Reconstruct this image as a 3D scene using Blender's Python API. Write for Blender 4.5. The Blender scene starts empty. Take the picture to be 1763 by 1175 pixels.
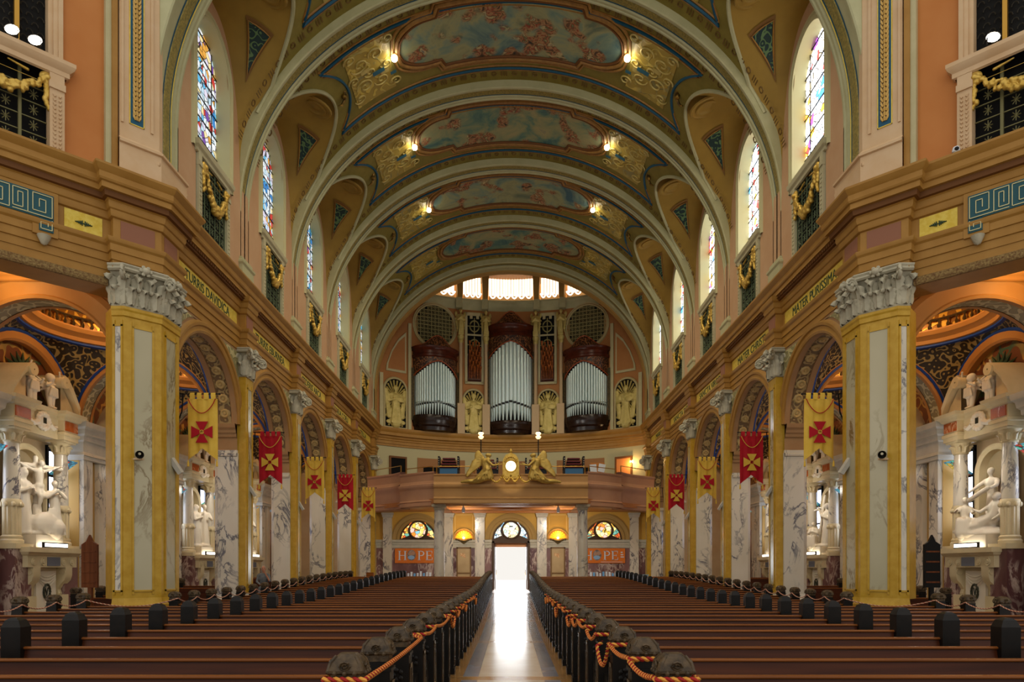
import bpy, bmesh, math, random
from math import sin, cos, pi, sqrt, radians as RAD
from mathutils import Vector, Matrix
random.seed(7)
SC = bpy.context.scene
COL = SC.collection
E = 1.68                      # eye height of the camera above the nave floor

# ------------------------------------------------------------------ camera
cd = bpy.data.cameras.new('camera'); cam = bpy.data.objects.new('camera', cd); COL.objects.link(cam)
cam.location = (0, 0, E); cam.rotation_euler = (pi/2, 0, 0)
cd.sensor_width = 36; cd.lens = 24
cd.shift_x = (881.5-879.5)/1763; cd.shift_y = (980-587.5)/1763
cd.clip_end = 400
SC.camera = cam
# ------------------------------------------------------------------ world, exposure
W = bpy.data.worlds.new('world'); SC.world = W; W.use_nodes = True
bg = W.node_tree.nodes['Background']; bg.inputs[0].default_value = (1.0, .96, .9, 1); bg.inputs[1].default_value = .95
SC.view_settings.view_transform = 'Standard'; SC.view_settings.look = 'None'
SC.view_settings.exposure = 0.0; SC.view_settings.gamma = 1
SC.view_settings.use_curve_mapping = False
def light(name, typ, loc, energy, color=(1, .85, .6), size=.1, rot=None, spot=None, blend=.5):
    d = bpy.data.lights.new(name, typ); d.energy = energy; d.color = color
    if typ in ('POINT', 'SPOT'): d.shadow_soft_size = size
    if typ == 'AREA': d.size = size
    if spot: d.spot_size = spot; d.spot_blend = blend
    o = bpy.data.objects.new(name, d); COL.objects.link(o); o.location = loc
    if rot is not None:
        o.rotation_euler = Vector(rot).to_track_quat('-Z', 'Y').to_euler()
    return o
# low daylight standing in the street outside the open door
sun = light('sun', 'SUN', (0, 60, 30), 6.0, (1, .96, .9), rot=(0.02, -1, -.42)); sun.data.angle = .03

# area lamp added outside the open door to stand in for street daylight
light('doorway_fill_lamp', 'AREA', (0, 43.2, 2.2), 190, (.92, .96, 1.), 2.4, rot=(0, -1, -.12))

# ------------------------------------------------------------------ materials
def hx(h):
    h = h.lstrip('#'); c = [int(h[i:i+2], 16)/255 for i in (0, 2, 4)]
    return tuple(x/12.92 if x < .04045 else ((x+.055)/1.055)**2.4 for x in c)+(1,)
MATS = {}
def nodes(name):
    m = bpy.data.materials.new(name); m.use_nodes = True
    nt = m.node_tree; b = nt.nodes['Principled BSDF']
    return m, nt, b
def N(nt, typ, **kw):
    n = nt.nodes.new(typ)
    for k, v in kw.items():
        if k in n.inputs: n.inputs[k].default_value = v
        else: setattr(n, k, v)
    return n
def ramp(nt, fac, stops, interp='LINEAR'):
    r = nt.nodes.new('ShaderNodeValToRGB'); r.color_ramp.interpolation = interp
    el = r.color_ramp.elements
    while len(el) > 1: el.remove(el[-1])
    el[0].position = stops[0][0]; el[0].color = stops[0][1]
    for p, c in stops[1:]:
        e = el.new(p); e.color = c
    nt.links.new(fac, r.inputs[0]); return r
def M(name, col, rough=.6, metal=0., col2=None, nscale=3., bump=0., bscale=30., spec=.25, detail=3., coat=0.):
    if name in MATS: return MATS[name]
    m, nt, b = nodes(name)
    c = hx(col) if isinstance(col, str) else col
    b.inputs['Base Color'].default_value = c; b.inputs['Roughness'].default_value = rough
    b.inputs['Metallic'].default_value = metal; b.inputs['Specular IOR Level'].default_value = spec
    if coat: b.inputs['Coat Weight'].default_value = coat; b.inputs['Coat Roughness'].default_value = .12
    g = N(nt, 'ShaderNodeNewGeometry')
    if col2:
        n = N(nt, 'ShaderNodeTexNoise', Scale=nscale, Detail=detail, Roughness=.6)
        nt.links.new(g.outputs['Position'], n.inputs['Vector'])
        r = ramp(nt, n.outputs['Fac'], [(.35, c), (.65, hx(col2))])
        nt.links.new(r.outputs[0], b.inputs['Base Color'])
    if bump:
        n = N(nt, 'ShaderNodeTexNoise', Scale=bscale, Detail=2.)
        nt.links.new(g.outputs['Position'], n.inputs['Vector'])
        bp = N(nt, 'ShaderNodeBump', Strength=bump, Distance=.03)
        nt.links.new(n.outputs['Fac'], bp.inputs['Height']); nt.links.new(bp.outputs[0], b.inputs['Normal'])
    MATS[name] = m; return m
def MARBLE(name, base, vein, mid, scale=1.6, rough=.22, stretch=(1, 1, .55), wid=.035):
    if name in MATS: return MATS[name]
    m, nt, b = nodes(name); L = nt.links
    g = N(nt, 'ShaderNodeNewGeometry'); mp = N(nt, 'ShaderNodeMapping'); mp.inputs['Scale'].default_value = stretch
    L.new(g.outputs['Position'], mp.inputs['Vector'])
    n1 = N(nt, 'ShaderNodeTexNoise', Scale=scale, Detail=6., Roughness=.62, Distortion=.9); L.new(mp.outputs[0], n1.inputs['Vector'])
    ab = N(nt, 'ShaderNodeMath', operation='SUBTRACT'); L.new(n1.outputs['Fac'], ab.inputs[0]); ab.inputs[1].default_value = .5
    a2 = N(nt, 'ShaderNodeMath', operation='ABSOLUTE'); L.new(ab.outputs[0], a2.inputs[0])
    n2 = N(nt, 'ShaderNodeTexNoise', Scale=scale*.45, Detail=3.); L.new(mp.outputs[0], n2.inputs['Vector'])
    r2 = ramp(nt, n2.outputs['Fac'], [(.35, hx(base)), (.62, hx(mid))])
    r1 = ramp(nt, a2.outputs[0], [(0., (1, 1, 1, 1)), (wid*.4, (.75, .75, .75, 1)), (wid, (0, 0, 0, 1))])
    n3 = N(nt, 'ShaderNodeTexNoise', Scale=scale*.8, Detail=2.); L.new(mp.outputs[0], n3.inputs['Vector'])
    r3 = ramp(nt, n3.outputs['Fac'], [(.42, (0, 0, 0, 1)), (.6, (1, 1, 1, 1))])
    mm = N(nt, 'ShaderNodeMath', operation='MULTIPLY'); L.new(r1.outputs[0], mm.inputs[0]); L.new(r3.outputs[0], mm.inputs[1])
    mx = N(nt, 'ShaderNodeMix', data_type='RGBA'); L.new(mm.outputs[0], mx.inputs[0]); L.new(r2.outputs[0], mx.inputs[6]); mx.inputs[7].default_value = hx(vein)
    L.new(mx.outputs[2], b.inputs['Base Color']); b.inputs['Roughness'].default_value = rough
    MATS[name] = m; return m
def EMIT(name, col, strength, rough=.4):
    if name in MATS: return MATS[name]
    m, nt, b = nodes(name); c = hx(col) if isinstance(col, str) else col
    b.inputs['Base Color'].default_value = c; b.inputs['Emission Color'].default_value = c
    b.inputs['Emission Strength'].default_value = strength; b.inputs['Roughness'].default_value = rough
    MATS[name] = m; return m
def GLASS(name, stops, scale, strength, lead=.045, blob=.9, vec='Position'):
    """stained glass lit from behind by daylight: leaded pieces of coloured glass"""
    if name in MATS: return MATS[name]
    m, nt, b = nodes(name); L = nt.links
    g = N(nt, 'ShaderNodeNewGeometry')
    v = N(nt, 'ShaderNodeTexVoronoi', Scale=scale, feature='F1'); L.new(g.outputs['Position'], v.inputs['Vector'])
    ve = N(nt, 'ShaderNodeTexVoronoi', Scale=scale, feature='DISTANCE_TO_EDGE'); L.new(g.outputs['Position'], ve.inputs['Vector'])
    n = N(nt, 'ShaderNodeTexNoise', Scale=blob, Detail=1.); L.new(v.outputs['Position'], n.inputs['Vector'])
    wn = N(nt, 'ShaderNodeTexWhiteNoise'); L.new(v.outputs['Position'], wn.inputs['Vector'])
    a = N(nt, 'ShaderNodeMath', operation='MULTIPLY_ADD'); L.new(wn.outputs['Value'], a.inputs[0]); a.inputs[1].default_value = .42; L.new(n.outputs['Fac'], a.inputs[2])
    a2 = N(nt, 'ShaderNodeMath', operation='MULTIPLY_ADD'); L.new(a.outputs[0], a2.inputs[0]); a2.inputs[1].default_value = 1.25; a2.inputs[2].default_value = -.36
    r = ramp(nt, a2.outputs[0], stops, 'CONSTANT')
    e = ramp(nt, ve.outputs['Distance'], [(0, (.03, .03, .03, 1)), (lead, (.12, .12, .12, 1)), (lead+.02, (1, 1, 1, 1))])
    mx = N(nt, 'ShaderNodeMix', data_type='RGBA', blend_type='MULTIPLY'); mx.inputs[0].default_value = 1
    L.new(r.outputs[0], mx.inputs[6]); L.new(e.outputs[0], mx.inputs[7])
    L.new(mx.outputs[2], b.inputs['Emission Color']); b.inputs['Emission Strength'].default_value = strength
    b.inputs['Base Color'].default_value = (.02, .02, .02, 1); b.inputs['Roughness'].default_value = .3
    MATS[name] = m; return m
def WOOD(name, c1, c2, rough=.35, axis='X', scale=1.):
    if name in MATS: return MATS[name]
    m, nt, b = nodes(name); L = nt.links
    g = N(nt, 'ShaderNodeNewGeometry'); mp = N(nt, 'ShaderNodeMapping')
    sc = {'X': (.5, 14, 14), 'Y': (14, .5, 14), 'Z': (14, 14, .5)}[axis]
    mp.inputs['Scale'].default_value = [x*scale for x in sc]; L.new(g.outputs['Position'], mp.inputs['Vector'])
    n = N(nt, 'ShaderNodeTexNoise', Scale=1., Detail=4., Distortion=.6); L.new(mp.outputs[0], n.inputs['Vector'])
    r = ramp(nt, n.outputs['Fac'], [(.3, hx(c1)), (.7, hx(c2))]); L.new(r.outputs[0], b.inputs['Base Color'])
    b.inputs['Roughness'].default_value = rough; b.inputs['Specular IOR Level'].default_value = .22; MATS[name] = m; return m
def ORN(name, bgc, fg, scale=9., thr=.5, rough=.5, bump=.6, metal=0., fg2=None):
    """painted scroll ornament: fine arabesque of fg on bgc"""
    if name in MATS: return MATS[name]
    m, nt, b = nodes(name); L = nt.links
    g = N(nt, 'ShaderNodeNewGeometry')
    n = N(nt, 'ShaderNodeTexNoise', Scale=scale*.35, Detail=1.); L.new(g.outputs['Position'], n.inputs['Vector'])
    va = N(nt, 'ShaderNodeMix', data_type='VECTOR'); va.inputs[0].default_value = .12
    L.new(g.outputs['Position'], va.inputs[4]); L.new(n.outputs['Color'], va.inputs[5])
    v = N(nt, 'ShaderNodeTexVoronoi', Scale=scale, feature='SMOOTH_F1'); L.new(va.outputs[1], v.inputs['Vector'])
    s = N(nt, 'ShaderNodeMath', operation='MULTIPLY'); L.new(v.outputs['Distance'], s.inputs[0]); s.inputs[1].default_value = 16
    si = N(nt, 'ShaderNodeMath', operation='SINE'); L.new(s.outputs[0], si.inputs[0])
    r = ramp(nt, si.outputs[0], [(max(0, thr-.12), (0, 0, 0, 1)), (thr+.12, (1, 1, 1, 1))])
    n2 = N(nt, 'ShaderNodeTexNoise', Scale=1.2); L.new(g.outputs['Position'], n2.inputs['Vector'])
    fr = ramp(nt, n2.outputs['Fac'], [(.4, hx(fg)), (.6, hx(fg2 or fg))])
    mx = N(nt, 'ShaderNodeMix', data_type='RGBA'); L.new(r.outputs[0], mx.inputs[0]); mx.inputs[6].default_value = hx(bgc); L.new(fr.outputs[0], mx.inputs[7])
    L.new(mx.outputs[2], b.inputs['Base Color']); b.inputs['Roughness'].default_value = rough; b.inputs['Metallic'].default_value = metal
    bp = N(nt, 'ShaderNodeBump', Strength=bump, Distance=.03); L.new(r.outputs[0], bp.inputs['Height']); L.new(bp.outputs[0], b.inputs['Normal'])
    MATS[name] = m; return m
def FRESCO(name, seed, skies, figs):
    m, nt, b = nodes(name); L = nt.links
    g = N(nt, 'ShaderNodeNewGeometry'); mp = N(nt, 'ShaderNodeMapping'); mp.inputs['Location'].default_value = (seed*7.3, seed*3.1, seed)
    L.new(g.outputs['Position'], mp.inputs['Vector'])
    n1 = N(nt, 'ShaderNodeTexNoise', Scale=.75, Detail=5., Roughness=.6, Distortion=.8); L.new(mp.outputs[0], n1.inputs['Vector'])
    sky = ramp(nt, n1.outputs['Fac'], skies)
    n2 = N(nt, 'ShaderNodeTexNoise', Scale=1.15, Detail=1.5); L.new(mp.outputs[0], n2.inputs['Vector'])
    mask = ramp(nt, n2.outputs['Fac'], [(.54, (0, 0, 0, 1)), (.6, (1, 1, 1, 1))])
    n3 = N(nt, 'ShaderNodeTexNoise', Scale=3.2, Detail=4., Distortion=1.3); L.new(mp.outputs[0], n3.inputs['Vector'])
    fig = ramp(nt, n3.outputs['Fac'], figs)
    mx = N(nt, 'ShaderNodeMix', data_type='RGBA'); L.new(mask.outputs[0], mx.inputs[0]); L.new(sky.outputs[0], mx.inputs[6]); L.new(fig.outputs[0], mx.inputs[7])
    L.new(mx.outputs[2], b.inputs['Base Color']); b.inputs['Roughness'].default_value = .8
    MATS[name] = m; return m

ochre = M('ochre_plaster', '#9b702f', .5, col2='#a57a38', nscale=2)
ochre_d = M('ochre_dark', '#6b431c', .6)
mauve = M('mauve_plaster', '#9c7852', .6, col2='#a58159', nscale=1.5)
yellow = M('yellow_scagliola', '#b68d24', .32, col2='#c49d38', nscale=5)
cream = M('cream_plaster', '#b3aa80', .55, col2='#bbb28a', nscale=2)
creamw = M('cream_warm', '#c7a67d', .55, col2='#cdb08a', nscale=2)
green_cream = M('reveal_plaster', '#bfb98c', .6)
pink = M('pink_plaster', '#b9926c', .7, col2='#bf9b76', nscale=1)
orange_w = M('orange_plaster', '#b8743a', .7, col2='#be7c42', nscale=1)
vaultm = M('vault_plaster', '#8a7d38', .6, col2='#7e7231', nscale=2)
lunm = M('lunette_plaster', '#a08036', .6, col2='#947631', nscale=1.2)
brown = M('brown_plaster', '#7d5a2c', .6)
bluem = M('blue_line_paint', '#175069', .5)
blued = M('deep_blue_paint', '#1c3f8c', .5)
gold = M('gilding', '#c09a40', .35, .5, col2='#d4b25a', nscale=6)
goldp = M('gold_leaf_panel', '#d0b13c', .45, .1, col2='#dcc458', nscale=9, bump=.15, bscale=40)
goldrel = M('gilt_relief', '#b3a15a', .45, .25, col2='#c8b671', nscale=4)
vgold = ORN('vault_scroll_relief', '#a8903a', '#d0b752', 3.4, .5, .5, .9, fg2='#8f8650')
marble = MARBLE('veined_marble', '#d6cfbf', '#4c4a56', '#c6bda8', 1.5)
marble_y = MARBLE('cream_marble', '#beb595', '#7d6a40', '#aba27e', 1.1, wid=.03)
marble_p = MARBLE('breccia_marble', '#5c3b3c', '#c9b4a6', '#84605c', 2.2, wid=.06)
stone = M('capital_stone', '#a9a38c', .7, col2='#bab39a', nscale=5, bump=.2)
white = M('statuary_marble', '#dfd6c2', .45)
white_w = M('altar_stone', '#cdbd95', .45, col2='#d6c7a0', nscale=2)
greyst = M('grey_stone', '#b7b2a4', .5, col2='#c3beb0', nscale=3)
dark = M('dark_void', '#0a0908', .9)
darkgrille = ORN('dark_grille_back', '#080808', '#3f3a24', 7., .8, .7, .3)
wood_d = WOOD('pew_wood', '#3a1708', '#582a10', .4)
wood_b = M('pew_post_wood', '#0d0a07', .38, col2='#17110c', nscale=8, spec=.25)
wood_r = WOOD('rail_wood', '#6a3a14', '#8c5120', .3)  # lighter than the pew wood, putting the pew rails' highlight into the colour
wood_c = M('organ_case_wood', '#3d170b', .28, col2='#55210f', nscale=3)
wood_o = M('organ_carved_wood', '#3d1c0e', .45)
wood_m = WOOD('brown_wood', '#5c3018', '#7d4826', .4, 'Z')
capm = M('carved_post_cap', '#33281a', .42, col2='#5a4830', nscale=14, bump=.15, bscale=60, spec=.3)
pipe = M('pipe_metal', '#c4d6d4', .28, .5)
brass = M('brass', '#b58a3c', .3, .8)
blackm = M('black_metal', '#0c0c0d', .5)
redc = M('red_cloth', '#a3121f', .8, col2='#b21824', nscale=3)
yelc = M('yellow_cloth', '#d3a93a', .8, col2='#dcb64a', nscale=3)
# ------------------------------------------------------------------ mesh helpers
class MB:
    def __init__(s): s.v = []; s.f = []
    def add(s, vs, fs):
        o = len(s.v); s.v += [tuple(v) for v in vs]; s.f += [tuple(i+o for i in f) for f in fs]; return s
    def box(s, x0, x1, y0, y1, z0, z1):
        return s.add([(x0, y0, z0), (x1, y0, z0), (x1, y1, z0), (x0, y1, z0), (x0, y0, z1), (x1, y0, z1), (x1, y1, z1), (x0, y1, z1)],
                     [(0, 3, 2, 1), (4, 5, 6, 7), (0, 1, 5, 4), (1, 2, 6, 5), (2, 3, 7, 6), (3, 0, 4, 7)])
    def cbox(s, x0, x1, y0, y1, z0, z1, c):      # box with chamfered top and vertical edges
        a = [(x0+c, y0), (x1-c, y0), (x1, y0+c), (x1, y1-c), (x1-c, y1), (x0+c, y1), (x0, y1-c), (x0, y0+c)]
        b = [(x0+2*c, y0+c), (x1-2*c, y0+c), (x1-c, y0+2*c), (x1-c, y1-2*c), (x1-2*c, y1-c), (x0+2*c, y1-c), (x0+c, y1-2*c), (x0+c, y0+2*c)]
        return s.loft([[(p[0], p[1], z0) for p in a], [(p[0], p[1], z1-c) for p in a], [(p[0], p[1], z1) for p in b]], True, True)
    def loft(s, rings, closed=False, caps=False):
        n = len(rings[0]); o = len(s.v)
        for r in rings: s.v += [tuple(p) for p in r]
        for i in range(len(rings)-1):
            for j in range(n if closed else n-1):
                k = (j+1) % n
                s.f.append((o+i*n+j, o+i*n+k, o+(i+1)*n+k, o+(i+1)*n+j))
        if caps:
            s.f.append(tuple(o+j for j in reversed(range(n)))); s.f.append(tuple(o+(len(rings)-1)*n+j for j in range(n)))
        return s
    def prism(s, poly, z0, z1):                   # plan polygon extruded upwards
        return s.loft([[(p[0], p[1], z0) for p in poly], [(p[0], p[1], z1) for p in poly]], True, True)
    def sheet(s, poly, f0, f1):                   # polygon given as (a,b), mapped by f0 (back) and f1 (front)
        return s.loft([[f0(*p) for p in poly], [f1(*p) for p in poly]], True, True)
    def lathe(s, prof, c=(0, 0, 0), n=16, a0=0., a1=2*pi, sx=1., sy=1.):
        full = abs(a1-a0-2*pi) < 1e-6; m = n if full else n+1
        rings = [[(c[0]+r*sx*cos(a0+(a1-a0)*j/n), c[1]+r*sy*sin(a0+(a1-a0)*j/n), c[2]+z) for j in range(m)] for r, z in prof]
        return s.loft(rings, full, False)
    def tube(s, pts, r, n=6, closed=False):
        P = [Vector(p) for p in pts]; rings = []; up = Vector((0, 0, 1))
        for i, p in enumerate(P):
            if closed: t = P[(i+1) % len(P)]-P[i-1]
            else: t = P[min(i+1, len(P)-1)]-P[max(i-1, 0)]
            t.normalize(); a = t.cross(up)
            if a.length < .05: a = t.cross(Vector((1, 0, 0)))
            a.normalize(); b = t.cross(a); rr = r[i] if isinstance(r, (list, tuple)) else r
            rings.append([p+a*rr*cos(2*pi*j/n)+b*rr*sin(2*pi*j/n) for j in range(n)])
        if closed: rings.append(rings[0])
        return s.loft(rings, True, not closed)
    def ball(s, c, r, n=8, m=6):
        rr = r if isinstance(r, (tuple, list)) else (r, r, r)
        rings = [[(c[0]+rr[0]*sin(pi*i/m)*cos(2*pi*j/n), c[1]+rr[1]*sin(pi*i/m)*sin(2*pi*j/n), c[2]-rr[2]*cos(pi*i/m)) for j in range(n)] for i in range(m+1)]
        rings[0] = [(c[0]+.001*cos(2*pi*j/n), c[1]+.001*sin(2*pi*j/n), c[2]-rr[2]) for j in range(n)]
        rings[-1] = [(c[0]+.001*cos(2*pi*j/n), c[1]+.001*sin(2*pi*j/n), c[2]+rr[2]) for j in range(n)]
        return s.loft(rings, True, True)
    def sweep(s, path, prof):                     # plan path (u,y), profile (d,z); d to the left of travel
        P = [Vector(p) for p in path]; rings = []
        for i, p in enumerate(P):
            ds = []
            if i > 0: ds.append((P[i]-P[i-1]).normalized())
            if i < len(P)-1: ds.append((P[i+1]-P[i]).normalized())
            ns = [Vector((-d.y, d.x)) for d in ds]
            m = ns[0] if len(ns) == 1 else (ns[0]+ns[1])
            if len(ns) == 2:
                m = m/max(.25, (1+ns[0].dot(ns[1])))
            rings.append([(p.x+m.x*d, p.y+m.y*d, z) for d, z in prof])
        return s.loft(rings)
def mesh_of(mb, name, smooth=0, s=1, off=(0, 0, 0)):
    me = bpy.data.meshes.new(name)
    v = [(s*(p[0])-off[0], p[1]-off[1], p[2]-off[2]) for p in mb.v]
    f = mb.f if s > 0 else [tuple(reversed(q)) for q in mb.f]
    me.from_pydata(v, [], f); me.update()
    if smooth:
        me.shade_smooth(); me.set_sharp_from_angle(angle=smooth)
    return me
ORG = {}
def link(name, data, parent=None, mat=None):
    o = bpy.data.objects.new(name, data); COL.objects.link(o)
    if parent is not None: o.parent = parent; ORG[o.name] = ORG.get(parent.name, (0, 0, 0))
    if mat is not None and data is not None and len(data.materials) == 0: data.materials.append(mat)
    return o
def part(mb, name, mat, parent=None, s=1, smooth=.7, kind=None):
    off = ORG.get(parent.name, (0, 0, 0)) if parent is not None else (0, 0, 0)
    o = link(name, mesh_of(mb, name, smooth, s, off), parent, mat)
    if kind: o['kind'] = kind
    return o
def inst(o, name, parent, loc=None, rot=None):   # copy sharing mesh data
    c = o.copy(); c.name = name; COL.objects.link(c); c.parent = parent
    if loc is not None: c.location = loc
    if rot is not None: c.rotation_euler = rot
    return c
def tag(o, label, cat, group=None, kind=None):
    o['label'] = label; o['category'] = cat
    if group: o['group'] = group
    if kind: o['kind'] = kind
    return o
def thing(name, label, cat, loc=(0, 0, 0), group=None, kind=None, rz=0):
    o = bpy.data.objects.new(name, None); COL.objects.link(o); o.location = loc; o.empty_display_size = .2
    o.rotation_euler = (0, 0, rz)
    ORG[o.name] = tuple(loc); tag(o, label, cat, group, kind); return o
def struct(name, label, cat='wall'): return thing(name, label, cat, kind='structure')
def copy_tree(o, parent=None, loc=None, rz=None):
    c = o.copy(); COL.objects.link(c); c.parent = parent
    if loc is not None: c.location = loc
    if rz is not None: c.rotation_euler = (0, 0, rz)
    for ch in list(o.children): copy_tree(ch, c)
    return c
def text(body, size, parent, mat, loc, rot, name='lettering', ext=.006, sx=1., align='CENTER'):
    cu = bpy.data.curves.new(name, 'FONT'); cu.body = body; cu.size = size; cu.extrude = ext; cu.align_x = align; cu.align_y = 'CENTER'
    o = bpy.data.objects.new(name, cu); COL.objects.link(o); cu.materials.append(mat)
    dg = bpy.context.evaluated_depsgraph_get(); me = bpy.data.meshes.new_from_object(o.evaluated_get(dg))
    bpy.data.objects.remove(o); off = ORG.get(parent.name, (0, 0, 0)) if parent else (0, 0, 0)
    if len(me.materials) == 0: me.materials.append(mat)
    o = link(name, me, parent); o.location = Vector(loc)-Vector(off); o.rotation_euler = rot; o.scale = (sx, 1, 1); return o
BLOB = {}
def blob(key, prims, voxel=.03, smooth_it=2):
    """one continuous sculpted surface grown from overlapping limbs: ('c',p0,p1,r0,r1) and ('e',centre,radii[,rot])"""
    if key in BLOB: return BLOB[key]
    mb = MB()
    for p in prims:
        if p[0] == 'c':
            a, b = Vector(p[1]), Vector(p[2]); n = 4
            pts = [a.lerp(b, i/n) for i in range(n+1)]; rr = [p[3]+(p[4]-p[3])*i/n for i in range(n+1)]
            mb.tube(pts, rr, 8); mb.ball(a, p[3]*.98); mb.ball(b, p[4]*.98)
        else:
            t = MB(); t.ball((0, 0, 0), p[2], 10, 8)
            R = Matrix.Rotation(p[3][1], 3, p[3][0]) if len(p) > 3 else Matrix.Identity(3)
            mb.add([R @ Vector(v)+Vector(p[1]) for v in t.v], t.f)
    me = mesh_of(mb, key); o = bpy.data.objects.new(key, me); COL.objects.link(o)
    md = o.modifiers.new('r', 'REMESH'); md.mode = 'VOXEL'; md.voxel_size = voxel
    if smooth_it: sm = o.modifiers.new('s', 'SMOOTH'); sm.iterations = smooth_it; sm.factor = .5
    dg = bpy.context.evaluated_depsgraph_get(); out = bpy.data.meshes.new_from_object(o.evaluated_get(dg))
    bpy.data.objects.remove(o); bpy.data.meshes.remove(me); out.name = key; out.shade_smooth()
    BLOB[key] = out; return out
def mesh_obj(name, me, parent, mat, loc=(0, 0, 0), rz=0, scale=(1, 1, 1)):
    if mat and len(me.materials) == 0: me.materials.append(mat)
    o = link(name, me, parent); o.location = loc; o.rotation_euler = (0, 0, rz); o.scale = scale; return o

# ------------------------------------------------------------------ dimensions
YC = [16.25, 21.16, 26.07, 30.98, 35.90, 40.80]        # pier centres down the nave
PF, WF, WB = 8.10, 8.32, 9.05                          # pilaster face, arcade wall face and back
AX0, AX1 = 9.05, 13.36                                 # side aisle
ZCAP0, ZCAP1, ZARC = 7.55, 8.40, 8.35
ZFR0, ZFR1, ZCOR = 9.03, 9.44, 10.41
ZSPR = 6.08
VC, VA, VB = 12.62, 8.45, 7.50                         # vault: centre height, half width, rise
RA, RB = 8.30, 7.26                                    # ribs
def zf(y):
    t = min(1, max(0, (y-16)/17)); return .43*t*t*(3-2*t)
def ell(a, b, th): return (a*cos(th), VC+b*sin(th))
def apse(x): return 32.0+sqrt(max(0, 166.4-x*x))
def bay(k): return (YC[k]+(.42 if k == 0 else .29), YC[k+1]-.29)
SIDE = {-1: 'left', 1: 'right'}
# ================================================================== FLOOR
floor = struct('floor', 'polished stone floor rising gently towards the open door', 'floor')
mb = MB(); ys = [-3+i*.8 for i in range(56)]
mb.loft([[(x, min(y, 41.2), zf(y)) for x in (-16, -9, -1, 1, 9, 16)] for y in ys])
floor_m = M('floor_stone', '#6b4a30', .4, col2='#7d5a3c', nscale=2)
part(mb, 'floor_bed', floor_m, floor, smooth=0)
slab_c = M('slab_cream', '#c9b79a', .24, col2='#bda88a', nscale=1.4, coat=.15)
slab_g = MARBLE('slab_grey', '#8f8f94', '#5c5a5e', '#7d7c82', 1.2, .18)
slab_o = M('slab_tan', '#b58a52', .2, col2='#a5783f', nscale=3, coat=.4)
def slab(x0, x1, y0, y1, mat, name):
    n = max(1, int((y1-y0)/1.)); mb = MB()
    top = [[(x0, y0+(y1-y0)*i/n), (x1, y0+(y1-y0)*i/n)] for i in range(n+1)]
    mb.loft([[(a[0], a[1], zf(a[1])-.02), (a[0], a[1], zf(a[1])+.012), (b[0], b[1], zf(b[1])+.012), (b[0], b[1], zf(b[1])-.02)] for a, b in top], True, True)
    part(mb, name, mat, floor, smooth=0)
yb = [0.0]+[5.2*i for i in range(1, 8)]+[40.9]
for i in range(len(yb)-1):
    y0, y1 = yb[i]+.17, yb[i+1]-.17
    slab(-.5, .5, y0, y1, slab_c, 'floor_slab')
    for s in (-1, 1):
        a, b = sorted((s*.505, s*.74)); slab(a, b, y0, y1, slab_g, 'border_slab')
        a, b = sorted((s*.745, s*.95)); slab(a, b, y0, y1, slab_o, 'edge_slab')
    slab(-.95, .95, y1+.005, y1+.335, slab_o, 'cross_slab')

# ================================================================== SIDE WALLS, ARCADES, ENTABLATURE
ENT = [(-.02, ZARC), (.02, ZARC), (.02, 8.52), (.05, 8.53), (.05, 8.70), (.08, 8.71), (.08, 8.86), (.12, 8.90), (.14, 8.95), (.14, 8.99), (.0, 9.01),
       (.0, 9.46), (.05, 9.48), (.07, 9.53), (.07, 9.62), (.10, 9.64), (.12, 9.70), (.12, 9.78), (.17, 9.82), (.20, 9.90), (.20, 9.95)]
COR = [(.14, 9.92), (.30, 9.94), (.30, 10.06), (.34, 10.08), (.36, 10.12), (.36, 10.24), (.39, 10.27), (.43, 10.33), (.45, 10.36), (.45, ZCOR), (-.6, ZCOR)]
def dg(t, o): return (PF+o*.7071+t, 15.82+o*.7071-t)       # point on the diagonal crossing wall, o = set-back
def ent_path(ress=True):
    p = [dg(7.0, .22), dg(.705, .22), dg(.705, 0), (PF, 15.82), (PF, 16.67), (WF, 16.67)]
    if ress:
        for k in range(1, 6):
            p += [(WF, YC[k]-.29), (PF, YC[k]-.29), (PF, YC[k]+.29), (WF, YC[k]+.29)]
    p += [(WF, 42.0)]; return p
ressm = M('frieze_mauve', '#8f6048', .6)
rosem = M('soffit_rosette_gilt', '#b9a06a', .5, .1)
soffm = ORN('soffit_dark', '#6b5434', '#a08a5a', 7., .5, .6, .6)
spandm = ORN('spandrel_relief', '#8a8256', '#b5aa78', 5., .5, .6, .9)
letter = M('mosaic_letter', '#27402e', .6)
words = {-1: ['TURRIS DAVIDICA', 'TURRIS EBURNEA', 'FEDERIS ARCA', 'JANUA COELI', 'STELLA'],
         1: ['MATER PURISSIMA', 'MATER CHRISTI', 'SANCTA VIRGO', 'SANCTA DEI', 'MARIA']}
ros_proto = None
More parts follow.
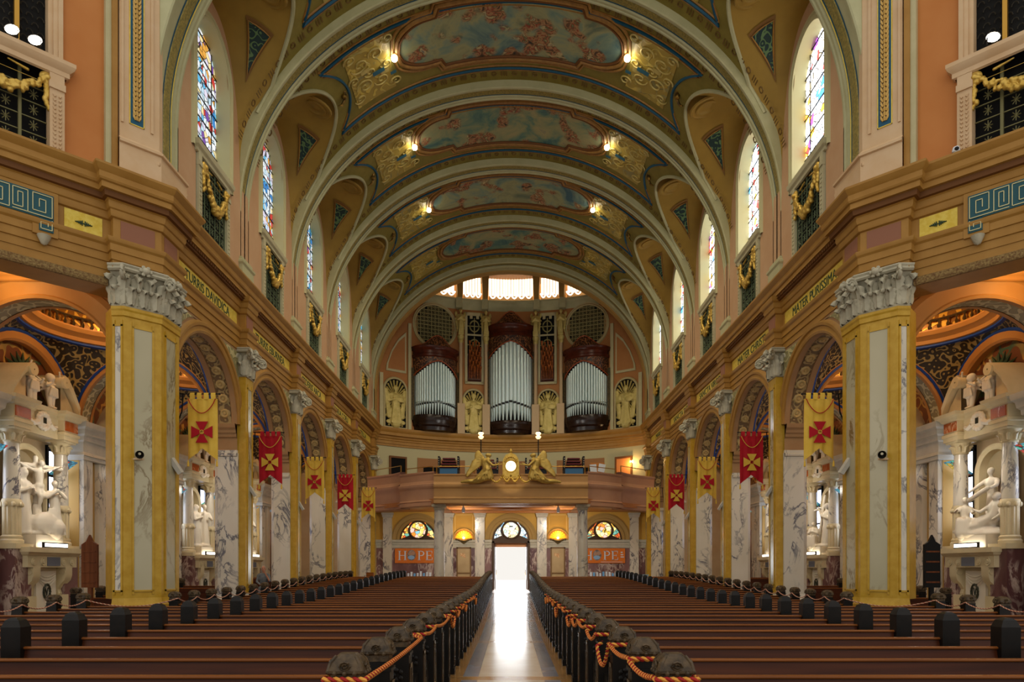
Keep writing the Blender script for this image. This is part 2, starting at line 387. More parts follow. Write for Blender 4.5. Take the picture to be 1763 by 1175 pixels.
for s in (-1, 1):
    sd = SIDE[s]
    wall = struct('wall_'+sd, 'nave arcade wall on the %s with ochre cornice and gold lettered frieze' % sd)
    mb = MB(); mb.sweep(ent_path(), ENT); part(mb, 'entablature', ochre, wall, s, .4)
    mb = MB(); mb.sweep(ent_path(False), COR); part(mb, 'cornice', ochre, wall, s, .4)
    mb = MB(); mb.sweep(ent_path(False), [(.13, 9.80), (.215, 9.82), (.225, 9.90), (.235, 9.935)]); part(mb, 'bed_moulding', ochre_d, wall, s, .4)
    # dentil course under the cornice lip
    for k in range(5):
        y0, y1 = bay(k); mb = MB(); n = 34
        for i in range(n):
            y = y0+.1+(y1-y0-.2)*(i+.5)/n; mb.box(WF-.27, WF-.1, y-.035, y+.035, 9.86, 9.95)
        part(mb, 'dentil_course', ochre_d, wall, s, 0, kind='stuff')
        # gold frieze with mosaic lettering
        mb = MB(); mb.box(WF-.012, WF+.02, y0+.18, y1-.18, ZFR0, ZFR1)
        fr = part(mb, 'frieze_panel', goldp, wall, s, 0); fr['label'] = 'gold mosaic frieze panel with dark letters'
        w = words[s][k]; L = y1-y0
        text(w, .36, fr, letter, (s*(WF-.016), (y0+y1)/2, (ZFR0+ZFR1)/2-.005), (pi/2, 0, s*-pi/2), sx=min(1.35, 3.35/(len(w)*.24)))
        # plain ressaut faces over the pilasters
        if k:
            mb = MB(); mb.box(PF-.012, PF+.01, YC[k]-.25, YC[k]+.25, ZFR0, ZFR1); part(mb, 'frieze_block', ressm, wall, s, 0)
        # spandrel wall pierced by the arch
        R = (y1-y0)/2-.1 if k else 1.98; yc = (y0+y1)/2; n = 40
        fr_, bk_, bo = [], [], []
        for i in range(n+1):
            y = y0-.35+(y1-y0+.7)*i/n; d = abs(y-yc); zb = ZSPR+sqrt(R*R-d*d) if d < R else ZSPR
            fr_.append([(WF, y, zb), (WF, y, ZARC+.1)]); bk_.append([(WB, y, zb), (WB, y, ZARC+1.2)])
        mb = MB(); mb.loft(fr_); mb.loft(bk_); part(mb, 'spandrel_wall', mauve, wall, s, 0)
        arc = lambda r, u: [(u, yc+r*cos(pi*i/36), ZSPR+r*sin(pi*i/36)) for i in range(37)]
        prof = [(0, .0), (0, .05), (.06, .07), (.10, .05), (.17, .05), (.20, .09), (.27, .10), (.30, .04), (.34, 0)]
        mb = MB(); mb.loft([arc(R+dr, WF-du) for dr, du in prof]); part(mb, 'archivolt', ochre, wall, s, .5)
        # soffit: ochre margins, dark sunk band with gilt rosettes
        mb = MB(); mb.loft([arc(R, WF), arc(R, WF+.16), arc(R+.03, WF+.17), arc(R+.03, WB-.17), arc(R, WB-.16), arc(R, WB)]); part(mb, 'soffit', mauve, wall, s, .5)
        mb = MB(); mb.loft([arc(R+.022, WF+.18), arc(R+.022, WB-.18)]); so = part(mb, 'soffit_band', soffm, wall, s, .5)
        if ros_proto is None:
            t = MB()
            t.lathe([(0.001, .05), (.035, .045), (.05, .02), (.075, .03), (.09, .045), (.115, .045), (.13, .02), (.15, 0)], n=10)
            ros_proto = mesh_of(t, 'rosette', .6); ros_proto.materials.append(rosem)
        for i in range(13):
            a = pi*(i+.75)/14.5; nrm = Vector((0, -cos(a), -sin(a)))
            o = link('rosette', ros_proto, so); o.location = (s*(WF+WB)/2, yc+(R+.02)*cos(a), ZSPR+(R+.02)*sin(a))
            o.rotation_euler = nrm.to_track_quat('Z', 'Y').to_euler()
        # relief panels in the spandrel corners
        for e in (-1, 1):
            pts = [(yc+e*(R+.02), ZARC-.08)]
            for i in range(9):
                a = (pi/2 if e > 0 else pi/2)-e*(.30+.72*(8-i)/8); pts.append((yc+(R+.42)*cos(a), min(ZARC-.08, ZSPR+(R+.42)*sin(a))))
            mb = MB(); mb.sheet(pts, lambda a, b: (WF+.01, a, b), lambda a, b: (WF-.02, a, b)); part(mb, 'spandrel_relief', spandm, wall, s, 0)
    mb = MB(); mb.prism([dg(.60, -.012), dg(.10, -.012), dg(.10, .02), dg(.60, .02)], ZFR0, ZFR1); mb.box(PF-.012, PF+.02, 15.95, 16.55, ZFR0, ZFR1); part(mb, 'frieze_block', ressm, wall, s, 0)
    # diagonal crossing wall above and below the entablature
    mb = MB()
    a, b = dg(.2, .22), dg(7, .22); a2, b2 = dg(.2, 1.), dg(7, 1.)
    mb.prism([a, b, b2, a2], 8.0, ZARC+.05); mb.prism([dg(.2, .3), dg(7, .3), b2, a2], ZARC, ZCOR)
    part(mb, 'crossing_lintel', ochre, wall, s, 0)
    mb = MB(); mb.sweep([dg(7, .2), dg(.75, .2)], [(-.02, 7.98), (.05, 7.98), (.07, 8.02), (.07, 8.12), (.03, 8.16), (.0, 8.16)]); part(mb, 'carved_lintel_edge', M('carved_edge', '#9c8350', .6, col2='#6b4a28', nscale=25, bump=.8, bscale=60), wall, s, 0)
    # Greek key panel and gold panel on the lintel frieze
    def dbox(mb, t0, t1, o0, o1, z0, z1): return mb.prism([dg(t0, o0), dg(t1, o0), dg(t1, o1), dg(t0, o1)], z0, z1)
    mb = dbox(MB(), .82, 1.33, .2, .24, 8.98, 9.44); gp = part(mb, 'gold_frieze_panel', goldp, wall, s, 0)
    mb = MB()
    for i in range(5):
        for q in (-1, 1):
            t = 1.075+q*(.02+i*.022); dbox(mb, t-.006, t+.006, .17, .2, 9.16+.012*i, 9.26-.012*i)
    dbox(mb, .96, 1.19, .18, .2, 9.20, 9.215); mb2 = MB(); part(mb, 'emblem', letter, gp, s, 0)
    mb = dbox(MB(), 1.42, 4.2, .12, .2, 8.88, 9.62); dbox(mb, 1.42, 1.74, .12, .2, 8.68, 8.9); fp = part(mb, 'key_panel_frame', ochre, wall, s, 0)
    mb = dbox(MB(), 1.48, 4.2, .10, .13, 9.02, 9.54); dbox(mb, 1.48, 1.66, .10, .13, 8.76, 9.05); part(mb, 'key_panel_ground', M('teal_ground', '#28535b', .6), fp, s, 0)
    keym = M('key_mosaic', '#d9cf9a', .6); mb = MB()
    def seg(t0, t1, z0, z1): dbox(mb, min(t0, t1)-.0045, max(t0, t1)+.0045, .085, .11, min(z0, z1)-.007, max(z0, z1)+.007)
    for q in range(5):
        t0 = 1.50+q*.52
        for (a, b, c, d) in ((0, 0, 9.06, 9.50), (0, .24, 9.50, 9.50), (.24, .24, 9.50, 9.14), (.24, .08, 9.14, 9.14), (.08, .08, 9.14, 9.40), (.08, .16, 9.40, 9.40), (.16, .16, 9.40, 9.24),
                             (0, .48, 9.06, 9.06), (.30, .30, 9.06, 9.50), (.30, .48, 9.50, 9.50), (.48, .48, 9.50, 9.12), (.36, .36, 9.12, 9.42), (.36, .42, 9.42, 9.42), (.42, .42, 9.42, 9.20), (.36, .48, 9.12, 9.12)):
            seg(t0+a, t0+b, c, d)
    for (a, b, c, d) in ((0, 0, 8.80, 9.0), (0, .14, 8.80, 8.80), (.14, .14, 8.80, 8.94), (.05, .14, 8.94, 8.94), (.05, .05, 8.87, 8.94)): seg(1.50+a, 1.50+b, c, d)
    part(mb, 'greek_key', keym, fp, s, 0)
    t = MB(); t.lathe([(.001, -.2), (.06, -.17), (.11, -.06), (.13, 0)], (dg(1.6, .1)[0], dg(1.6, .1)[1], 8.66), 10); part(t, 'carved_boss', stone, fp, s)
    # upper diagonal wall: orange plaster, moulded strips, corner pier above the main pier
    mb = MB(); mb.prism([dg(.6, .3), dg(1.42, .3), dg(1.42, 1.), dg(.6, 1.)], ZCOR, 22); dbox(mb, 1.4, 6, .55, 1., 15.5, 22); part(mb, 'upper_wall', orange_w, wall, s, 0)
    mb = MB(); dbox(mb, .3, 1.0, .36, 1.3, ZCOR-.4, 22); part(mb, 'wall_core', orange_w, wall, s, 0)
    mb = MB(); dbox(mb, .70, .78, .16, .4, ZCOR, 22); part(mb, 'wall_strip', cream, wall, s, 0)
    mb = MB(); dbox(mb, .62, .70, .10, .4, ZCOR, 22); part(mb, 'wall_strip', ochre, wall, s, 0)
    CP = [(PF+.06, 16.0), (PF+.06, 15.85), dg(.60, .06), dg(.60, .5), (9.3, 16.0)]
    mb = MB(); mb.prism(CP, 11.35, 22); cp = part(mb, 'corner_pier', creamw, wall, s, 0)
    for (t0, t1) in ((.11, .15), (.55, .585)):
        mb = MB(); dbox(mb, t0, t1, .03, .1, 11.7, 22); part(mb, 'corner_moulding', creamw, cp, s, 0)
    mb = MB(); mb.sweep([dg(.62, .03), (PF+.03, 15.82), (PF+.03, 17.05)], [(0, ZCOR), (.04, ZCOR), (.04, 11.2), (.09, 11.22), (.09, 11.28), (.05, 11.3), (.0, 11.36), (-.3, 11.37)])
    mb.prism([dg(.62, .0), (PF, 15.82), (PF, 17.05), (9, 17.05), (9, 16)], ZCOR, 11.3); part(mb, 'pedestal', creamw, wall, s, .4)
    mb = MB(); dbox(mb, .26, .45, .045, .08, 11.75, 22); sp = part(mb, 'blue_strip', bluem, cp, s, 0)
    mb = MB(); dbox(mb, .245, .26, .04, .08, 11.73, 22); dbox(mb, .45, .465, .04, .08, 11.73, 22); dbox(mb, .245, .465, .04, .08, 11.73, 11.75); part(mb, 'gilt_fillet', goldp, sp, s, 0)
    mb = MB()
    for i in range(46):
        z = 11.85+i*.11
        for q in (-1, 0, 1):
            c = dg(.355+q*.022, .03); d = dg(.355+q*.06, .03); mb.tube([(c[0], c[1], z), (d[0]*.6+c[0]*.4, d[1]*.6+c[1]*.4, z+.07), (d[0], d[1], z+.15)], [.022, .03, .005], 5)
    part(mb, 'laurel_garland', M('laurel_gilt', '#b8934a', .5, .3, col2='#cba862', nscale=15), sp, s, .6)

# ---------------------------------------------------------------- pierced gallery windows in the diagonal walls
def garland(key, half, drop, r=.13, n=15):
    """swag of fruit and flowers with two hanging ends"""
    if key in BLOB: return BLOB[key]
    rnd = random.Random(3); pr = []; n = 26
    for i in range(n):
        t = -1+2*i/(n-1); y = t*half*.82; z = -drop*(1-t*t); rr = r*(1.05-.45*abs(t))
        for q in range(5):
            a = rnd.uniform(0, 2*pi); f = rnd.uniform(.25, .8)
            pr.append(('e', (-.05-.07*(1-f), y+f*rr*cos(a)*.6, z+f*rr*sin(a)), (rr*.42, rr*rnd.uniform(.25, .42), rr*rnd.uniform(.25, .42))))
    for e in (-1, 1):
        pr.append(('e', (-.06, e*half*.9, .06), (.07, .15, .15))); pr.append(('e', (-.12, e*half*.9, .06), (.05, .06, .06)))
        for i in range(6): pr.append(('e', (-.05, e*half*.92+rnd.uniform(-.05, .05), -.12-i*.085), (.06, .085-.008*i, .07)))
        pr.append(('c', (-.03, e*half*.55, .1), (-.03, e*half*.2, .16), .035, .02))
    pr.append(('c', (-.02, -half*.9, -.02), (-.02, half*.9, -.02), .012, .012))
    return blob(key, pr, .016, 0)
for s in (-1, 1):
    sd = SIDE[s]; nm = 'crossing gallery opening'
    g = thing('gallery_window', 'dark pierced gallery opening with gilt garland, far %s above the cornice' % sd, 'gallery window', (s*10.3, 14.6, ZCOR), kind='structure')
    def dbox(mb, t0, t1, o0, o1, z0, z1): return mb.prism([dg(t0, o0), dg(t1, o0), dg(t1, o1), dg(t0, o1)], z0, z1)
    mb = dbox(MB(), 1.4, 6, .62, .68, ZCOR, 15.6); part(mb, 'lattice_screen', M('honeycomb_screen', '#0d0c0a', .8), g, s, 0)
    mb = MB()
    for r in range(16):
        for c in range(9):
            p = dg(1.58+c*.14+(.07 if r % 2 else 0), .58); z = 12.75+r*.17
            pts = [(p[0]+.062*cos(a*pi/5)*.7071, p[1]-.062*cos(a*pi/5)*.7071, z+.085*sin(a*pi/5)) for a in range(6)]; mb.tube(pts, .012, 4)
    part(mb, 'screen_scales', M('screen_bronze', '#2e2a20', .6), g, s, .6, kind='stuff')
    mb = dbox(MB(), 1.86, 1.92, .45, .6, 12.4, 15.6); part(mb, 'screen_post', brass, g, s, 0)
    mb = dbox(MB(), 1.33, 1.52, .16, .5, ZCOR, 12.2); fp = part(mb, 'pilaster', creamw, g, s, 0)
    mb = MB()
    for i in range(13):
        for q in (-1, 1):
            p = dg(1.425+q*.025, .14); r_ = dg(1.425+q*.055, .14); z = 10.62+i*.09; mb.tube([(p[0], p[1], z), (r_[0], r_[1], z+.05)], [.024, .008], 5)
    part(mb, 'carved_husks', creamw, fp, s)
    mb = dbox(MB(), 1.32, 1.53, .12, .2, 11.86, 12.0); part(mb, 'pilaster_cap', creamw, fp, s, 0)
    mb = MB(); mb.sweep([dg(6, .2), dg(1.3, .2), dg(1.3, .5)], [(0, 12.18), (.05, 12.2), (.05, 12.3), (.12, 12.36), (.15, 12.42), (.15, 12.5), (-.4, 12.5)]); part(mb, 'shelf', creamw, g, s, .4)
    mb = MB(); 
    for (t0, t1, o) in ((1.34, 1.40, .22), (1.40, 1.46, .26), (1.46, 1.52, .32)): dbox(mb, t0, t1, o, .6, 12.5, 22)
    part(mb, 'jamb', creamw, g, s, 0)
    mb = MB()
    for i in range(4):
        t = 1.86+i*.34; dbox(mb, t-.02, t+.02, .40, .5, ZCOR, 12.2)
    for i in range(5): dbox(mb, 1.52, 3.6, .44, .47, 10.55+i*.33, 10.57+i*.33)
    for i in range(4):
        for j in range(4):
            t = 1.69+i*.34; z = 10.72+j*.33; p = dg(t, .42)
            for q in range(4):
                a = q*pi/4; w = .085; mb.tube([(p[0]-w*cos(a)*.7, p[1]+w*cos(a)*.7, z-1.3*w*sin(a)), (p[0]+w*cos(a)*.7, p[1]-w*cos(a)*.7, z+1.3*w*sin(a))], .010, 4)
    part(mb, 'grille', M('grille_bronze', '#6f6a45', .5, .3), g, s, 0, kind='stuff')
    me = garland('large_swag', .95, .42, .17)
    o = mesh_obj('garland', me, g, gold); p = dg(2.15, .30); o.location = Vector((s*p[0], p[1], 12.0))-Vector(g.location); o.rotation_euler = (0, 0, (pi/4 if s > 0 else pi-pi/4))
    for j, t in enumerate((1.70, 1.98) if s < 0 else (1.78,)):
        p = dg(t, .16); fl = thing('floodlight', 'round glowing floodlight on the %s gallery shelf%s' % (sd, ', nearest the cream jamb' if j == 0 and s < 0 else (', beside a gilt post' if s > 0 else ', cut nearer the frame edge')), 'floodlight', (s*p[0], p[1], 12.5))
        ln = Vector((-s*.55, .75, .1)).normalized()
        mb = MB(); mb.lathe([(.04, -.12), (.08, -.1), (.125, 0), (.135, .02)], n=14); ho = part(mb, 'housing', blackm, None); ho.parent = fl; ho.location = (0, 0, .2); ho.rotation_euler = Vector((-s*.3, -.8, .2)).to_track_quat('Z', 'Y').to_euler()
        mb = MB(); mb.lathe([(.001, .03), (.06, .028), (.125, .012)], n=14); le = part(mb, 'lens', EMIT('flood_lens', '#fff0d8', 14), None); le.parent = fl; le.location = (0, 0, .2); le.rotation_euler = ho.rotation_euler
        mb = MB(); mb.tube([(-.12, 0, .2), (-.12, 0, .05), (0, 0, 0), (.12, 0, .05), (.12, 0, .2)], .014, 5); br = part(mb, 'bracket', blackm, None); br.parent = fl
# ================================================================== CAPITALS AND PIERS
def leaf_mesh(w, h, curl, key):
    if key in BLOB: return BLOB[key]
    mb = MB(); R = 12; C = 8; rings = []
    for i in range(R+1):
        t = i/R; z = h*sin(min(1, t*1.05)*pi/2*.98)-(h*.22*((t-.75)/.25)**1.5 if t > .75 else 0)
        out = .015+curl*t**2.6; env = (.62+.42*sin(pi*min(1, t*1.1)))*(1 if t < .85 else 1-.6*(t-.85)/.15)
        lobe = 1+.16*(1 if i % 3 == 1 else (-1 if i % 3 == 0 else 0)); ww = w*env*lobe
        row = []
        for j in range(C+1):
            c = j/C-.5; rib_ = .028*(1-abs(c)*2)+.014*cos(c*6*pi); row.append((ww*c, -out-rib_+.05*(2*c)**2*(1-t*.3), z-.03*abs(c)*2*(i % 3 == 0)))
        rings.append(row)
    mb.loft(rings); rb = [[(x, y+.035, z-.012) for x, y, z in r] for r in rings]; mb.loft([list(reversed(r)) for r in rb])
    me = mesh_of(mb, key, 1.2); me.materials.append(stone); BLOB[key] = me; return me
def volute_mesh():
    if 'volute' in BLOB: return BLOB['volute']
    mb = MB(); pts = []; rr = []
    for i in range(34):
        a = i/33*2.3*2*pi; r = .13*(1-i/40); pts.append((0, -.02-.13+r*cos(a)*1., r*sin(a))); rr.append(.035*(1-.5*i/33))
    mb.tube(pts, rr, 6); mb.tube([(0, -.02, 0), (0, .10, -.14), (0, .16, -.34)], [.035, .03, .02], 6)
    mb.ball((0, -.15, 0), (.05, .045, .045))
    me = mesh_of(mb, 'volute', 1.2); me.materials.append(stone); BLOB['volute'] = me; return me
def capital(parent, path, s, h=.85, z0=ZCAP0, nl=.27):
    """Corinthian capital wrapped around an open plan path (u,y) travelled with the outside on the left"""
    org = Vector(ORG[parent.name])
    mb = MB(); mb.sweep(path, [(-.05, z0), (.02, z0), (.04, z0+.03), (.02, z0+.06), (-.03, z0+.09), (-.03, z0+h*.6), (.02, z0+h*.76), (.08, z0+h*.84)])
    cap = part(mb, 'capital', stone, parent, s, .8)
    mb = MB(); P = [Vector(p) for p in path]; n2 = []
    mb.sweep(path, [(-.05, z0+h*.84), (.15, z0+h*.84), (.19, z0+h*.88), (.17, z0+h*.93), (.20, z0+h*.97), (.20, z0+h), (-.1, z0+h)]); part(mb, 'abacus', stone, cap, s, .5)
    lo = leaf_mesh(.26, .38, .17, 'acanthus_low'); hi = leaf_mesh(.27, .66, .24, 'acanthus_high'); vo = volute_mesh()
    for i in range(len(P)-1):
        a, b = P[i], P[i+1]; d = (b-a); L = d.length; d.normalize(); nrm = Vector((-d.y, d.x)); n = max(1, round(L/nl))
        ang = math.atan2(nrm.y, s*nrm.x)+pi/2
        for tier, me in ((0, lo), (1, hi)):
            cnt = n if tier == 0 else n+1
            for j in range(cnt):
                f = (j+.5)/n if tier == 0 else j/n
                if tier == 1 and j == cnt-1 and i < len(P)-2: continue
                p = a+d*L*f+nrm*(.01 if tier else .06)
                sc = L/n/.27
                o = link('leaf', me, cap); o.location = Vector((s*p.x, p.y, z0+.06))-org; o.rotation_euler = (0, 0, ang); o.scale = (min(1.15, sc), 1, 1)
    for i in range(1, len(P)-1):
        d0 = (P[i]-P[i-1]).normalized(); d1 = (P[i+1]-P[i]).normalized(); nn = Vector((-d0.y-d1.y, d0.x+d1.x)).normalized()
        p = P[i]+nn*.10; o = link('volute', vo, cap); o.scale = (1.3, 1.25, 1.25); o.location = Vector((s*p.x, p.y, z0+h*.72))-org; o.rotation_euler = (0, 0, math.atan2(nn.y, s*nn.x)+pi/2)
    for i in range(len(P)-1):
        L = (P[i+1]-P[i]).length
        if L > .5:
            c = (P[i]+P[i+1])/2; d = (P[i+1]-P[i]).normalized(); nrm = Vector((-d.y, d.x)); q = c+nrm*.2
            mb = MB()
            mb.ball((q.x, q.y, z0+h*.93), (.09, .09, .085), 8, 6)
            for a in range(6): mb.ball((q.x+d.x*.1*cos(a*pi/3), q.y+d.y*.1*cos(a*pi/3), z0+h*.93+.09*sin(a*pi/3)), .045, 6, 4)
            for e in (-1, 1):
                cc = c+d*e*.13+nrm*.10; mb.tube([(cc.x, cc.y, z0+h*.45), (cc.x+nrm.x*.06, cc.y+nrm.y*.06, z0+h*.66), (cc.x+d.x*e*.08+nrm.x*.1, cc.y+d.y*e*.08+nrm.y*.1, z0+h*.78)], [.03, .03, .05], 6)
                mb.ball((cc.x+nrm.x*.03, cc.y+nrm.y*.03, z0+h*.44), .055, 6, 5)
            part(mb, 'fleuron', stone, cap, s)
    return cap
ords = ['first', 'second', 'third', 'fourth', 'last']
def panel_face(parent, a, b, z0, z1, s, m=.1):
    """framed marble inlay standing on a pier face between plan points a and b"""
    a, b = Vector(a), Vector(b); d = (b-a).normalized(); n = Vector((-d.y, d.x)); L = (b-a).length
    def q(u, o): p = a+d*u+n*o; return (p.x, p.y)
    mb = MB()
    mb.prism([q(m, -.02), q(L-m, -.02), q(L-m, .006), q(m, .006)], z0+.1, z1-.1)
    il = part(mb, 'marble_inlay', marble_y if L > .5 else marble, parent, s, 0)
    mb = MB()
    for u0, u1, za, zb in ((m-.04, m, z0, z1), (L-m, L-m+.04, z0, z1), (m-.04, L-m+.04, z1-.14, z1-.1), (m-.04, L-m+.04, z0+.06, z0+.1)):
        mb.prism([q(u0, -.02), q(u1, -.02), q(u1, .022), q(u0, .022)], za, zb)
    part(mb, 'inlay_moulding', yellow, il, s, 0)
for s in (-1, 1):
    sd = SIDE[s]
    # main crossing pier
    t = thing('crossing_pier', 'large faceted yellow pier with cream marble inlays, %s of the pews' % sd, 'pier', (s*8.6, 16, 0), kind='structure')
    A, B, C, D, F, G = (PF, 16.67), (PF, 15.82), (8.65, 15.27), (8.92, 15.27), (9.3, 15.67), (9.3, 16.67)
    mb = MB(); mb.prism([A, G, F, D, C, B], 1.0, ZCAP0); part(mb, 'shaft', yellow, t, s, 0)
    path = [D, C, B, A]
    mb = MB(); mb.sweep(path, [(.12, 0), (.12, .55), (.09, .58), (.12, .66), (.10, .74), (.05, .78), (.05, .86), (.02, .92), (.0, 1.02), (-.1, 1.02)]); part(mb, 'base', yellow, t, s, .4)
    mb = MB(); mb.sweep(path, [(.0, ZCAP0-.22), (.03, ZCAP0-.2), (.03, ZCAP0-.1), (.05, ZCAP0-.06), (.05, ZCAP0), (-.05, ZCAP0)]); part(mb, 'necking', yellow, t, s, .4)
    panel_face(t, C, B, 1.1, ZCAP0-.3, s, .2); panel_face(t, B, A, 1.1, ZCAP0-.3, s, .2); panel_face(t, D, C, 1.1, ZCAP0-.3, s, .07)
    capital(t, path, s, .9)
    sp = thing('pier_spotlight', 'small black spotlight fixed to the %s crossing pier' % sd, 'spotlight', (s*8.43, 15.42, 4.2))
    mb = MB(); mb.lathe([(.03, -.09), (.07, -.06), (.09, .03), (.09, .06)], n=12); h = part(mb, 'lamp_head', blackm, None); h.parent = sp; h.location = (-s*.1, -.1, .05); h.rotation_euler = (pi/2+.3, 0, -s*.5)
    mb = MB(); mb.box(-.12, .12, -.04, .04, -.06, -.02); part(mb, 'mount', creamw, None).parent = sp
    cm = thing('slim_loudspeaker', 'slim pale angled loudspeaker on the nave face of the %s crossing pier' % sd, 'speaker', (s*8.04, 16.4, 4.15))
    mb = MB(); mb.box(-.05, .05, -.09, .09, -.2, .2); b_ = part(mb, 'cabinet', greyst, None, 1, 0); b_.parent = cm; b_.rotation_euler = (.25, s*.5, 0)
    mb = MB(); mb.box(-.04, .12, -.02, .02, -.02, .02); b_ = part(mb, 'arm_bracket', blackm, None, s, 0); b_.parent = cm
    for k in range(1, 6):
        y = YC[k]
        t = thing('arcade_pier', 'marble arcade pier with yellow pilaster, %s from the %s crossing pier' % (ords[k-1], sd), 'pier', (s*8.6, y, 0), 'piers of the %s arcade' % sd, 'structure')
        mb = MB(); mb.prism([(WF, y-.29), (WF, y+.29), (WB-.12, y+.36), (WB, y+.28), (WB, y-.28), (WB-.12, y-.36), (WF, y-.36)], .9, 5.21); part(mb, 'marble_body', marble, t, s, 0)
        bp = [(WB, y-.36), (WF, y-.36), (PF, y-.29), (PF, y+.29), (WF, y+.36), (WB, y+.36)]
        mb = MB(); mb.sweep([(WB, y-.36), (WF, y-.36), (WF, y-.29), (PF, y-.29), (PF, y+.29), (WF, y+.29), (WF, y+.36), (WB, y+.36)], [(.08, 0), (.08, .6), (.05, .66), (.08, .74), (.03, .8), (.0, .92)]); part(mb, 'base', marble, t, s, .4)
        mb = MB(); mb.prism([(PF, y-.29), (WF+.05, y-.29), (WF+.05, y+.29), (PF, y+.29)], .9, ZCAP0); part(mb, 'pilaster', yellow, t, s, 0)
        panel_face(t, (PF, y-.29), (PF, y+.29), 1.1, ZCAP0-.2, s, .14)
        ip = [(WF+.02, y-.36), (WB, y-.36), (WB, y+.36), (WF+.02, y+.36)]
        mb = MB(); mb.sweep(list(reversed(ip)), [(.0, 5.10), (.05, 5.12), (.06, 5.18), (.03, 5.21)]); mb.prism(ip, 5.15, 5.3); part(mb, 'marble_cap', marble, t, s, .4)
        mb = MB(); mb.sweep(list(reversed(ip)), [(-.01, 5.21), (-.01, 5.66), (.04, 5.70), (.05, 5.78), (.09, 5.82), (.10, 5.9), (.15, 5.96), (.17, 6.04), (.17, ZSPR), (-.3, ZSPR)]); part(mb, 'impost', mauve, t, s, .4)
        capital(t, [(WF, y-.29), (PF, y-.29), (PF, y+.29), (WF, y+.29)], s, .85)
        if k < 5:
            cm = thing('slim_loudspeaker', 'slim grey loudspeaker on the %s pier of the %s arcade' % (ords[k-1], sd), 'speaker', (s*8.05, y+.1, 4.1), 'slim speakers on the %s piers' % sd)
            mb = MB(); mb.box(-.04, .04, -.07, .07, -.18, .18); b_ = part(mb, 'cabinet', greyst, None, 1, 0); b_.parent = cm; b_.rotation_euler = (.25, s*.5, 0)
            mb = MB(); mb.box(-.03, .1, -.02, .02, -.02, .02); b_ = part(mb, 'arm_bracket', blackm, None, s, 0); b_.parent = cm
# ================================================================== CLERESTORY, WINDOWS, VAULT
CW, GW = 8.25, 8.60                        # clerestory wall face, glass plane
WZ0, WSP, WR = 13.0, 15.62, 1.02           # sill, springing, half width
pal = lambda *a: [(p, hx(c)) for p, c in a]
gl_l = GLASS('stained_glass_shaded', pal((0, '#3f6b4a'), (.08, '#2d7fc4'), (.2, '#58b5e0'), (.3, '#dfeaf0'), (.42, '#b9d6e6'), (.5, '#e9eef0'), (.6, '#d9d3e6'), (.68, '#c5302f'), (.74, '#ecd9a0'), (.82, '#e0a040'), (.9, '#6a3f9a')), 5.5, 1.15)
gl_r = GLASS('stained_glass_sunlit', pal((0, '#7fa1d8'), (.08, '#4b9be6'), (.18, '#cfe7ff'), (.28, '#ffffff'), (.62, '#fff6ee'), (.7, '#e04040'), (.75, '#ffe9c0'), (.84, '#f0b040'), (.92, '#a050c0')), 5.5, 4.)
leadm = M('lead_bar', '#14161a', .6)
trim_win = M('window_stone', '#b0a985', .6, col2='#bab390', nscale=3)
grille_m = M('grille_green_bronze', '#5d6a4e', .5, .3)
lampm = EMIT('bulb_glow', '#fff2d6', 40)
ceiling = struct('ceiling', 'painted and gilded barrel vault with cream ribs and frescoes', 'ceiling')
def bz(x, off=0.): return VC+(VB-off)*sqrt(max(0, 1-(x/(VA-off))**2))
def bpt(x, y, off=0.):                      # point on the barrel pushed inwards by off
    th = math.acos(max(-1, min(1, x/VA))); return ((VA-off)*cos(th), y, VC+(VB-off)*sin(th))
def whole(x0, x1, n): return [x0+(x1-x0)*i/n for i in range(n+1)]
fres_sky = [pal((.3, '#2c5862'), (.42, '#5c7d6c'), (.52, '#8b9068'), (.62, '#a0976a'), (.75, '#47606a')), pal((.3, '#66735c'), (.45, '#98986c'), (.55, '#748a78'), (.7, '#3c5f6a'))]
fres_fig = pal((.3, '#2c2a26'), (.4, '#6b4a2c'), (.47, '#a88458'), (.53, '#8c3b26'), (.58, '#54603c'), (.66, '#c0a878'), (.74, '#3a4a5c'))
trim = M('vault_moulding', '#a1763a', .5, col2='#8c6530', nscale=6)
ornm = M('vault_band_ornament', '#6e5428', .6)
trianm = ORN('triangle_ornament', '#12302b', '#5c7a4a', 7., .62, .6, .5)
ribm = M('rib_plaster', '#aba87f', .5, col2='#b4b188', nscale=2)
ribg = M('rib_gilt_band', '#a89650', .45, .3, col2='#7d7440', nscale=18, bump=.6, bscale=50)
wn = 0
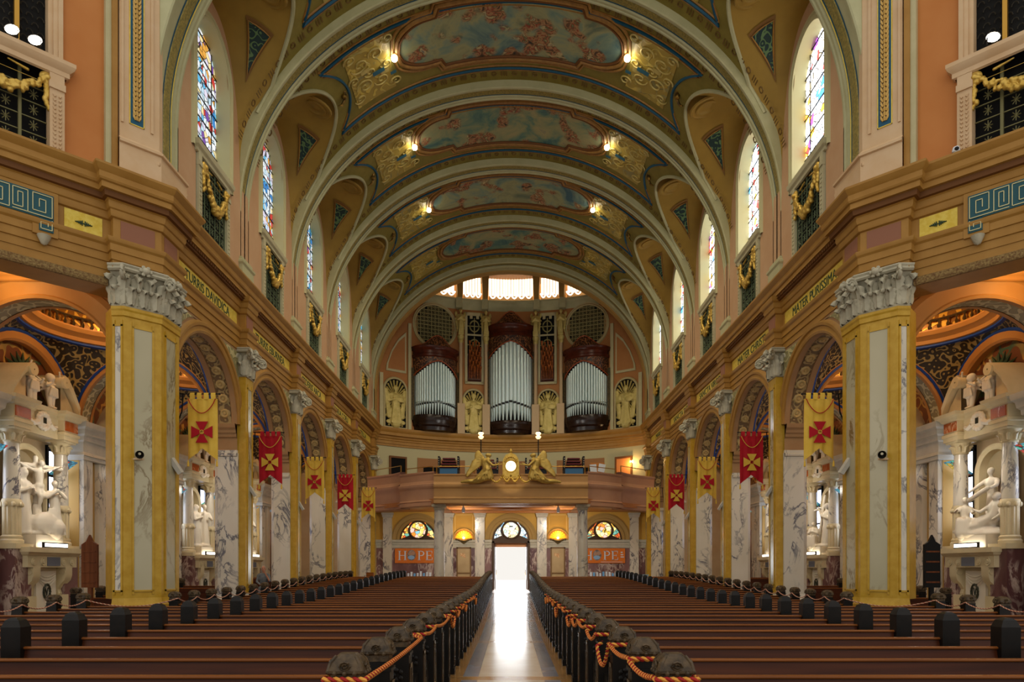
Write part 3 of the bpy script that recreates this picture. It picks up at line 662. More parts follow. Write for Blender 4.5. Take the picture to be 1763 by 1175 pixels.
for k in range(5):
    y0 = YC[k]+(.36 if k else .75); y1 = YC[k+1]-.36; b0, b1 = bay(k); zc = (b0+b1)/2 if k else 18.9
    hb = min(zc-y0, y1-zc)
    ylo, yhi = zc-hb, zc+hb
    def w_of(x):
        x = abs(x); return 0. if x <= 6.12 else hb*min(1., sqrt((x-6.12)/1.2))
    # barrel surface with the window lunettes cut out
    xs = whole(-7.34, -6.2, 16)+[-6.16, -6.13, -6.12]+whole(-6, 6, 40)+[6.12, 6.13, 6.16]+whole(6.2, 7.34, 16)
    mb = MB()
    for e in (-1, 1):
        rings = []
        for x in xs:
            w = w_of(x); ye = (y0 if e < 0 else y1)
            rings.append([bpt(x, zc+e*w+(ye-zc-e*w)*j/3) for j in range(4)])
        mb.loft(rings)
    va = part(mb, 'vault_bay', vaultm, ceiling, smooth=.9)
    for e in ((-1, 1) if k else (1,)):       # ornament band beside each rib
        mb = MB(); yb_ = y0+.34 if e < 0 else y1-.34; a = .25; n = 0
        while a < pi-.25:
            x = VA*cos(a); p = Vector(bpt(x, yb_, .015)); q = Vector(bpt(VA*cos(a+.012), yb_, .015)); d = (q-p).normalized(); nn = Vector((-x, 0, -(p.z-VC))).normalized()
            if n % 2 == 0:
                for m_ in (-.09, 0, .09):
                    c = p+d*m_; mb.add([c+d*i*.022+Vector((0, j*.11, 0))+nn*.012 for i, j in ((-1, -1), (1, -1), (1, 1), (-1, 1))], [(0, 1, 2, 3)])
            else:
                mb.tube([p+d*.085*cos(t*pi/5)+Vector((0, .085*sin(t*pi/5), 0)) for t in range(10)], .02, 4, True)
            a += .045; n += 1
        part(mb, 'ornament_band', ornm, va, smooth=0, kind='stuff')
    # blue border line of the painted compartment
    mb = MB(); xi = 5.62+1.2*((hb-.62)/hb)**2
    far = [(x, hb-.62) for x in whole(0, xi, 26)]+[(5.62+1.2*(t)**2, hb*t) for t in whole((hb-.62)/hb, 0, 10)[1:]]
    loop = far+[(x, -w) for x, w in reversed(far[:-1])]+[(-x, -w) for x, w in far[1:]]+[(-x, w) for x, w in reversed(far[:-1])][:-1]
    mb.tube([bpt(x, zc+w, .02) for x, w in loop], .05, 5, True); part(mb, 'blue_border', bluem, va)
    for dd, rr, mm in ((.16, .035, trim), (-.13, .03, trim)):
        mb = MB(); lp = [(x*(1-dd*.022), w*(1-dd*.55)) for x, w in loop]; mb.tube([bpt(x, zc+w, .01) for x, w in lp], rr, 5, True); part(mb, 'border_moulding', mm, va)
    # fresco and its frame
    def fh(x):
        x = abs(x)
        return 1.22 if x < 2.35 else (1.22-.3*(x-2.35)/.12 if x < 2.47 else (.92 if x < 2.8 else .92*sqrt(max(0, 1-((x-2.8)/1.05)**2))))
    fx = whole(-3.85, -2.85, 10)+whole(-2.8, -2.47, 2)+[-2.35]+whole(-2.2, 2.2, 20)+[2.35]+whole(2.47, 2.8, 2)+whole(2.85, 3.85, 10)
    fy = -.35 if k else -.1
    mb = MB(); mb.loft([[bpt(x, zc+fy+max(.01, fh(x))*j, .03) for j in (-1, -.5, 0, .5, 1)] for x in fx])
    fm = FRESCO('fresco_painting_%d' % k, k+1, fres_sky[k % 2], fres_fig)
    fr = part(mb, 'fresco', fm, va); fr['label'] = 'ceiling painting of figures among clouds'
    ol = [(x, fh(x)) for x in fx]+[(x, -fh(x)) for x in reversed(fx)][1:-1]
    for gx, rr, mt, io in ((0, .05, ochre_d, .05), (.10, .07, trim, .05), (.24, .05, trim, .03)):
        mb = MB(); mb.tube([bpt(x*(1+gx/4.2), zc+fy+h_+(gx if h_ > .02 else -gx if h_ < -.02 else 0)*1., io) for x, h_ in ol], rr, 6, True); part(mb, 'fresco_frame', mt, va)
    # gilded scroll compartments either side of the fresco
    for e in (-1, 1):
        mb = MB(); g_x = whole(4.15, 5.5, 8)
        mb.loft([[bpt(e*x, zc+fy*.6+1.24*j, .03) for j in whole(-1, 1, 6)] for x in g_x]); sc = part(mb, 'scroll_panel', vgold, va)
        mb = MB(); rnd = random.Random(k*3+e)
        for (px, py, R_, tw) in ((4.55, .55, .26, 1), (4.55, -.6, .26, -1), (5.1, .45, .3, -1), (5.1, -.5, .3, 1), (4.3, 0, .2, 1), (5.4, 0., .18, -1), (4.85, 0, .2, 1), (5.35, .85, .2, 1), (5.35, -.9, .2, -1), (4.1, .95, .2, -1), (4.1, -.98, .2, 1)):
            pts = []; 
            for i in range(20):
                a = tw*i*.42; r_ = R_*(1-i/24); pts.append(bpt(e*(px+r_*cos(a)), zc+fy*.6+py+r_*sin(a), .045))
            mb.tube(pts, .03, 4)
        for (px, py) in ((4.4, .3), (5.0, -.15)): mb.add([bpt(e*(px+a), zc+fy*.6+py+b, .06) for a, b in ((-.14, -.09), (.14, -.09), (.14, .09), (-.14, .09))], [(0, 1, 2, 3)])
        part(mb, 'scrollwork', goldrel, sc, kind='stuff')
        mb = MB(); mb.add([bpt(e*(4.6+a), zc+fy*.6+.15+b, .08) for a, b in ((-.2, -.09), (.2, -.09), (.2, .09), (-.2, .09))], [(0, 1, 2, 3)]); mb.add([bpt(e*(4.15+a), zc+fy*.6+.5+b, .08) for a, b in ((-.1, -.07), (.1, -.07), (.1, .07), (-.1, .07))], [(0, 1, 2, 3)]); part(mb, 'blue_cartouche', M('cartouche_blue', '#2c5f73', .5), sc, smooth=0)
    for s in (-1, 1):
        sd = SIDE[s]
        # lunette surface lofted from the wall arch to the edge on the barrel
        th = whole(.05, math.acos(7.3/VA), 8)
        half = [(VA*cos(a), hb) for a in th]+[(6.12+1.2*t*t, hb*t) for t in whole(1, 0, 14)[1:]]
        n = len(half); Pe = [Vector(bpt(x, zc+w)) for x, w in half]+[Vector(bpt(x, zc-w)) for x, w in reversed(half[:-1])]
        Qh = []
        for i in range(n):
            f = i/(n-1); ph = pi/2*f; Qh.append((hb*cos(ph)**.8, 13.0+4.35*sin(ph)**.9))
        Qw = [Vector((CW, zc+d, z)) for d, z in Qh]+[Vector((CW, zc-d, z)) for d, z in reversed(Qh[:-1])]
        def lun(i, v, inn=0.):
            f = max(0, min(len(Pe)-1.001, i)); a = int(f); t = f-a
            P = Pe[a].lerp(Pe[a+1], t); Q = Qw[a].lerp(Qw[a+1], t); r = Q.lerp(P, v)
            cen = Vector((8.0, zc, 13.5)); o = (r-cen).normalized(); return r+o*(.10*sin(pi*v)-inn)
        mb = MB(); mb.loft([[lun(i, v) for i in range(len(Pe)-1)]+[Qw[-1].lerp(Pe[-1], v)] for v in whole(0, 1, 8)])
        lu = part(mb, 'lunette', lunm, ceiling, s, 1.2)
        mb = MB(); mb.tube([p+Vector((-.02, 0, -.02)) for p in Pe[6:-6]], .06, 6); part(mb, 'lunette_edge', ribm, lu, s)
        mid = n-1
        for e in (-1, 1):                    # dark triangular ornaments on the haunches
            pA, pB, pC = (mid+e*4.0, .36), (mid+e*7.6, .68), (mid+e*11.0, .28)
            tri = lambda q, inn: [lun(a[0]*(1-q)+(pA[0]+pB[0]+pC[0])/3*q, a[1]*(1-q)+(pA[1]+pB[1]+pC[1])/3*q, inn) for a in (pA, pB, pC)]
            def tess(q, inn, mb):
                P3 = [(a[0]*(1-q)+(pA[0]+pB[0]+pC[0])/3*q, a[1]*(1-q)+(pA[1]+pB[1]+pC[1])/3*q) for a in (pA, pB, pC)]
                rows = [[lun(P3[0][0]*(1-u)*(1-v)+P3[1][0]*(1-v)*u+P3[2][0]*v, P3[0][1]*(1-u)*(1-v)+P3[1][1]*(1-v)*u+P3[2][1]*v, inn) for u in whole(0, 1, 4)] for v in whole(0, .98, 5)]
                mb.loft(rows)
            mb = MB(); tess(-.25, .04, mb); tp = part(mb, 'triangle_panel', brown, lu, s)
            mb = MB(); tess(.0, .07, mb); part(mb, 'triangle_ornament', trianm, tp, s)
            mb = MB(); P3 = (pA, pB, pC); mb.tube([lun(P3[i % 3][0]*(1-f)+P3[(i+1) % 3][0]*f, P3[i % 3][1]*(1-f)+P3[(i+1) % 3][1]*f, .08) for i in range(3) for f in (0, .34, .67)], .022, 4, True); part(mb, 'triangle_fillet', ochre, tp, s)
        c = lun(mid, .70, .06); ax = (c-Vector((8.3, zc, 12))).normalized()
        t = MB(); t.lathe([(.001, .06), (.1, .05), (.16, .02), (.26, .03), (.30, .07), (.36, .07), (.38, .02), (.46, .02), (.5, .06), (.55, .05), (.57, 0)], n=20)
        R_ = ax.to_track_quat('-Z', 'Y').to_matrix(); mb = MB(); mb.add([R_ @ Vector(v)+c for v in t.v], t.f); part(mb, 'rosette', lunm, lu, s)
        # gilt shell ornament at the tip of the lunette
        c = Vector(bpt(5.80, zc, .06)); mb = MB()
        for i in range(5):
            a = -.9+i*.45; mb.tube([c, c+Vector((-.02, .14*sin(a), .13*cos(a)+.05)), c+Vector((.06, .22*sin(a), .2*cos(a)))], [.05, .06, .02], 5)
        mb.ball(c, .1); mb.tube([c+Vector((0, .1, -.02)), c+Vector((.12, .16, -.2)), c+Vector((.2, .04, -.3))], [.05, .05, .02], 5); part(mb, 'gilt_crest', M('dark_gilt', '#a07c34', .35, .6, col2='#3a2a12', nscale=9), lu, s)
        # clerestory wall
        mb = MB(); n2 = 44; hole = lambda d: WSP+sqrt(max(0, WR*WR-d*d))
        up, lo = [], []
        ysx = whole(y0-.4 if k else y0-.09, zc-WR, 10)+whole(zc-WR, zc+WR, 20)+whole(zc+WR, y1+.4, 10)
        dz = [abs(y-zc) for y in ysx]
        top = lambda d: 13.0+4.35*max(0, 1-(min(d, hb)/hb)**(1/.8*2))**.45 + .3
        mb.loft([[(CW, y, ZCOR-.05), (CW, y, top(abs(y-zc)))] for y in ysx[:11]]); mb.loft([[(CW, y, ZCOR-.05), (CW, y, top(abs(y-zc)))] for y in ysx[-11:]])
        mb.loft([[(CW, y, hole(abs(y-zc))), (CW, y, top(abs(y-zc)))] for y in ysx[10:33]])
        part(mb, 'clerestory_wall', pink, ceiling, s, 0)
        # window
        wn += 1
        w = thing('window_%d' % wn, 'tall round-headed stained glass window over a garlanded grille, %s bay on the %s' % (['first', 'second', 'third', 'fourth', 'fifth'][k], sd), 'window', (s*CW, zc, WZ0), 'clerestory windows on the %s' % sd, 'structure')
        prof = [(zc-WR, WZ0-.3)]+[(zc-WR, WSP)]+[(zc-WR*cos(pi*i/24), WSP+WR*sin(pi*i/24)) for i in range(1, 24)]+[(zc+WR, WSP), (zc+WR, WZ0-.3)]
        mb = MB(); mb.loft([[(u, y, z) for y, z in prof] for u in (CW, GW+.05)]); part(mb, 'reveal', green_cream, w, s, .8)
        mb = MB(); ex = lambda g_: [(zc-(WR+g_), WZ0-.3)]+[(zc-(WR+g_)*cos(pi*i/24), WSP+(WR+g_)*sin(pi*i/24)) for i in range(25)]+[(zc+(WR+g_), WZ0-.3)]
        mb.loft([[(CW-d, y, z) for y, z in ex(g_)] for g_, d in ((0, 0), (0, .05), (.05, .06), (.08, .03), (.15, .03), (.18, .07), (.24, .06), (.26, 0))]); part(mb, 'frame', green_cream, w, s, .5)
        cols = [(-WR+.01, -.66), (-.65, .65), (.66, WR-.01)]; rows = [WZ0+.58*i for i in range(8)]
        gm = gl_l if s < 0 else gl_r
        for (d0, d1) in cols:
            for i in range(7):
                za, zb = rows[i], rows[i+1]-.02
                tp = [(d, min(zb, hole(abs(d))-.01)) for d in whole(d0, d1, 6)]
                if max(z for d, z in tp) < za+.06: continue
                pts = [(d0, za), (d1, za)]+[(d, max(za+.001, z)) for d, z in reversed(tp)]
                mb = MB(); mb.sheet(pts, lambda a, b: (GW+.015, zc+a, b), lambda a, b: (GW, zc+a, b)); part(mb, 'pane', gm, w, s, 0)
        mb = MB()
        for i in range(1, 7):
            z = rows[i]-.01; d = WR if z < WSP else sqrt(max(.01, WR*WR-(z-WSP)**2)); mb.tube([(GW-.02, zc-d, z), (GW-.02, zc+d, z)], .018, 5)
        for d in (-.655, .655): mb.tube([(GW-.02, zc+d, WZ0), (GW-.02, zc+d, hole(abs(d)))], .014, 5)
        part(mb, 'saddle_bars', leadm, w, s)
        # sill shelf and grille below
        gw = .80
        mb = MB(); mb.sweep([(CW+.1, zc-1.04), (CW-.02, zc-1.04), (CW-.02, zc+1.04), (CW+.1, zc+1.04)], [(0, 12.62), (.05, 12.64), (.06, 12.72), (.11, 12.77), (.13, 12.85), (.13, 12.9), (-.05, 12.93), (-.5, 13.0)]); mb.box(CW, GW+.1, zc-1.0, zc+1.0, 12.7, 12.99); part(mb, 'sill', trim_win, w, s, .4)
        for e in (-1, 1):
            mb = MB(); a, b = sorted((zc+e*gw, zc+e*(gw+.19))); mb.box(CW-.07, CW+.1, a, b, ZCOR-.02, 12.64); mb.box(CW-.10, CW, a-.01, b+.01, 12.3, 12.42)
            for i in range(14): mb.box(CW-.085, CW, (a+b)/2-.05, (a+b)/2+.05, 10.6+i*.115, 10.66+i*.115)
            part(mb, 'grille_pilaster', trim_win, w, s, 0)
        mb = MB(); mb.box(CW+.06, CW+.1, zc-gw-.01, zc+gw+.01, ZCOR-.02, 12.64); part(mb, 'grille_backing', M('grille_void', '#0b0d0b', .8), w, s, 0)
        mb = MB()
        for i in range(6): d = -gw+2*gw*i/5; mb.tube([(CW+.02, zc+d, ZCOR), (CW+.02, zc+d, 12.62)], .02, 5)
        for i in range(7): z = ZCOR+.1+i*.33; mb.tube([(CW+.02, zc-gw, z), (CW+.02, zc+gw, z)], .016, 5)
        for i in range(5):
            for j in range(6):
                c = (zc-gw+.16+i*.32, ZCOR+.27+j*.33)
                for q in range(4): a = q*pi/4; mb.tube([(CW+.02, c[0]-.1*cos(a), c[1]-.1*sin(a)), (CW+.02, c[0]+.1*cos(a), c[1]+.1*sin(a))], .009, 4)
        part(mb, 'grille', grille_m, w, s, 0, kind='stuff')
        o = mesh_obj('garland', garland('window_swag', .78, .75, .19), w, gold); o.location = (-s*.02, 0, 12.32-WZ0); o.rotation_euler = (0, 0, 0 if s > 0 else pi)
    # ceiling spotlights beside the fresco
    if 0 <= k <= 3:
        for s in (-1, 1):
            p = Vector(bpt(4.02*s, zc-.4, .12))
            t = thing('ceiling_lamp', 'bright bulb beside the %s end of the %s ceiling painting' % (SIDE[s], ['nearest', 'first visible', 'second', 'third'][k]), 'lamp', p, 'bulbs on the vault')
            mb = MB(); mb.lathe([(.03, .14), (.1, .12), (.11, .03), (.08, 0)], n=12); part(mb, 'socket', trim, None).parent = t
            mb = MB(); mb.ball((0, 0, -.06), .11, 12, 8); part(mb, 'bulb', lampm, None).parent = t
            light('bulb_light', 'SPOT', p+Vector((0, 0, -.2)), 650, (1, .86, .62), .1, rot=(-s*.15, .28, -1), spot=2.3, blend=.7)
# ribs
def rib(yc, w, nm, a0=0.):
    hw = w/2
    prof = [(-hw, -.35), (-hw, .02), (-hw+.03, .05), (-hw+.08, .05), (-hw+.10, .015), (-hw+.17, .015), (-hw+.19, -.03), (-hw+.2, -.03),
            (hw-.2, -.03), (hw-.19, -.03), (hw-.17, .015), (hw-.10, .015), (hw-.08, .05), (hw-.03, .05), (hw, .02), (hw, -.35)]
    def ring(a, pr): return [((RA-d)*cos(a), yc+y, VC+(RB-d)*sin(a)) for y, d in pr]
    def legs(pr, x): return [(s_*(RA-d), yc+y, x) for y, d in pr]
    th = whole(0, pi, 72)
    def strip(pr, name, mat, par):
        mb = MB(); R_ = [[(RA-d, yc+y, 11.2) for y, d in pr]]+[ring(a, pr) for a in th]+[[(-(RA-d), yc+y, 11.2) for y, d in pr]]
        mb.loft(R_); return part(mb, name, mat, par, smooth=.5)
    r = strip(prof, 'rib', ribm, ceiling)
    g0, g1 = (-hw+.2, hw-.25) if w < 1 else (-.08, .22)
    strip([(g0, -.028), (g0+.02, -.01), ((g0+g1)/2, .0), (g1-.02, -.01), (g1, -.028)], 'gilt_band', ribg, r)
    strip([(g1, -.022), (g1+.025, -.02), (g1+.04, -.022)], 'blue_line', bluem, r)
    if w > 1:
        strip([(g1+.045, -.02), (g1+.06, -.005), (g1+.075, -.02)], 'gilt_fillet', goldp, r); strip([(g0-.05, -.022), (g0-.025, -.02), (g0-.01, -.022)], 'blue_line', bluem, r)
    for s_ in (-1, 1):
        mb = MB(); mb.sweep([(8.7, yc-hw-.03), (RA-.1, yc-hw-.03), (RA-.1, yc+hw+.03), (8.7, yc+hw+.03)], [(0, ZCOR), (.06, ZCOR), (.06, 10.95), (.1, 11.0), (.1, 11.06), (.04, 11.12), (.03, 11.2), (-.1, 11.22), (-.4, 11.22)])
        part(mb, 'rib_pedestal', ribm if nm else creamw, r, s_, .4)
for k in range(6):
    rib(YC[k] if k else 16.42, .72 if k else 1.1, k)
# light from outside enters nowhere else: outer shell behind the clerestory and over the vault
shell = struct('roof_shell', 'outer roof above the vault', 'roof')
mb = MB()
mb.box(-9.6, 9.6, 15.8, 46, 20.9, 21.0)
for s in (-1, 1): mb.box(min(s*8.9, s*9.0), max(s*8.9, s*9.0), 15.8, 46, 10.2, 21.0)
part(mb, 'roof_slab', brown, shell, smooth=0)
# ================================================================== END WALL, ORGAN
endw = struct('wall_back', 'curved organ wall of warm orange plaster framed by the last vault arch')
def cw(x, o=0.):                            # point on the concave wall, o towards the nave
    y = apse(x); d = Vector((-x, 32.0-y)).normalized(); return (x+d.x*o, y+d.y*o)
def curved(x0, x1, z0, z1, o, n=16, back=None):  # slab following the concave wall
    mb = MB(); bk = o-.06 if back is None else back
    mb.loft([[(*cw(x, bk), z0), (*cw(x, o), z0), (*cw(x, o), z1), (*cw(x, bk), z1)] for x in whole(x0, x1, n)], True, True); return mb
organ_wall = M('organ_wall_plaster', '#a46d3c', .65, col2='#ac7643', nscale=1)
part(curved(-8.5, 8.5, ZCOR-.1, 19.2, 0, 40, -.1), 'organ_wall_face', organ_wall, endw, smooth=.4)
path = [cw(x) for x in whole(8.4, -8.4, 40)]
mb = MB(); mb.sweep(path, [(-.1, 9.3), (.06, 9.32), (.06, 9.44), (.1, 9.46), (.1, 9.62), (.14, 9.66), (.14, 9.74), (.2, 9.8), (.22, 9.9), (.34, 9.95), (.34, 10.12), (.4, 10.2), (.45, 10.32), (.45, ZCOR), (-.1, ZCOR)])
mb.v = [(p[0], p[1], p[2]) for p in mb.v]; part(mb, 'organ_cornice', ochre, endw, smooth=.4)
# choir gallery wall below the cornice: cream frame with brown panels
part(curved(-8.5, 8.5, 5.4, 9.35, 0, 40, -.1), 'choir_wall_face', M('choir_cream', '#b5ad84', .6), endw, smooth=.4)
for x0, x1, z0, z1, m_ in ((-5.95, -3.0, 6.2, 8.75, mauve), (-2.55, -1.35, 6.2, 8.75, mauve), (-1.0, 1.0, 6.2, 8.75, mauve), (1.35, 2.55, 6.2, 8.75, mauve), (3.0, 5.95, 6.2, 8.75, mauve)):
    part(curved(x0, x1, z0, z1, .05, 8), 'choir_panel', M('choir_brown', '#9a6c40', .6), endw, smooth=.4)
for x0, x1 in ((-5.6, -3.4), (3.4, 5.4)): part(curved(x0, x1, 5.6, 8.2, .07, 8), 'dark_recess', dark, endw, smooth=.4)
# glazed lantern above the organ: five lit bays between tapered ribs
lanm = EMIT('lantern_glass_lit', '#ffdfbd', 3.2)
mb = curved(-8.5, 8.5, 18.85, 19.05, .0, 40, -.1)
mb.sweep(path, [(.0, 18.6), (.1, 18.75), (.16, 18.85), (.2, 19.0), (.28, 19.1), (.28, 19.22), (-.4, 19.25)]); part(mb, 'lantern_ledge', ribm, endw, smooth=.4)
ctr = [(-5.6, -3.62), (-3.05, -1.95), (-1.42, 1.42), (1.95, 3.05), (3.62, 5.6)]
for x0, x1 in ctr:
    n = 16; mb = MB(); sgn = lambda u: .10*sin(pi*u)
    mb.loft([[(*cw(x, -.35-.1*sin(pi*i/n)), 19.66), (*cw(x, -.35-.1*sin(pi*i/n)), 22.5)] for i, x in enumerate(whole(x0, x1, n))])
    ln = part(mb, 'lantern_pane', lanm, endw, smooth=1)
    mb = MB(); nf = max(4, int((x1-x0)/.17))
    for i in range(1, nf):
        x = x0+(x1-x0)*i/nf; p = cw(x, -.33); mb.tube([(*p, 19.66), (*p, 22.5)], .018, 4)
    part(mb, 'glazing_bars', M('lantern_bar', '#c08a50', .5), ln)
    part(curved(x0, x1, 19.2, 19.70, -.2, 12, -.3), 'lantern_apron', M('lantern_apron_brown', '#b08a54', .6), endw, smooth=.4)
    mb = MB(); ns = max(3, int((x1-x0)/.42))
    for i in range(ns):
        xa, xb = x0+(x1-x0)*i/ns, x0+(x1-x0)*(i+1)/ns
        mb.tube([(*cw(xa+(xb-xa)*q/8, .02), 19.72-.26*sin(pi*q/8)) for q in range(9)], .05, 5)
    part(mb, 'scallop_edge', EMIT('lit_scallop', '#fff0dc', 2.2), ln)
for x in (-3.33, -1.68, 1.68, 3.33):
    mb = MB(); p = Vector(cw(x, .15)); q = Vector(cw(x, -.3))
    mb.loft([[(p.x-w, p.y, z), (p.x+w, p.y, z), (q.x+w, q.y, z), (q.x-w, q.y, z)] for w, z in ((.15, 19.2), (.2, 20.2), (.34, 22.5))], True, True); part(mb, 'lantern_rib', M('lantern_rib_plaster', '#a08448', .6), endw, smooth=0)
    mb = MB(); mb.box(x-.2, x+.2, p.y-.35, p.y+.1, 18.55, 19.2); part(mb, 'rib_corbel', ribm, endw, smooth=0)
mb = MB(); mb.loft([[(9, y, 22.5), (-9, y, 22.5)] for y in (41.2, 46.5)]); mb.loft([[(-9, 46.4, z), (9, 46.4, z)] for z in (18, 23)])
th = whole(0, pi, 40); mb.loft([[((VA+.3)*cos(a), y, VC+(VB+.35)*sin(a)) for a in th] for y in (41.1, 41.3)]); part(mb, 'lantern_vault', M('lantern_vault_plaster', '#c89a5c', .6), endw, smooth=0)
for s in (-1, 1):
    mb = MB(); mb.box(8.3, 8.45, 41.1, 42.6, ZCOR, 19.5); part(mb, 'return_wall', mauve, endw, s, 0)
    # wide inner arch mouldings at the end of the vault
for dr, yy, ww, mm in ((.0, 41.45, .5, ribm), (-.10, 41.75, .35, M('end_arch_ochre', '#b08a4c', .5))):
    mb = MB(); mb.loft([[((RA+dr+.35)*cos(a), yy-ww/2, VC+(RB+dr+.35)*sin(a)) for a in th], [((RA+dr)*cos(a), yy-ww/2, VC+(RB+dr)*sin(a)) for a in th], [((RA+dr)*cos(a), yy+ww/2, VC+(RB+dr)*sin(a)) for a in th]])
    for s in (-1, 1): mb.box(min(s*(RA+dr), s*(RA+dr+.35)), max(s*(RA+dr), s*(RA+dr+.35)), yy-ww/2, yy+ww/2, ZCOR, VC)
    part(mb, 'end_arch_moulding', mm, endw, smooth=.5)
light('lantern_light', 'AREA', (0, 43.8, 21.8), 800, (1, .78, .5), 3.0, rot=(0, -.5, -1))

# round grilles
for s in (-1, 1):
    sd = SIDE[s]; x = s*4.9; p = cw(x, .04); ang = math.atan2(-x, apse(x)-32)   # face normal rotation
    g = thing('round_grille', 'large round window of dark lattice above the %s organ case' % sd, 'grille', (p[0], p[1], 17.3), 'round grilles', rz=-math.atan2(x, apse(x)-32))
    mb = MB(); mb.lathe([(1.30, 0), (1.30, .08), (1.36, .12), (1.42, .08), (1.48, .1), (1.5, 0)], n=40); o = part(mb, 'ring', M('ring_plaster', '#b3a577', .55), None); o.parent = g; o.rotation_euler = (pi/2, 0, 0)
    mb = MB(); mb.lathe([(.001, .01), (1.32, .01)], n=40); o = part(mb, 'dark_backing', M('grille_void', '#0b0d0b'), None); o.parent = g; o.rotation_euler = (pi/2, 0, 0)
    mb = MB()
    for i in range(-5, 6):
        d = i*.24; h = sqrt(max(0, 1.31**2-d*d)); mb.box(d-.022, d+.022, -.07, -.03, -h, h); mb.box(-h, h, -.07, -.03, d-.022, d+.022)
    for i in range(-5, 6):
        for j in range(-5, 6):
            if (i+.5)**2+(j+.5)**2 < 25: mb.tube([(i*.24+.12+.06*cos(a*pi/3), -.05, j*.24+.12+.06*sin(a*pi/3)) for a in range(6)], .014, 4, True)
    o = part(mb, 'lattice', M('lattice_bronze', '#9a9160', .5, .1), None, smooth=0, kind='stuff'); o.parent = g
# slim pierced panels, trumpet pipes and shafts with angels
def place(x, off, z): p = cw(x, off); return (p[0], p[1], z), -math.atan2(x, apse(x)-32)
for s in (-1, 1):
    sd = SIDE[s]; x = s*2.4; loc, rz = place(x, .05, 14.0)
    g = thing('pierced_panel', 'tall cream pierced panel with dark roundels, %s of the middle organ case' % sd, 'panel', loc, 'tall pierced panels', rz=rz)
    def lp(mb, n, m_, sm=0, kd=None, par=None):
        o = part(mb, n, m_, None, smooth=sm, kind=kd); o.parent = par or g; return o
    mb = MB(); mb.box(-.56, .56, -.04, .02, -.15, 4.35); lp(mb, 'backing', dark)
    mb = MB()
    for a, b in ((-.62, -.46), (.46, .62)): mb.box(a, b, -.1, .02, -.2, 4.4)
    mb.box(-.62, .62, -.1, .02, -.25, -.1); mb.box(-.62, .62, -.1, .02, 4.2, 4.4); mb.box(-.3, -.12, -.1, 0, 4.0, 4.2); mb.box(.12, .3, -.1, 0, 4.0, 4.2)
    for z in (2.95, 1.65): mb.box(-.46, .46, -.09, .02, z-.05, z+.05)
    lp(mb, 'frame', cream)
    for z in (3.52, 2.3, 1.1):
        mb = MB(); mb.tube([(.3*cos(a*pi/10), -.06, z+.36*sin(a*pi/10)) for a in range(20)], .045, 5, True); mb.box(-.46, .46, -.07, -.03, z-.03, z+.03); mb.box(-.03, .03, -.07, -.03, z-.55, z+.55); lp(mb, 'roundel', M('roundel_plaster', '#8f8756', .6), .6)
    mb = MB(); mb.box(-.44, .44, -.14, -.05, -.1, 1.7); lp(mb, 'pipe_board', wood_c)
    tr = thing('trumpet_pipe_rank', 'rank of small dark trumpet pipes with flared tops, %s of the middle case' % sd, 'organ pipes', loc, 'trumpet ranks', rz=rz)
    rnd = random.Random(5)
    for r in range(6):
        for c in range(4):
            xx = -.33+c*.2+(.1 if r % 2 else 0); zt = 2.5-r*.32-(.1 if c % 2 else 0)
            mb = MB(); mb.tube([(xx, -.2-.03*r, max(.02, zt-1.6)), (xx, -.24-.03*r, zt-.3), (xx, -.34-.03*r, zt)], [.018, .03, .075], 7)
            o = part(mb, 'trumpet_pipe', M('trumpet_copper', '#b5672e', .3, .4, col2='#6a3415', nscale=8), None); o.parent = tr
    mb = MB(); mb.box(-.4, .4, -.34, -.14, -.05, .03); o = part(mb, 'wind_chest', wood_c, None, smooth=0); o.parent = tr
def angel_prims(h=1.5):
    k = h/1.5; S = lambda *p: tuple(a*k for a in p)
    pr = [('c', S(0, -.02, .05), S(0, -.02, .75), .13*k, .16*k), ('c', S(0, -.02, .75), S(0, -.02, 1.05), .15*k, .15*k), ('c', S(-.12, 0, 1.12), S(.12, 0, 1.12), .09*k, .09*k),
          ('c', S(0, 0, 1.15), S(0, -.02, 1.28), .055*k, .05*k), ('e', S(0, -.04, 1.38), S(.085, .095, .115)), ('e', S(0, .0, 1.41), S(.1, .1, .1)),
          ('e', S(0, -.135, 1.365), S(.016, .022, .025))]
    for e in (-1, 1):
        pr += [('c', S(e*.19, 0, 1.1), S(e*.2, -.1, .86), .06*k, .05*k), ('c', S(e*.2, -.1, .86), S(e*.04, -.2, .98), .05*k, .035*k), ('e', S(e*.03, -.21, 1.0), S(.035, .04, .05))]
        for i in range(5): pr.append(('c', S(e*.1, .1, 1.18-.03*i), S(e*(.30-.03*i), .12, .95-.17*i), .06*k, .035*k))
        pr.append(('e', S(e*.24, .11, 1.25), S(.09, .05, .16)))
        for i in range(3): pr.append(('c', S(e*(.03+.05*i), -.12, .06), S(e*(.02+.03*i), -.15, .8), .035*k, .02*k))
    return pr
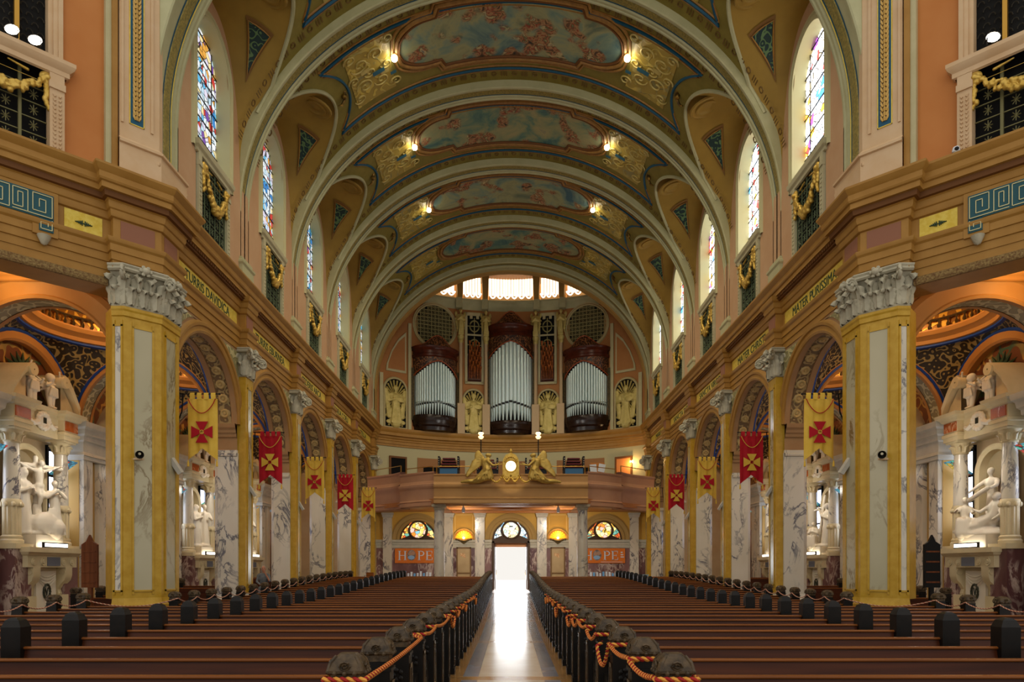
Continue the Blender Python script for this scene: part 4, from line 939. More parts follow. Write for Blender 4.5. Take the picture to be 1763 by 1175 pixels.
for s in (-1, 1):
    for x, nm in ((1.66, 'inner'), (3.32, 'outer')):
        loc, rz = place(s*x, .3, ZCOR)
        t = thing('gilt_shaft', 'slender cream shaft on the organ wall carrying the %s %s angel' % (nm, SIDE[s]), 'column', loc, 'organ wall shafts', rz=rz)
        def lp(mb, n, m_, sm=.6): o = part(mb, n, m_, None, smooth=sm); o.parent = t
        mb = MB(); mb.lathe([(.18, 0), (.18, 1.9), (.15, 1.95), (.12, 2.0), (.11, 5.9), (.13, 5.95)], n=10); lp(mb, 'shaft', M('shaft_plaster', '#b79d78', .55))
        mb = MB(); mb.lathe([(.13, 5.9), (.17, 6.0), (.15, 6.1), (.22, 6.25), (.22, 6.35), (.1, 6.35)], n=10); lp(mb, 'shaft_capital', goldrel)
        mb = MB(); mb.box(-.24, .24, -.2, .3, 0, 1.95); lp(mb, 'pedestal', M('shaft_plaster', '#b79d78'), 0)
        a = thing('angel_statue', 'small gilded angel with folded wings, %s one %s of the middle organ case' % (nm, SIDE[s]), 'statue', (loc[0], loc[1], ZCOR+6.35), 'gilded angels above the organ', rz=rz)
        me = blob('angel', angel_prims(1.75), .03, 1); mesh_obj('figure', me, a, goldrel)
# arched relief panels
def saint_prims(h):
    S = lambda *p: tuple(a*h for a in p); pr = [('c', S(0, 0, .03), S(0, -.01, .45), .13*h, .10*h), ('c', S(0, -.01, .45), S(0, -.02, .68), .10*h, .10*h), ('c', S(-.09, 0, .74), S(.09, 0, .74), .055*h, .055*h), ('c', S(0, 0, .75), S(0, 0, .84), .035*h, .03*h), ('e', S(0, -.02, .90), S(.055, .06, .075)), ('e', S(0, .0, .92), S(.065, .05, .07))]
    for e in (-1, 1):
        pr += [('c', S(e*.13, 0, .73), S(e*.17, -.03, .58), .04*h, .035*h), ('c', S(e*.17, -.03, .58), S(e*.06, -.11, .62), .035*h, .025*h), ('e', S(e*.05, -.12, .63), S(.022, .025, .03))]
        pr.append(('c', S(e*.15, .03, .2), S(e*.22, .03, .85), .06*h, .05*h))
        for i in range(3): pr.append(('c', S(e*(.03+.04*i), -.09, .04), S(e*(.02+.02*i), -.09, .5), .022*h, .014*h))
    pr += [('e', S(.1, -.13, .62), S(.10, .02, .07)), ('e', S(-.14, 0, .06), S(.09, .05, .06)), ('e', S(.14, 0, .06), S(.09, .05, .06))]
    return pr
for s in (-1, 1):
    for x, hw, h, nm in ((2.45, .6, 2.8, 'inner'), (7.25, .7, 3.0, 'outer')):
        loc, rz = place(s*x, .05, ZCOR+.12)
        t = thing('relief_panel', 'arched gilt relief of a robed saint, %s panel on the %s organ wall' % (nm, SIDE[s]), 'relief', loc, 'arched saint reliefs', rz=rz)
        def lp(mb, n, m_, sm=.6, kd=None): o = part(mb, n, m_, None, smooth=sm, kind=kd); o.parent = t; return o
        ol = lambda g_, nn=16: [(-hw-g_, -g_*.3)]+[(-(hw+g_)*cos(pi*i/nn), h-hw+(hw+g_)*sin(pi*i/nn)) for i in range(nn+1)]+[(hw+g_, -g_*.3)]
        mb = MB(); mb.sheet(ol(0), lambda a, b: (a, .03, b), lambda a, b: (a, -.01, b)); lp(mb, 'dark_ground', dark, 0)
        mb = MB(); mb.loft([[(a, -d, b) for a, b in ol(g_)] for g_, d in ((0, 0), (0, .1), (.06, .12), (.12, .08), (.14, 0))]); mb.box(-hw-.12, hw+.12, -.1, .02, -.12, .0); lp(mb, 'surround', M('ring_plaster', '#b3a577'), .5)
        mb = MB(); c = (0, h*.62)
        for i in range(26):
            a = -pi/2+.25+(2*pi-.5)*i/25; d = Vector((cos(a), 0, sin(a)))
            t_ = 0
            while True:
                q = (c[0]+d.x*(t_+.05), c[1]+d.z*(t_+.05))
                lim = q[1] < h-hw and abs(q[0]) < hw-.04 and q[1] > .05 or (q[1] >= h-hw and q[0]**2+(q[1]-h+hw)**2 < (hw-.04)**2)
                if not lim or t_ > 2.2: break
                t_ += .05
            p0 = (c[0]+d.x*.2, -.05, c[1]+d.z*.2); p1 = (c[0]+d.x*t_, -.05, c[1]+d.z*t_); mb.tube([p0, p1], [.025, .06], 4)
        lp(mb, 'rays', goldrel, .6, 'stuff')
        me = blob('saint_relief', saint_prims(2.3), .035, 1); o = mesh_obj('figure', me, t, goldrel, (0, -.1, .15), scale=(1.25, .55, 1.08))
# tall plaster panels beside the outer cases
for s in (-1, 1):
    pts = [(6.62, 14.0), (7.75, 14.0), (7.72, 14.4), (7.45, 15.3), (7.05, 16.1), (6.62, 16.6)]
    for q, (m_, o_) in enumerate(((cream, .05), (organ_wall, .07))):
        cx, cz = 7.1, 14.9; sc = 1-.16*q
        pp = [(s*(cx+(a-cx)*sc), cz+(b-cz)*sc) for a, b in pts]
        mb = MB(); mb.sheet(pp, lambda a, b: (*cw(a, 0), b), lambda a, b, o_=o_: (*cw(a, o_), b)); part(mb, 'plaster_panel', m_, endw, smooth=0)
    for x in (6.42, 8.02):
        part(curved(s*x-.09, s*x+.09, ZCOR, 17.2 if x < 7 else 13.8, .1, 2), 'plaster_strip', cream, endw, smooth=0)
# organ cases
wood_o = ORN('carved_lattice_wood', '#2e140a', '#8c5a33', 8., .6, .4, .8)
def organ(x, npipe, hw, zb, zp0, zpe, zpc, ztip, label):
    loc, rz = place(x, .0, zb); t = thing('organ_case', label, 'organ case', loc, 'organ cases', rz=rz)
    def lp(mb, n, m_, sm=.6, par=None, kd=None): o = part(mb, n, m_, None, smooth=sm, kind=kd); o.parent = par or t; return o
    dp = .95                                     # projection of the bowed front
    arc = lambda g_, n=20: [((hw+g_)*cos(pi+pi*i/n), (dp+g_)*sin(pi+pi*i/n)) for i in range(n+1)]
    def bow(prof, n=20): return [[(a, b, z-zb) for a, b in arc(g_, n)] for g_, z in prof]
    mb = MB(); H = zp0-zb; mb.loft(bow([(-.3, zb), (-.05, zb+.02), (-.02, zb+H*.25), (.06, zb+H*.35), (.06, zb+H*.5), (.10, zb+H*.6), (.12, zb+H*.85), (.08, zb+H), (-.4, zb+H)])); lp(mb, 'base', M('organ_base_wood', '#1d110b', .25, col2='#2b1a10', nscale=3), .5)
    mb = MB(); mb.loft(bow([(-.16, zp0), (-.16, zpc-.05)])); lp(mb, 'dark_interior', dark)
    # side panels
    for e in (-1, 1):
        mb = MB(); mb.box(min(e*(hw-.02), e*(hw+.16)), max(e*(hw-.02), e*(hw+.16)), -.25, .05, zp0-zb-.3, zpe-zb+.5); lp(mb, 'side_fret', M('fret_gilt', '#5e4f2c', .5, .2, col2='#1a140c', nscale=16), 0)
    # pipes along the bow, tallest in the middle
    for i in range(npipe):
        a = pi+pi*(i+.5)/npipe*.94+pi*.03; px, py = (hw-.12)*cos(a), (dp-.12)*sin(a)
        c = abs(sin(a))**1.0; f = abs(cos(a)); zt = zpc-(zpc-zpe)*f**1.6-.02
        r = (hw*pi/npipe)*.40*(1.08 if npipe < 17 else 1)*(1+.5*(1-f)*(npipe < 17))
        r = min(r, hw*pi/npipe*.62)
        zm = zp0+ (zpc-zp0)*(.22-.06*f)
        mb = MB(); mb.lathe([(r*.22, 0), (r*.95, zm-zp0), (r, zm-zp0+.06), (r, zt-zp0)], (px, py, zp0-zb), 10); pp = lp(mb, 'pipe', pipe, .9)
        mb = MB(); w = r*.6; mb.box(px-w, px+w, py-r-.012, py-r+.03, zm-zb+.03, zm-zb+.16); lp(mb, 'pipe_mouth', blackm, 0, pp)
    mb = MB(); zb2 = zp0+(zpc-zp0)*.24; mb.tube([(a, b, zb2-zb) for a, b in arc(-.02)], .025, 5); lp(mb, 'pipe_rail', pipe)
    # carved canopy: lower edge arched over the pipes, cornice, domed crest
    top = zpe+(ztip-zpe)*.50; n = 28
    low = lambda f: zpc-(zpc-zpe)*f**1.6+.0
    mb = MB(); mb.loft([[((hw+.04)*cos(pi+pi*i/n), (dp+.04)*sin(pi+pi*i/n), low(abs(cos(pi*i/n)))-zb) for i in range(n+1)], [((hw+.04)*cos(pi+pi*i/n), (dp+.04)*sin(pi+pi*i/n), max(top, low(abs(cos(pi*i/n)))+.1)-zb) for i in range(n+1)]]); lp(mb, 'carved_valance', wood_o, .9)
    mb = MB(); mb.tube([((hw+.07)*cos(pi+pi*i/n), (dp+.07)*sin(pi+pi*i/n), low(abs(cos(pi*i/n)))-zb) for i in range(n+1)], .035, 5); lp(mb, 'valance_edge', M('edge_copper', '#9b4a24', .4))
    H = ztip-top; mb = MB(); mb.loft(bow([(.03, top-.15), (.1, top-.08), (.1, top+.05), (.06, top+.1), (.06, top+H*.22), (.16, top+H*.30), (.2, top+H*.36), (.2, top+H*.42), (.1, top+H*.45), (-.5, top+H*.45)])); lp(mb, 'cornice', wood_c, .5)
    mb = MB(); z1 = top+H*.44
    cres = lambda f: H*.55*(.12+.88*(.5+.5*cos(pi*min(1, f*1.25))))
    mb.loft([[((hw+.12)*cos(pi+pi*i/n)*(1-.1*q), (dp+.12)*sin(pi+pi*i/n)*(1-.25*q), z1-zb+cres(abs(cos(pi*i/n)))*q) for i in range(n+1)] for q in whole(0, 1, 4)]); lp(mb, 'carved_crest', wood_o, .9)
    mb = MB(); mb.tube([((hw+.12)*cos(pi+pi*i/n)*.9, (dp+.12)*sin(pi+pi*i/n)*.75, z1-zb+cres(abs(cos(pi*i/n)))) for i in range(n+1)], .03, 5); lp(mb, 'crest_edge', M('edge_copper', '#9b4a24'))
    return t
organ(0, 15, 1.42, ZCOR+.02, 11.25, 15.4, 16.35, 18.35, 'tall middle organ case with bowed dark wood and silver pipes')
organ(-4.9, 21, 1.42, ZCOR+.02, 11.4, 13.9, 14.8, 16.45, 'lower organ case of silver pipes on the left of the tall one')
organ(4.9, 21, 1.42, ZCOR+.02, 11.4, 13.9, 14.8, 16.45, 'lower organ case of silver pipes on the right of the tall one')
# ================================================================== BALCONY AND ENTRANCE WALL
ZB = 5.05
doorw = struct('wall_entrance', 'entrance wall below the balcony with marble pilasters and arched lights')
DY = 41.0; F0 = .43
ywall = M('yellow_wall', '#c79a3f', .6, col2='#cfa44b', nscale=1)
cornm = M('pale_string', '#bdb8a6', .5, col2='#b0ab99', nscale=3)
def wbox(x0, x1, z0, z1, o, name, mat, th=.06): return part(MB().box(x0, x1, DY-o, DY-o+th+o, z0, z1), name, mat, doorw, smooth=0)
# wall with real openings for the door
mb = MB()
for x0, x1, z0, z1 in ((-8.6, -1.02, F0, 3.3), (1.02, 8.6, F0, 3.3)): mb.box(x0, x1, DY, DY+.4, z0, z1)
part(mb, 'dado_wall', marble_p, doorw, smooth=0)
mb = MB(); mb.box(-8.6, 8.6, DY, DY+.4, 3.3, 5.3); part(mb, 'upper_wall', ywall, doorw, smooth=0)
for s in (-1, 1):
    for x0, x1 in ((1.12, 8.6),):
        mb = MB(); mb.sweep([(s*(x1 if s > 0 else x0), DY), (s*(x0 if s > 0 else x1), DY)], [(0, 2.92), (.04, 2.94), (.04, 3.1), (.07, 3.13), (.07, 3.22), (.12, 3.28), (.14, 3.36), (.14, 3.42), (0, 3.44)])
        part(mb, 'string_course', cornm, doorw, smooth=.4)
    for xa, xb in ((1.57, 2.14), (3.46, 3.99), (7.12, 7.64)):
        x0, x1 = sorted((s*xa, s*xb))
        t = thing('marble_pilaster', 'veined marble pilaster on the entrance wall, %s from the door on the %s' % ({1.57: 'first', 3.46: 'second', 7.12: 'third'}[xa], SIDE[s]), 'pilaster', ((x0+x1)/2, DY-.1, F0), 'entrance wall pilasters', 'structure')
        mb = MB(); mb.box(x0, x1, DY-.22, DY-.001, F0, 4.85); part(mb, 'shaft', marble, t, smooth=0)
        mb = MB(); mb.sweep([(x1, DY), (x1, DY-.22), (x0, DY-.22), (x0, DY)], [(0, 4.75), (.03, 4.77), (.05, 4.83), (.05, 4.9), (.09, 4.95), (.09, 5.04), (-.1, 5.04)]); mb2 = mb
        part(mb, 'cap_moulding', greyst, t, smooth=.4)
        mb = MB(); mb.box(x0-.05, x1+.05, DY-.28, DY-.001, F0, F0+.35); part(mb, 'plinth', greyst, t, smooth=0)
# arched lights: over the door and over the side bays
gl_y = GLASS('amber_glass', pal((0, '#f0c040'), (.25, '#ffdf70'), (.45, '#f2b8a8'), (.55, '#ffe9a8'), (.7, '#e8862a'), (.85, '#7fb8c8')), 5, 1.6, .04, 2.)
gl_o = GLASS('amber_side_glass', pal((0, '#e8822a'), (.3, '#ffc04a'), (.5, '#e0602a'), (.6, '#ffe08a'), (.8, '#6fae9a')), 5, 1.3, .05, 2.)
gl_b = GLASS('pale_blue_glass', pal((0, '#8fc0dc'), (.3, '#cfe6f2'), (.5, '#f3ead0'), (.65, '#f2c8b8'), (.8, '#7aa6d0')), 5, 1.6, .04, 2.)
archm = M('arch_olive', '#a3844a', .6); frame_d = M('dark_bronze_frame', '#4a3626', .5)
for n_, x in enumerate((-5.57, 0, 5.57)):
    zb = 3.44
    w = thing('window_%d' % (11+n_), ['half-round amber light over the left banner', 'half-round pale blue light over the open door', 'half-round amber light over the right banner'][n_], 'window', (x, DY, zb), kind='structure')
    A = lambda r, y, n=24: [(x+r*cos(pi*i/n), y, zb+r*sin(pi*i/n)) for i in range(n+1)]
    mb = MB(); mb.loft([A(1.58, DY), A(1.58, DY-.08), A(1.5, DY-.1), A(1.42, DY-.06), A(1.3, DY-.06), A(1.26, DY-.1), A(1.14, DY-.1), A(1.1, DY-.02)]); part(mb, 'arch_moulding', archm, w, smooth=.5)
    mb = MB(); mb.add([(x, DY-.005, zb+.001)]+A(1.1, DY-.005), [(0, i+2, i+1) for i in range(24)]); part(mb, 'tracery', frame_d, w, smooth=0)
    mb = MB(); mb.lathe([(.001, 0), (.46, 0), (.46, .03)], n=28); o = part(mb, 'pane', gl_y if n_ != 1 else GLASS('clear_rose_glass', pal((0, '#f6d9a0'), (.35, '#e8f0e0'), (.55, '#f4e6c0'), (.75, '#b8d8c8')), 5, 1.8, .03, 2.), None); o.parent = w; o.location = (0, -.03, .57); o.rotation_euler = (pi/2, 0, 0)
    mb = MB(); mb.lathe([(.46, 0), (.47, .06), (.53, .08), (.57, .05), (.58, 0)], n=28); o = part(mb, 'round_frame', frame_d, None); o.parent = w; o.location = (0, -.02, .57); o.rotation_euler = (pi/2, 0, 0)
    for e in (-1, 1):
        pts = []
        for i in range(9): a = .06+.98*i/8; pts.append((1.0*cos(a), 1.0*sin(a)))
        for i in range(7):
            a = 1.0-1.55*i/6; pts.append((.62*cos(a), .57+.62*sin(a)))
        pts = [(max(.2, p[0]), max(.06, p[1])) for p in pts]
        mb = MB(); mb.sheet([(e*a, b) for a, b in pts], lambda a, b: (x+a, DY-.01, zb+b), lambda a, b: (x+a, DY-.03, zb+b)); part(mb, 'pane', gl_b if n_ == 1 else gl_o, w, smooth=0)
    mb = MB(); mb.box(x-1.12, x+1.12, DY-.1, DY, zb-.1, zb+.02); part(mb, 'sill', frame_d, w, smooth=0)
# side bays with shell lamps and panelled doors
for s in (-1, 1):
    x = s*2.82; sd = SIDE[s]
    mb = MB(); 
    for a, b, c, d in ((-.56, -.5, 3.5, 4.95), (.5, .56, 3.5, 4.95), (-.56, .56, 4.9, 4.95)): mb.box(x+a, x+b, DY-.04, DY, c, d)
    part(mb, 'panel_moulding', M('ochre_line', '#dcb868', .6), doorw, smooth=0)
    t = thing('shell_lamp', 'glowing amber shell-shaped wall lamp %s of the open door' % sd, 'lamp', (x, DY, 3.44), 'shell lamps')
    A = lambda r, y, n=16: [(x+r*cos(pi*i/n), y, 3.44+r*sin(pi*i/n)) for i in range(n+1)]
    mb = MB(); mb.loft([A(.72, DY), A(.72, DY-.05), A(.66, DY-.08), A(.58, DY-.05), A(.54, DY)]); part(mb, 'arch_trim', archm, t, smooth=.5)
    shm = EMIT('shell_amber', '#ff9d22', 1.3)
    for i in range(9):
        a = pi*(i+.5)/9; c0 = Vector((x, DY-.10, 3.5)); c1 = Vector((x+.48*cos(a), DY-.04, 3.5+.46*sin(a)))
        mb = MB(); mb.tube([c0, c0.lerp(c1, .5), c1], [.03, .06, .08], 6); part(mb, 'shell_flute', shm, t, smooth=1)
    mb = MB(); mb.ball((x, DY-.16, 3.53), .07); part(mb, 'bulb', EMIT('shell_bulb', '#ffe9a0', 9), t)
    mb = MB()
    for i in range(7): mb.ball((x-.42+i*.14, DY-.14, 3.40-.05*cos(i*1.05-3.14)), (.1, .1, .07), 8, 5)
    mb.lathe([(.02, -.32), (.12, -.2), (.3, -.08), (.42, -.04)], (x, DY-.02, 3.4), 12, pi, 2*pi, 1, .6); part(mb, 'bracket_foliage', M('lamp_bronze', '#6b5a3a', .5), t)
    light('shell_light', 'POINT', (x, DY-.35, 3.75), 14, (1, .62, .2), .1)
    d = thing('door_%d' % (2 if s < 0 else 3), 'cream panelled side door %s of the open entrance' % sd, 'door', (x, DY, F0), kind='structure')
    dm = M('door_cream', '#b59c72', .5, col2='#bfa67c', nscale=2); dmf = M('door_frame', '#7d5f3a', .5)
    mb = MB(); mb.box(x-.36, x+.36, DY-.05, DY, F0, 2.9); part(mb, 'leaf', dm, d, smooth=0)
    mb = MB()
    for a, b, c, e in ((-.44, -.36, F0, 2.98), (.36, .44, F0, 2.98), (-.44, .44, 2.9, 2.98), (-.36, .36, 1.38, 1.46)): mb.box(x+a, x+b, DY-.09, DY, c, e)
    part(mb, 'frame', dmf, d, smooth=0)
    for a, b in ((.1+F0, .9), (1.0+F0+.1, 2.35)):
        mb = MB(); mb.box(x-.28, x+.28, DY-.065, DY, a, b+.3); part(mb, 'panel', dm, d, smooth=0)
    mb = MB()
    for q in range(3): mb.box(x-.2+.1*q, x-.12+.1*q, DY-.075, DY, 2.45-.05*q, 2.62-.02*q)
    part(mb, 'notice', M('notice_paper', '#c9733c', .8, col2='#e3cfa0', nscale=12), d, smooth=0)
# main open door, street outside
d = thing('door_1', 'tall open entrance doorway flooded with daylight at the end of the aisle', 'door', (0, DY, F0), kind='structure')
mb = MB(); mb.box(-1.14, -1.0, DY-.12, DY+.4, F0, 3.34); mb.box(1.0, 1.14, DY-.12, DY+.4, F0, 3.34); mb.box(-1.14, 1.14, DY-.12, DY+.4, 3.24, 3.4); part(mb, 'frame', frame_d, d, smooth=0)
for s in (-1, 1):
    mb = MB(); mb.box(.93, .985, DY+.1, DY+1.05, F0+.02, 3.22); lf = part(mb, 'leaf', M('open_leaf', '#6b4a38', .35), d, s, 0)
    mb = MB(); mb.tube([(.90, DY+.9, 1.3), (.88, DY+.9, 1.45), (.90, DY+.9, 1.6)], .02, 5); part(mb, 'handle', brass, lf, s)
mb = MB(); mb.box(-1, 1, DY+.3, DY+.45, 3.0, 3.24); part(mb, 'door_head', M('door_head_wood', '#c98e62', .5), d, smooth=0)
out = struct('ground_outside', 'sunlit pale pavement outside the open door', 'pavement')
mb = MB(); mb.box(-14, 14, 41.3, 75, F0-.1, F0); part(mb, 'pavement', M('pale_concrete', '#e0ddd4', .7), out, smooth=0)
# balcony
bal = struct('balcony', 'choir balcony with stepped mauve parapet across the end of the nave', 'balcony')
plan = [(-8.3, 39.6), (-7.3, 38.9), (-6.5, 38.2), (-6.0, 37.5)], [(-6.0, 37.1), (-5.4, 36.6), (-4.7, 36.1), (-3.98, 35.75)], [(-3.98, 35.25), (3.98, 35.25)]
def bprof(z0, z1): 
    H = z1-z0
    return [(-.5, z0), (.0, z0), (.06, z0+.03), (.06, z0+.22), (.10, z0+.26), (.02, z0+.34), (.0, z0+.36), (.03, z0+H*.42), (.06, z0+H*.50), (.14, z0+H*.56), (.16, z0+H*.60), (.16, z0+H*.64), (.05, z0+H*.67), (.03, z0+H*.70), (.0, z0+H*.74), (.02, z0+H*.92), (.06, z0+H*.95), (.08, z0+H*.97), (.08, z1), (-.3, z1)]
mauveb = M('balcony_mauve', '#b58768', .5, col2='#be9170', nscale=1)
mauvec = M('balcony_ochre', '#b58a55', .5, col2='#bd935d', nscale=1)
def smooth_path(p, n=6):
    if len(p) < 3: return p
    o = []
    for i in range(len(p)-1):
        a = Vector(p[max(i-1, 0)]); b = Vector(p[i]); c = Vector(p[i+1]); d_ = Vector(p[min(i+2, len(p)-1)])
        for j in range(n):
            t = j/n; o.append(tuple(.5*((2*b)+(c-a)*t+(2*a-5*b+4*c-d_)*t*t+(3*b-a-3*c+d_)*t**3)))
    return o+[p[-1]]
for q, (p, z1) in enumerate(((plan[0], 7.0), (plan[1], 6.78), (plan[2], 6.58))):
    for s in ((-1, 1) if q < 2 else (1,)):
        pp = smooth_path(p); pp = pp if s > 0 else [(-a, b) for a, b in reversed(pp)]
        pp = list(reversed(pp))
        mb = MB(); mb.sweep(pp, bprof(ZB-(.08 if q < 2 else 0), z1)); o = part(mb, 'parapet', mauveb if q < 2 else mauvec, bal, smooth=.4)
        # end faces
        mb = MB()
        for e in (0, -1):
            a = Vector(pp[e]); b = Vector(pp[1 if e == 0 else -2]); dd = (b-a).normalized() if e == 0 else (a-b).normalized(); nn = Vector((-dd.y, dd.x))
            mb.add([(a.x+nn.x*d_, a.y+nn.y*d_, z) for d_, z in bprof(ZB-(.08 if q < 2 else 0), z1)], [tuple(range(20))])
        part(mb, 'parapet_end', M('parapet_end_brown', '#5c3a2c', .6), bal, smooth=0)
mb = MB(); pl = [(-8.3, 39.9), (-6.1, 37.6), (-4.0, 35.6), (4.0, 35.6), (6.1, 37.6), (8.3, 39.9), (8.3, 42.2), (-8.3, 42.2)]
mb.prism(pl, ZB+.05, 5.35); part(mb, 'soffit', M('soffit_wood', '#b0713a', .35, col2='#bd7e45', nscale=1), bal, smooth=0)
mb = MB(); mb.prism([(-8.3, 40.5), (8.3, 40.5), (8.3, 44.9), (-8.3, 44.9)], 5.35, 5.6); mb.prism([(-4, 35.8), (4, 35.8), (8, 40.4), (-8, 40.4)], 5.35, 5.5); part(mb, 'choir_floor', wood_m, bal, smooth=0)
mb = MB()
for x in (-3.75, 3.75): mb.box(x-.28, x+.28, 35.7, DY, ZB-.05, ZB+.1)
for yy in (36.0, 38.4, 40.6): mb.box(-3.75, 3.75, yy-.2, yy+.2, ZB-.05, ZB+.1)
part(mb, 'soffit_beams', M('soffit_wood', '#b0713a'), bal, smooth=0)
for s in (-1, 1):
    t = thing('balcony_column', 'round veined marble column holding up the %s end of the balcony front' % SIDE[s], 'column', (s*3.77, 35.95, F0), kind='structure')
    mb = MB(); mb.lathe([(.29, .3), (.285, 2.), (.26, 4.35)], (s*3.77, 35.95, F0), 20); part(mb, 'shaft', marble, t, smooth=.8)
    mb = MB(); mb.lathe([(.26, 4.32), (.30, 4.36), (.28, 4.42), (.34, 4.5), (.36, 4.52)], (s*3.77, 35.95, F0), 20); mb.box(s*3.77-.36, s*3.77+.36, 35.59, 36.31, F0+4.5, ZB); part(mb, 'capital', stone, t, smooth=.6)
    mb = MB(); mb.lathe([(.36, .12), (.37, .18), (.32, .24), (.31, .3)], (s*3.77, 35.95, F0), 20); mb.box(s*3.77-.38, s*3.77+.38, 35.57, 36.33, F0, F0+.12); part(mb, 'base', stone, t, smooth=.6)
# brass rails
def railing(pts, z, label):
    a = pts[0]; t = thing('brass_railing', label, 'railing', (a[0], a[1], z-.5), 'brass rails on the balcony')
    for i in range(len(pts)-1):
        mb = MB(); mb.tube([(*pts[i], z), (*pts[i+1], z)], .022, 6); part(mb, 'top_bar', brass, t)
    for p in pts:
        mb = MB(); mb.tube([(*p, z-.5), (*p, z)], .03, 6); part(mb, 'post', brass, t)
railing([(-3.85, 35.45), (-1.9, 35.45)], 7.0, 'brass rail on the balcony front left of the gilt clock')
railing([(3.85, 35.45), (1.9, 35.45)], 7.0, 'brass rail on the balcony front right of the gilt clock')
for s in (-1, 1):
    railing([(s*4.1, 36.0), (s*5.7, 37.15)], 7.1, 'sloping brass rail behind the %s curved parapet' % SIDE[s])
    railing([(s*6.1, 37.9), (s*7.9, 39.6)], 7.4, 'brass rail beside the %s choir doorway' % SIDE[s])
# choir doorways
for s in (-1, 1):
    loc, rz = place(s*7.1, .03, 5.6)
    t = thing('door_%d' % (4 if s < 0 else 5), 'dark choir doorway left of the balcony' if s < 0 else 'choir doorway lit orange from within, right of the balcony', 'door', loc, kind='structure', rz=rz)
    def lp(mb, n, m_, sm=0): o = part(mb, n, m_, None, smooth=sm); o.parent = t; return o
    mb = MB()
    for a, b, c, e in ((-.58, -.48, 0, 3.0), (.48, .58, 0, 3.0), (-.58, .58, 3.0, 3.12)): mb.box(a, b, -.12, .05, c, e)
    lp(mb, 'frame', ochre_d)
    mb = MB(); mb.box(-.5, .5, -.06, 0, 0, 3.0); lp(mb, 'opening', dark if s < 0 else M('passage_glow_paint', '#d98a4a', .6))  # flat panel; the lit passage's orange glow is put into its colour
    if s > 0:
        mb = MB(); mb.box(-.4, .2, -.08, 0, 0, 1.75); lp(mb, 'inner_door', M('red_wood_door', '#b5531f', .4))
        mb = MB()
        for q in (-.32, -.06):
            for z_ in (.2, 1.0): mb.box(q, q+.2, -.1, 0, z_, z_+.6)
        lp(mb, 'door_panels', M('red_wood_panel', '#8c3d16', .4))
        l = thing('passage_lamp', 'bare glowing bulb at the lit choir doorway', 'lamp', (loc[0]+.42, loc[1]-.3, 8.35))
        mb = MB(); mb.ball((0, 0, 0), .11, 12, 8); o = part(mb, 'bulb', EMIT('passage_bulb', '#ffcf80', 30), None); o.parent = l
        mb = MB(); mb.lathe([(.05, .08), (.06, .2), (.02, .24)], n=8); o = part(mb, 'holder', brass, None); o.parent = l
        light('passage_light', 'POINT', (loc[0]+.3, loc[1]-.6, 8.2), 45, (1, .62, .28), .08)
# gilt clock with two angels on the balcony front
ck = thing('gilt_clock', 'gilded domed clock with a bright round face on the balcony front', 'clock', (0, 34.98, 6.0))
def lp(mb, n, m_, par=ck, sm=.7, kd=None): o = part(mb, n, m_, None, smooth=sm, kind=kd); o.parent = par; return o
pts = [(-.3, .3), (-.42, .55), (-.42, 1.1), (-.38, 1.32), (-.26, 1.5), (-.1, 1.58), (.1, 1.58), (.26, 1.5), (.38, 1.32), (.42, 1.1), (.42, .55), (.3, .3)]
mb = MB(); mb.sheet(pts, lambda a, b: (a, .22, b), lambda a, b: (a, -.12, b)); mb.sheet([(a*.86, .95+(b-.95)*.88) for a, b in pts], lambda a, b: (a, 0, b), lambda a, b: (a, -.17, b)); lp(mb, 'case', gold, sm=.5)
mb = MB(); mb.lathe([(.26, 0), (.27, .05), (.31, .06), (.33, .0)], n=24); o = lp(mb, 'bezel', gold); o.location = (0, -.17, .92); o.rotation_euler = (pi/2, 0, 0)
mb = MB(); mb.lathe([(.001, .03), (.26, .03)], n=24); o = lp(mb, 'face', EMIT('clock_face_lit', '#fff6dc', 2.6)); o.location = (0, -.17, .92); o.rotation_euler = (pi/2, 0, 0)
mb = MB(); mb.box(-.012, .012, -.21, -.2, .92, 1.12); mb.box(-.01, .14, -.21, -.2, .91, .93); lp(mb, 'hands', blackm, sm=0)
mb = MB()
for i in range(9): a = pi*(i+.5)/9; mb.ball((.3*cos(a), -.19, 1.12+.27*sin(a)), .055, 6, 5)
mb.lathe([(.1, 1.56), (.06, 1.62), (.09, 1.68), (.07, 1.76), (.02, 1.84), (.001, 1.86)], n=10); lp(mb, 'crest', gold)
mb = MB()
for x0, x1, z0 in ((-.42, 0, .42), (0, .42, .42), (-1.05, -.42, .5), (.42, 1.05, .5)):
    for i in range(10): t_ = i/9; mb.ball((x0+(x1-x0)*t_, -.16, z0-.26*sin(pi*t_)-(.18*abs((x0+(x1-x0)*t_))/1.05 if abs(x0)+abs(x1) > .5 else 0)), .06, 6, 5)
lp(mb, 'swags', gold, kd='stuff')
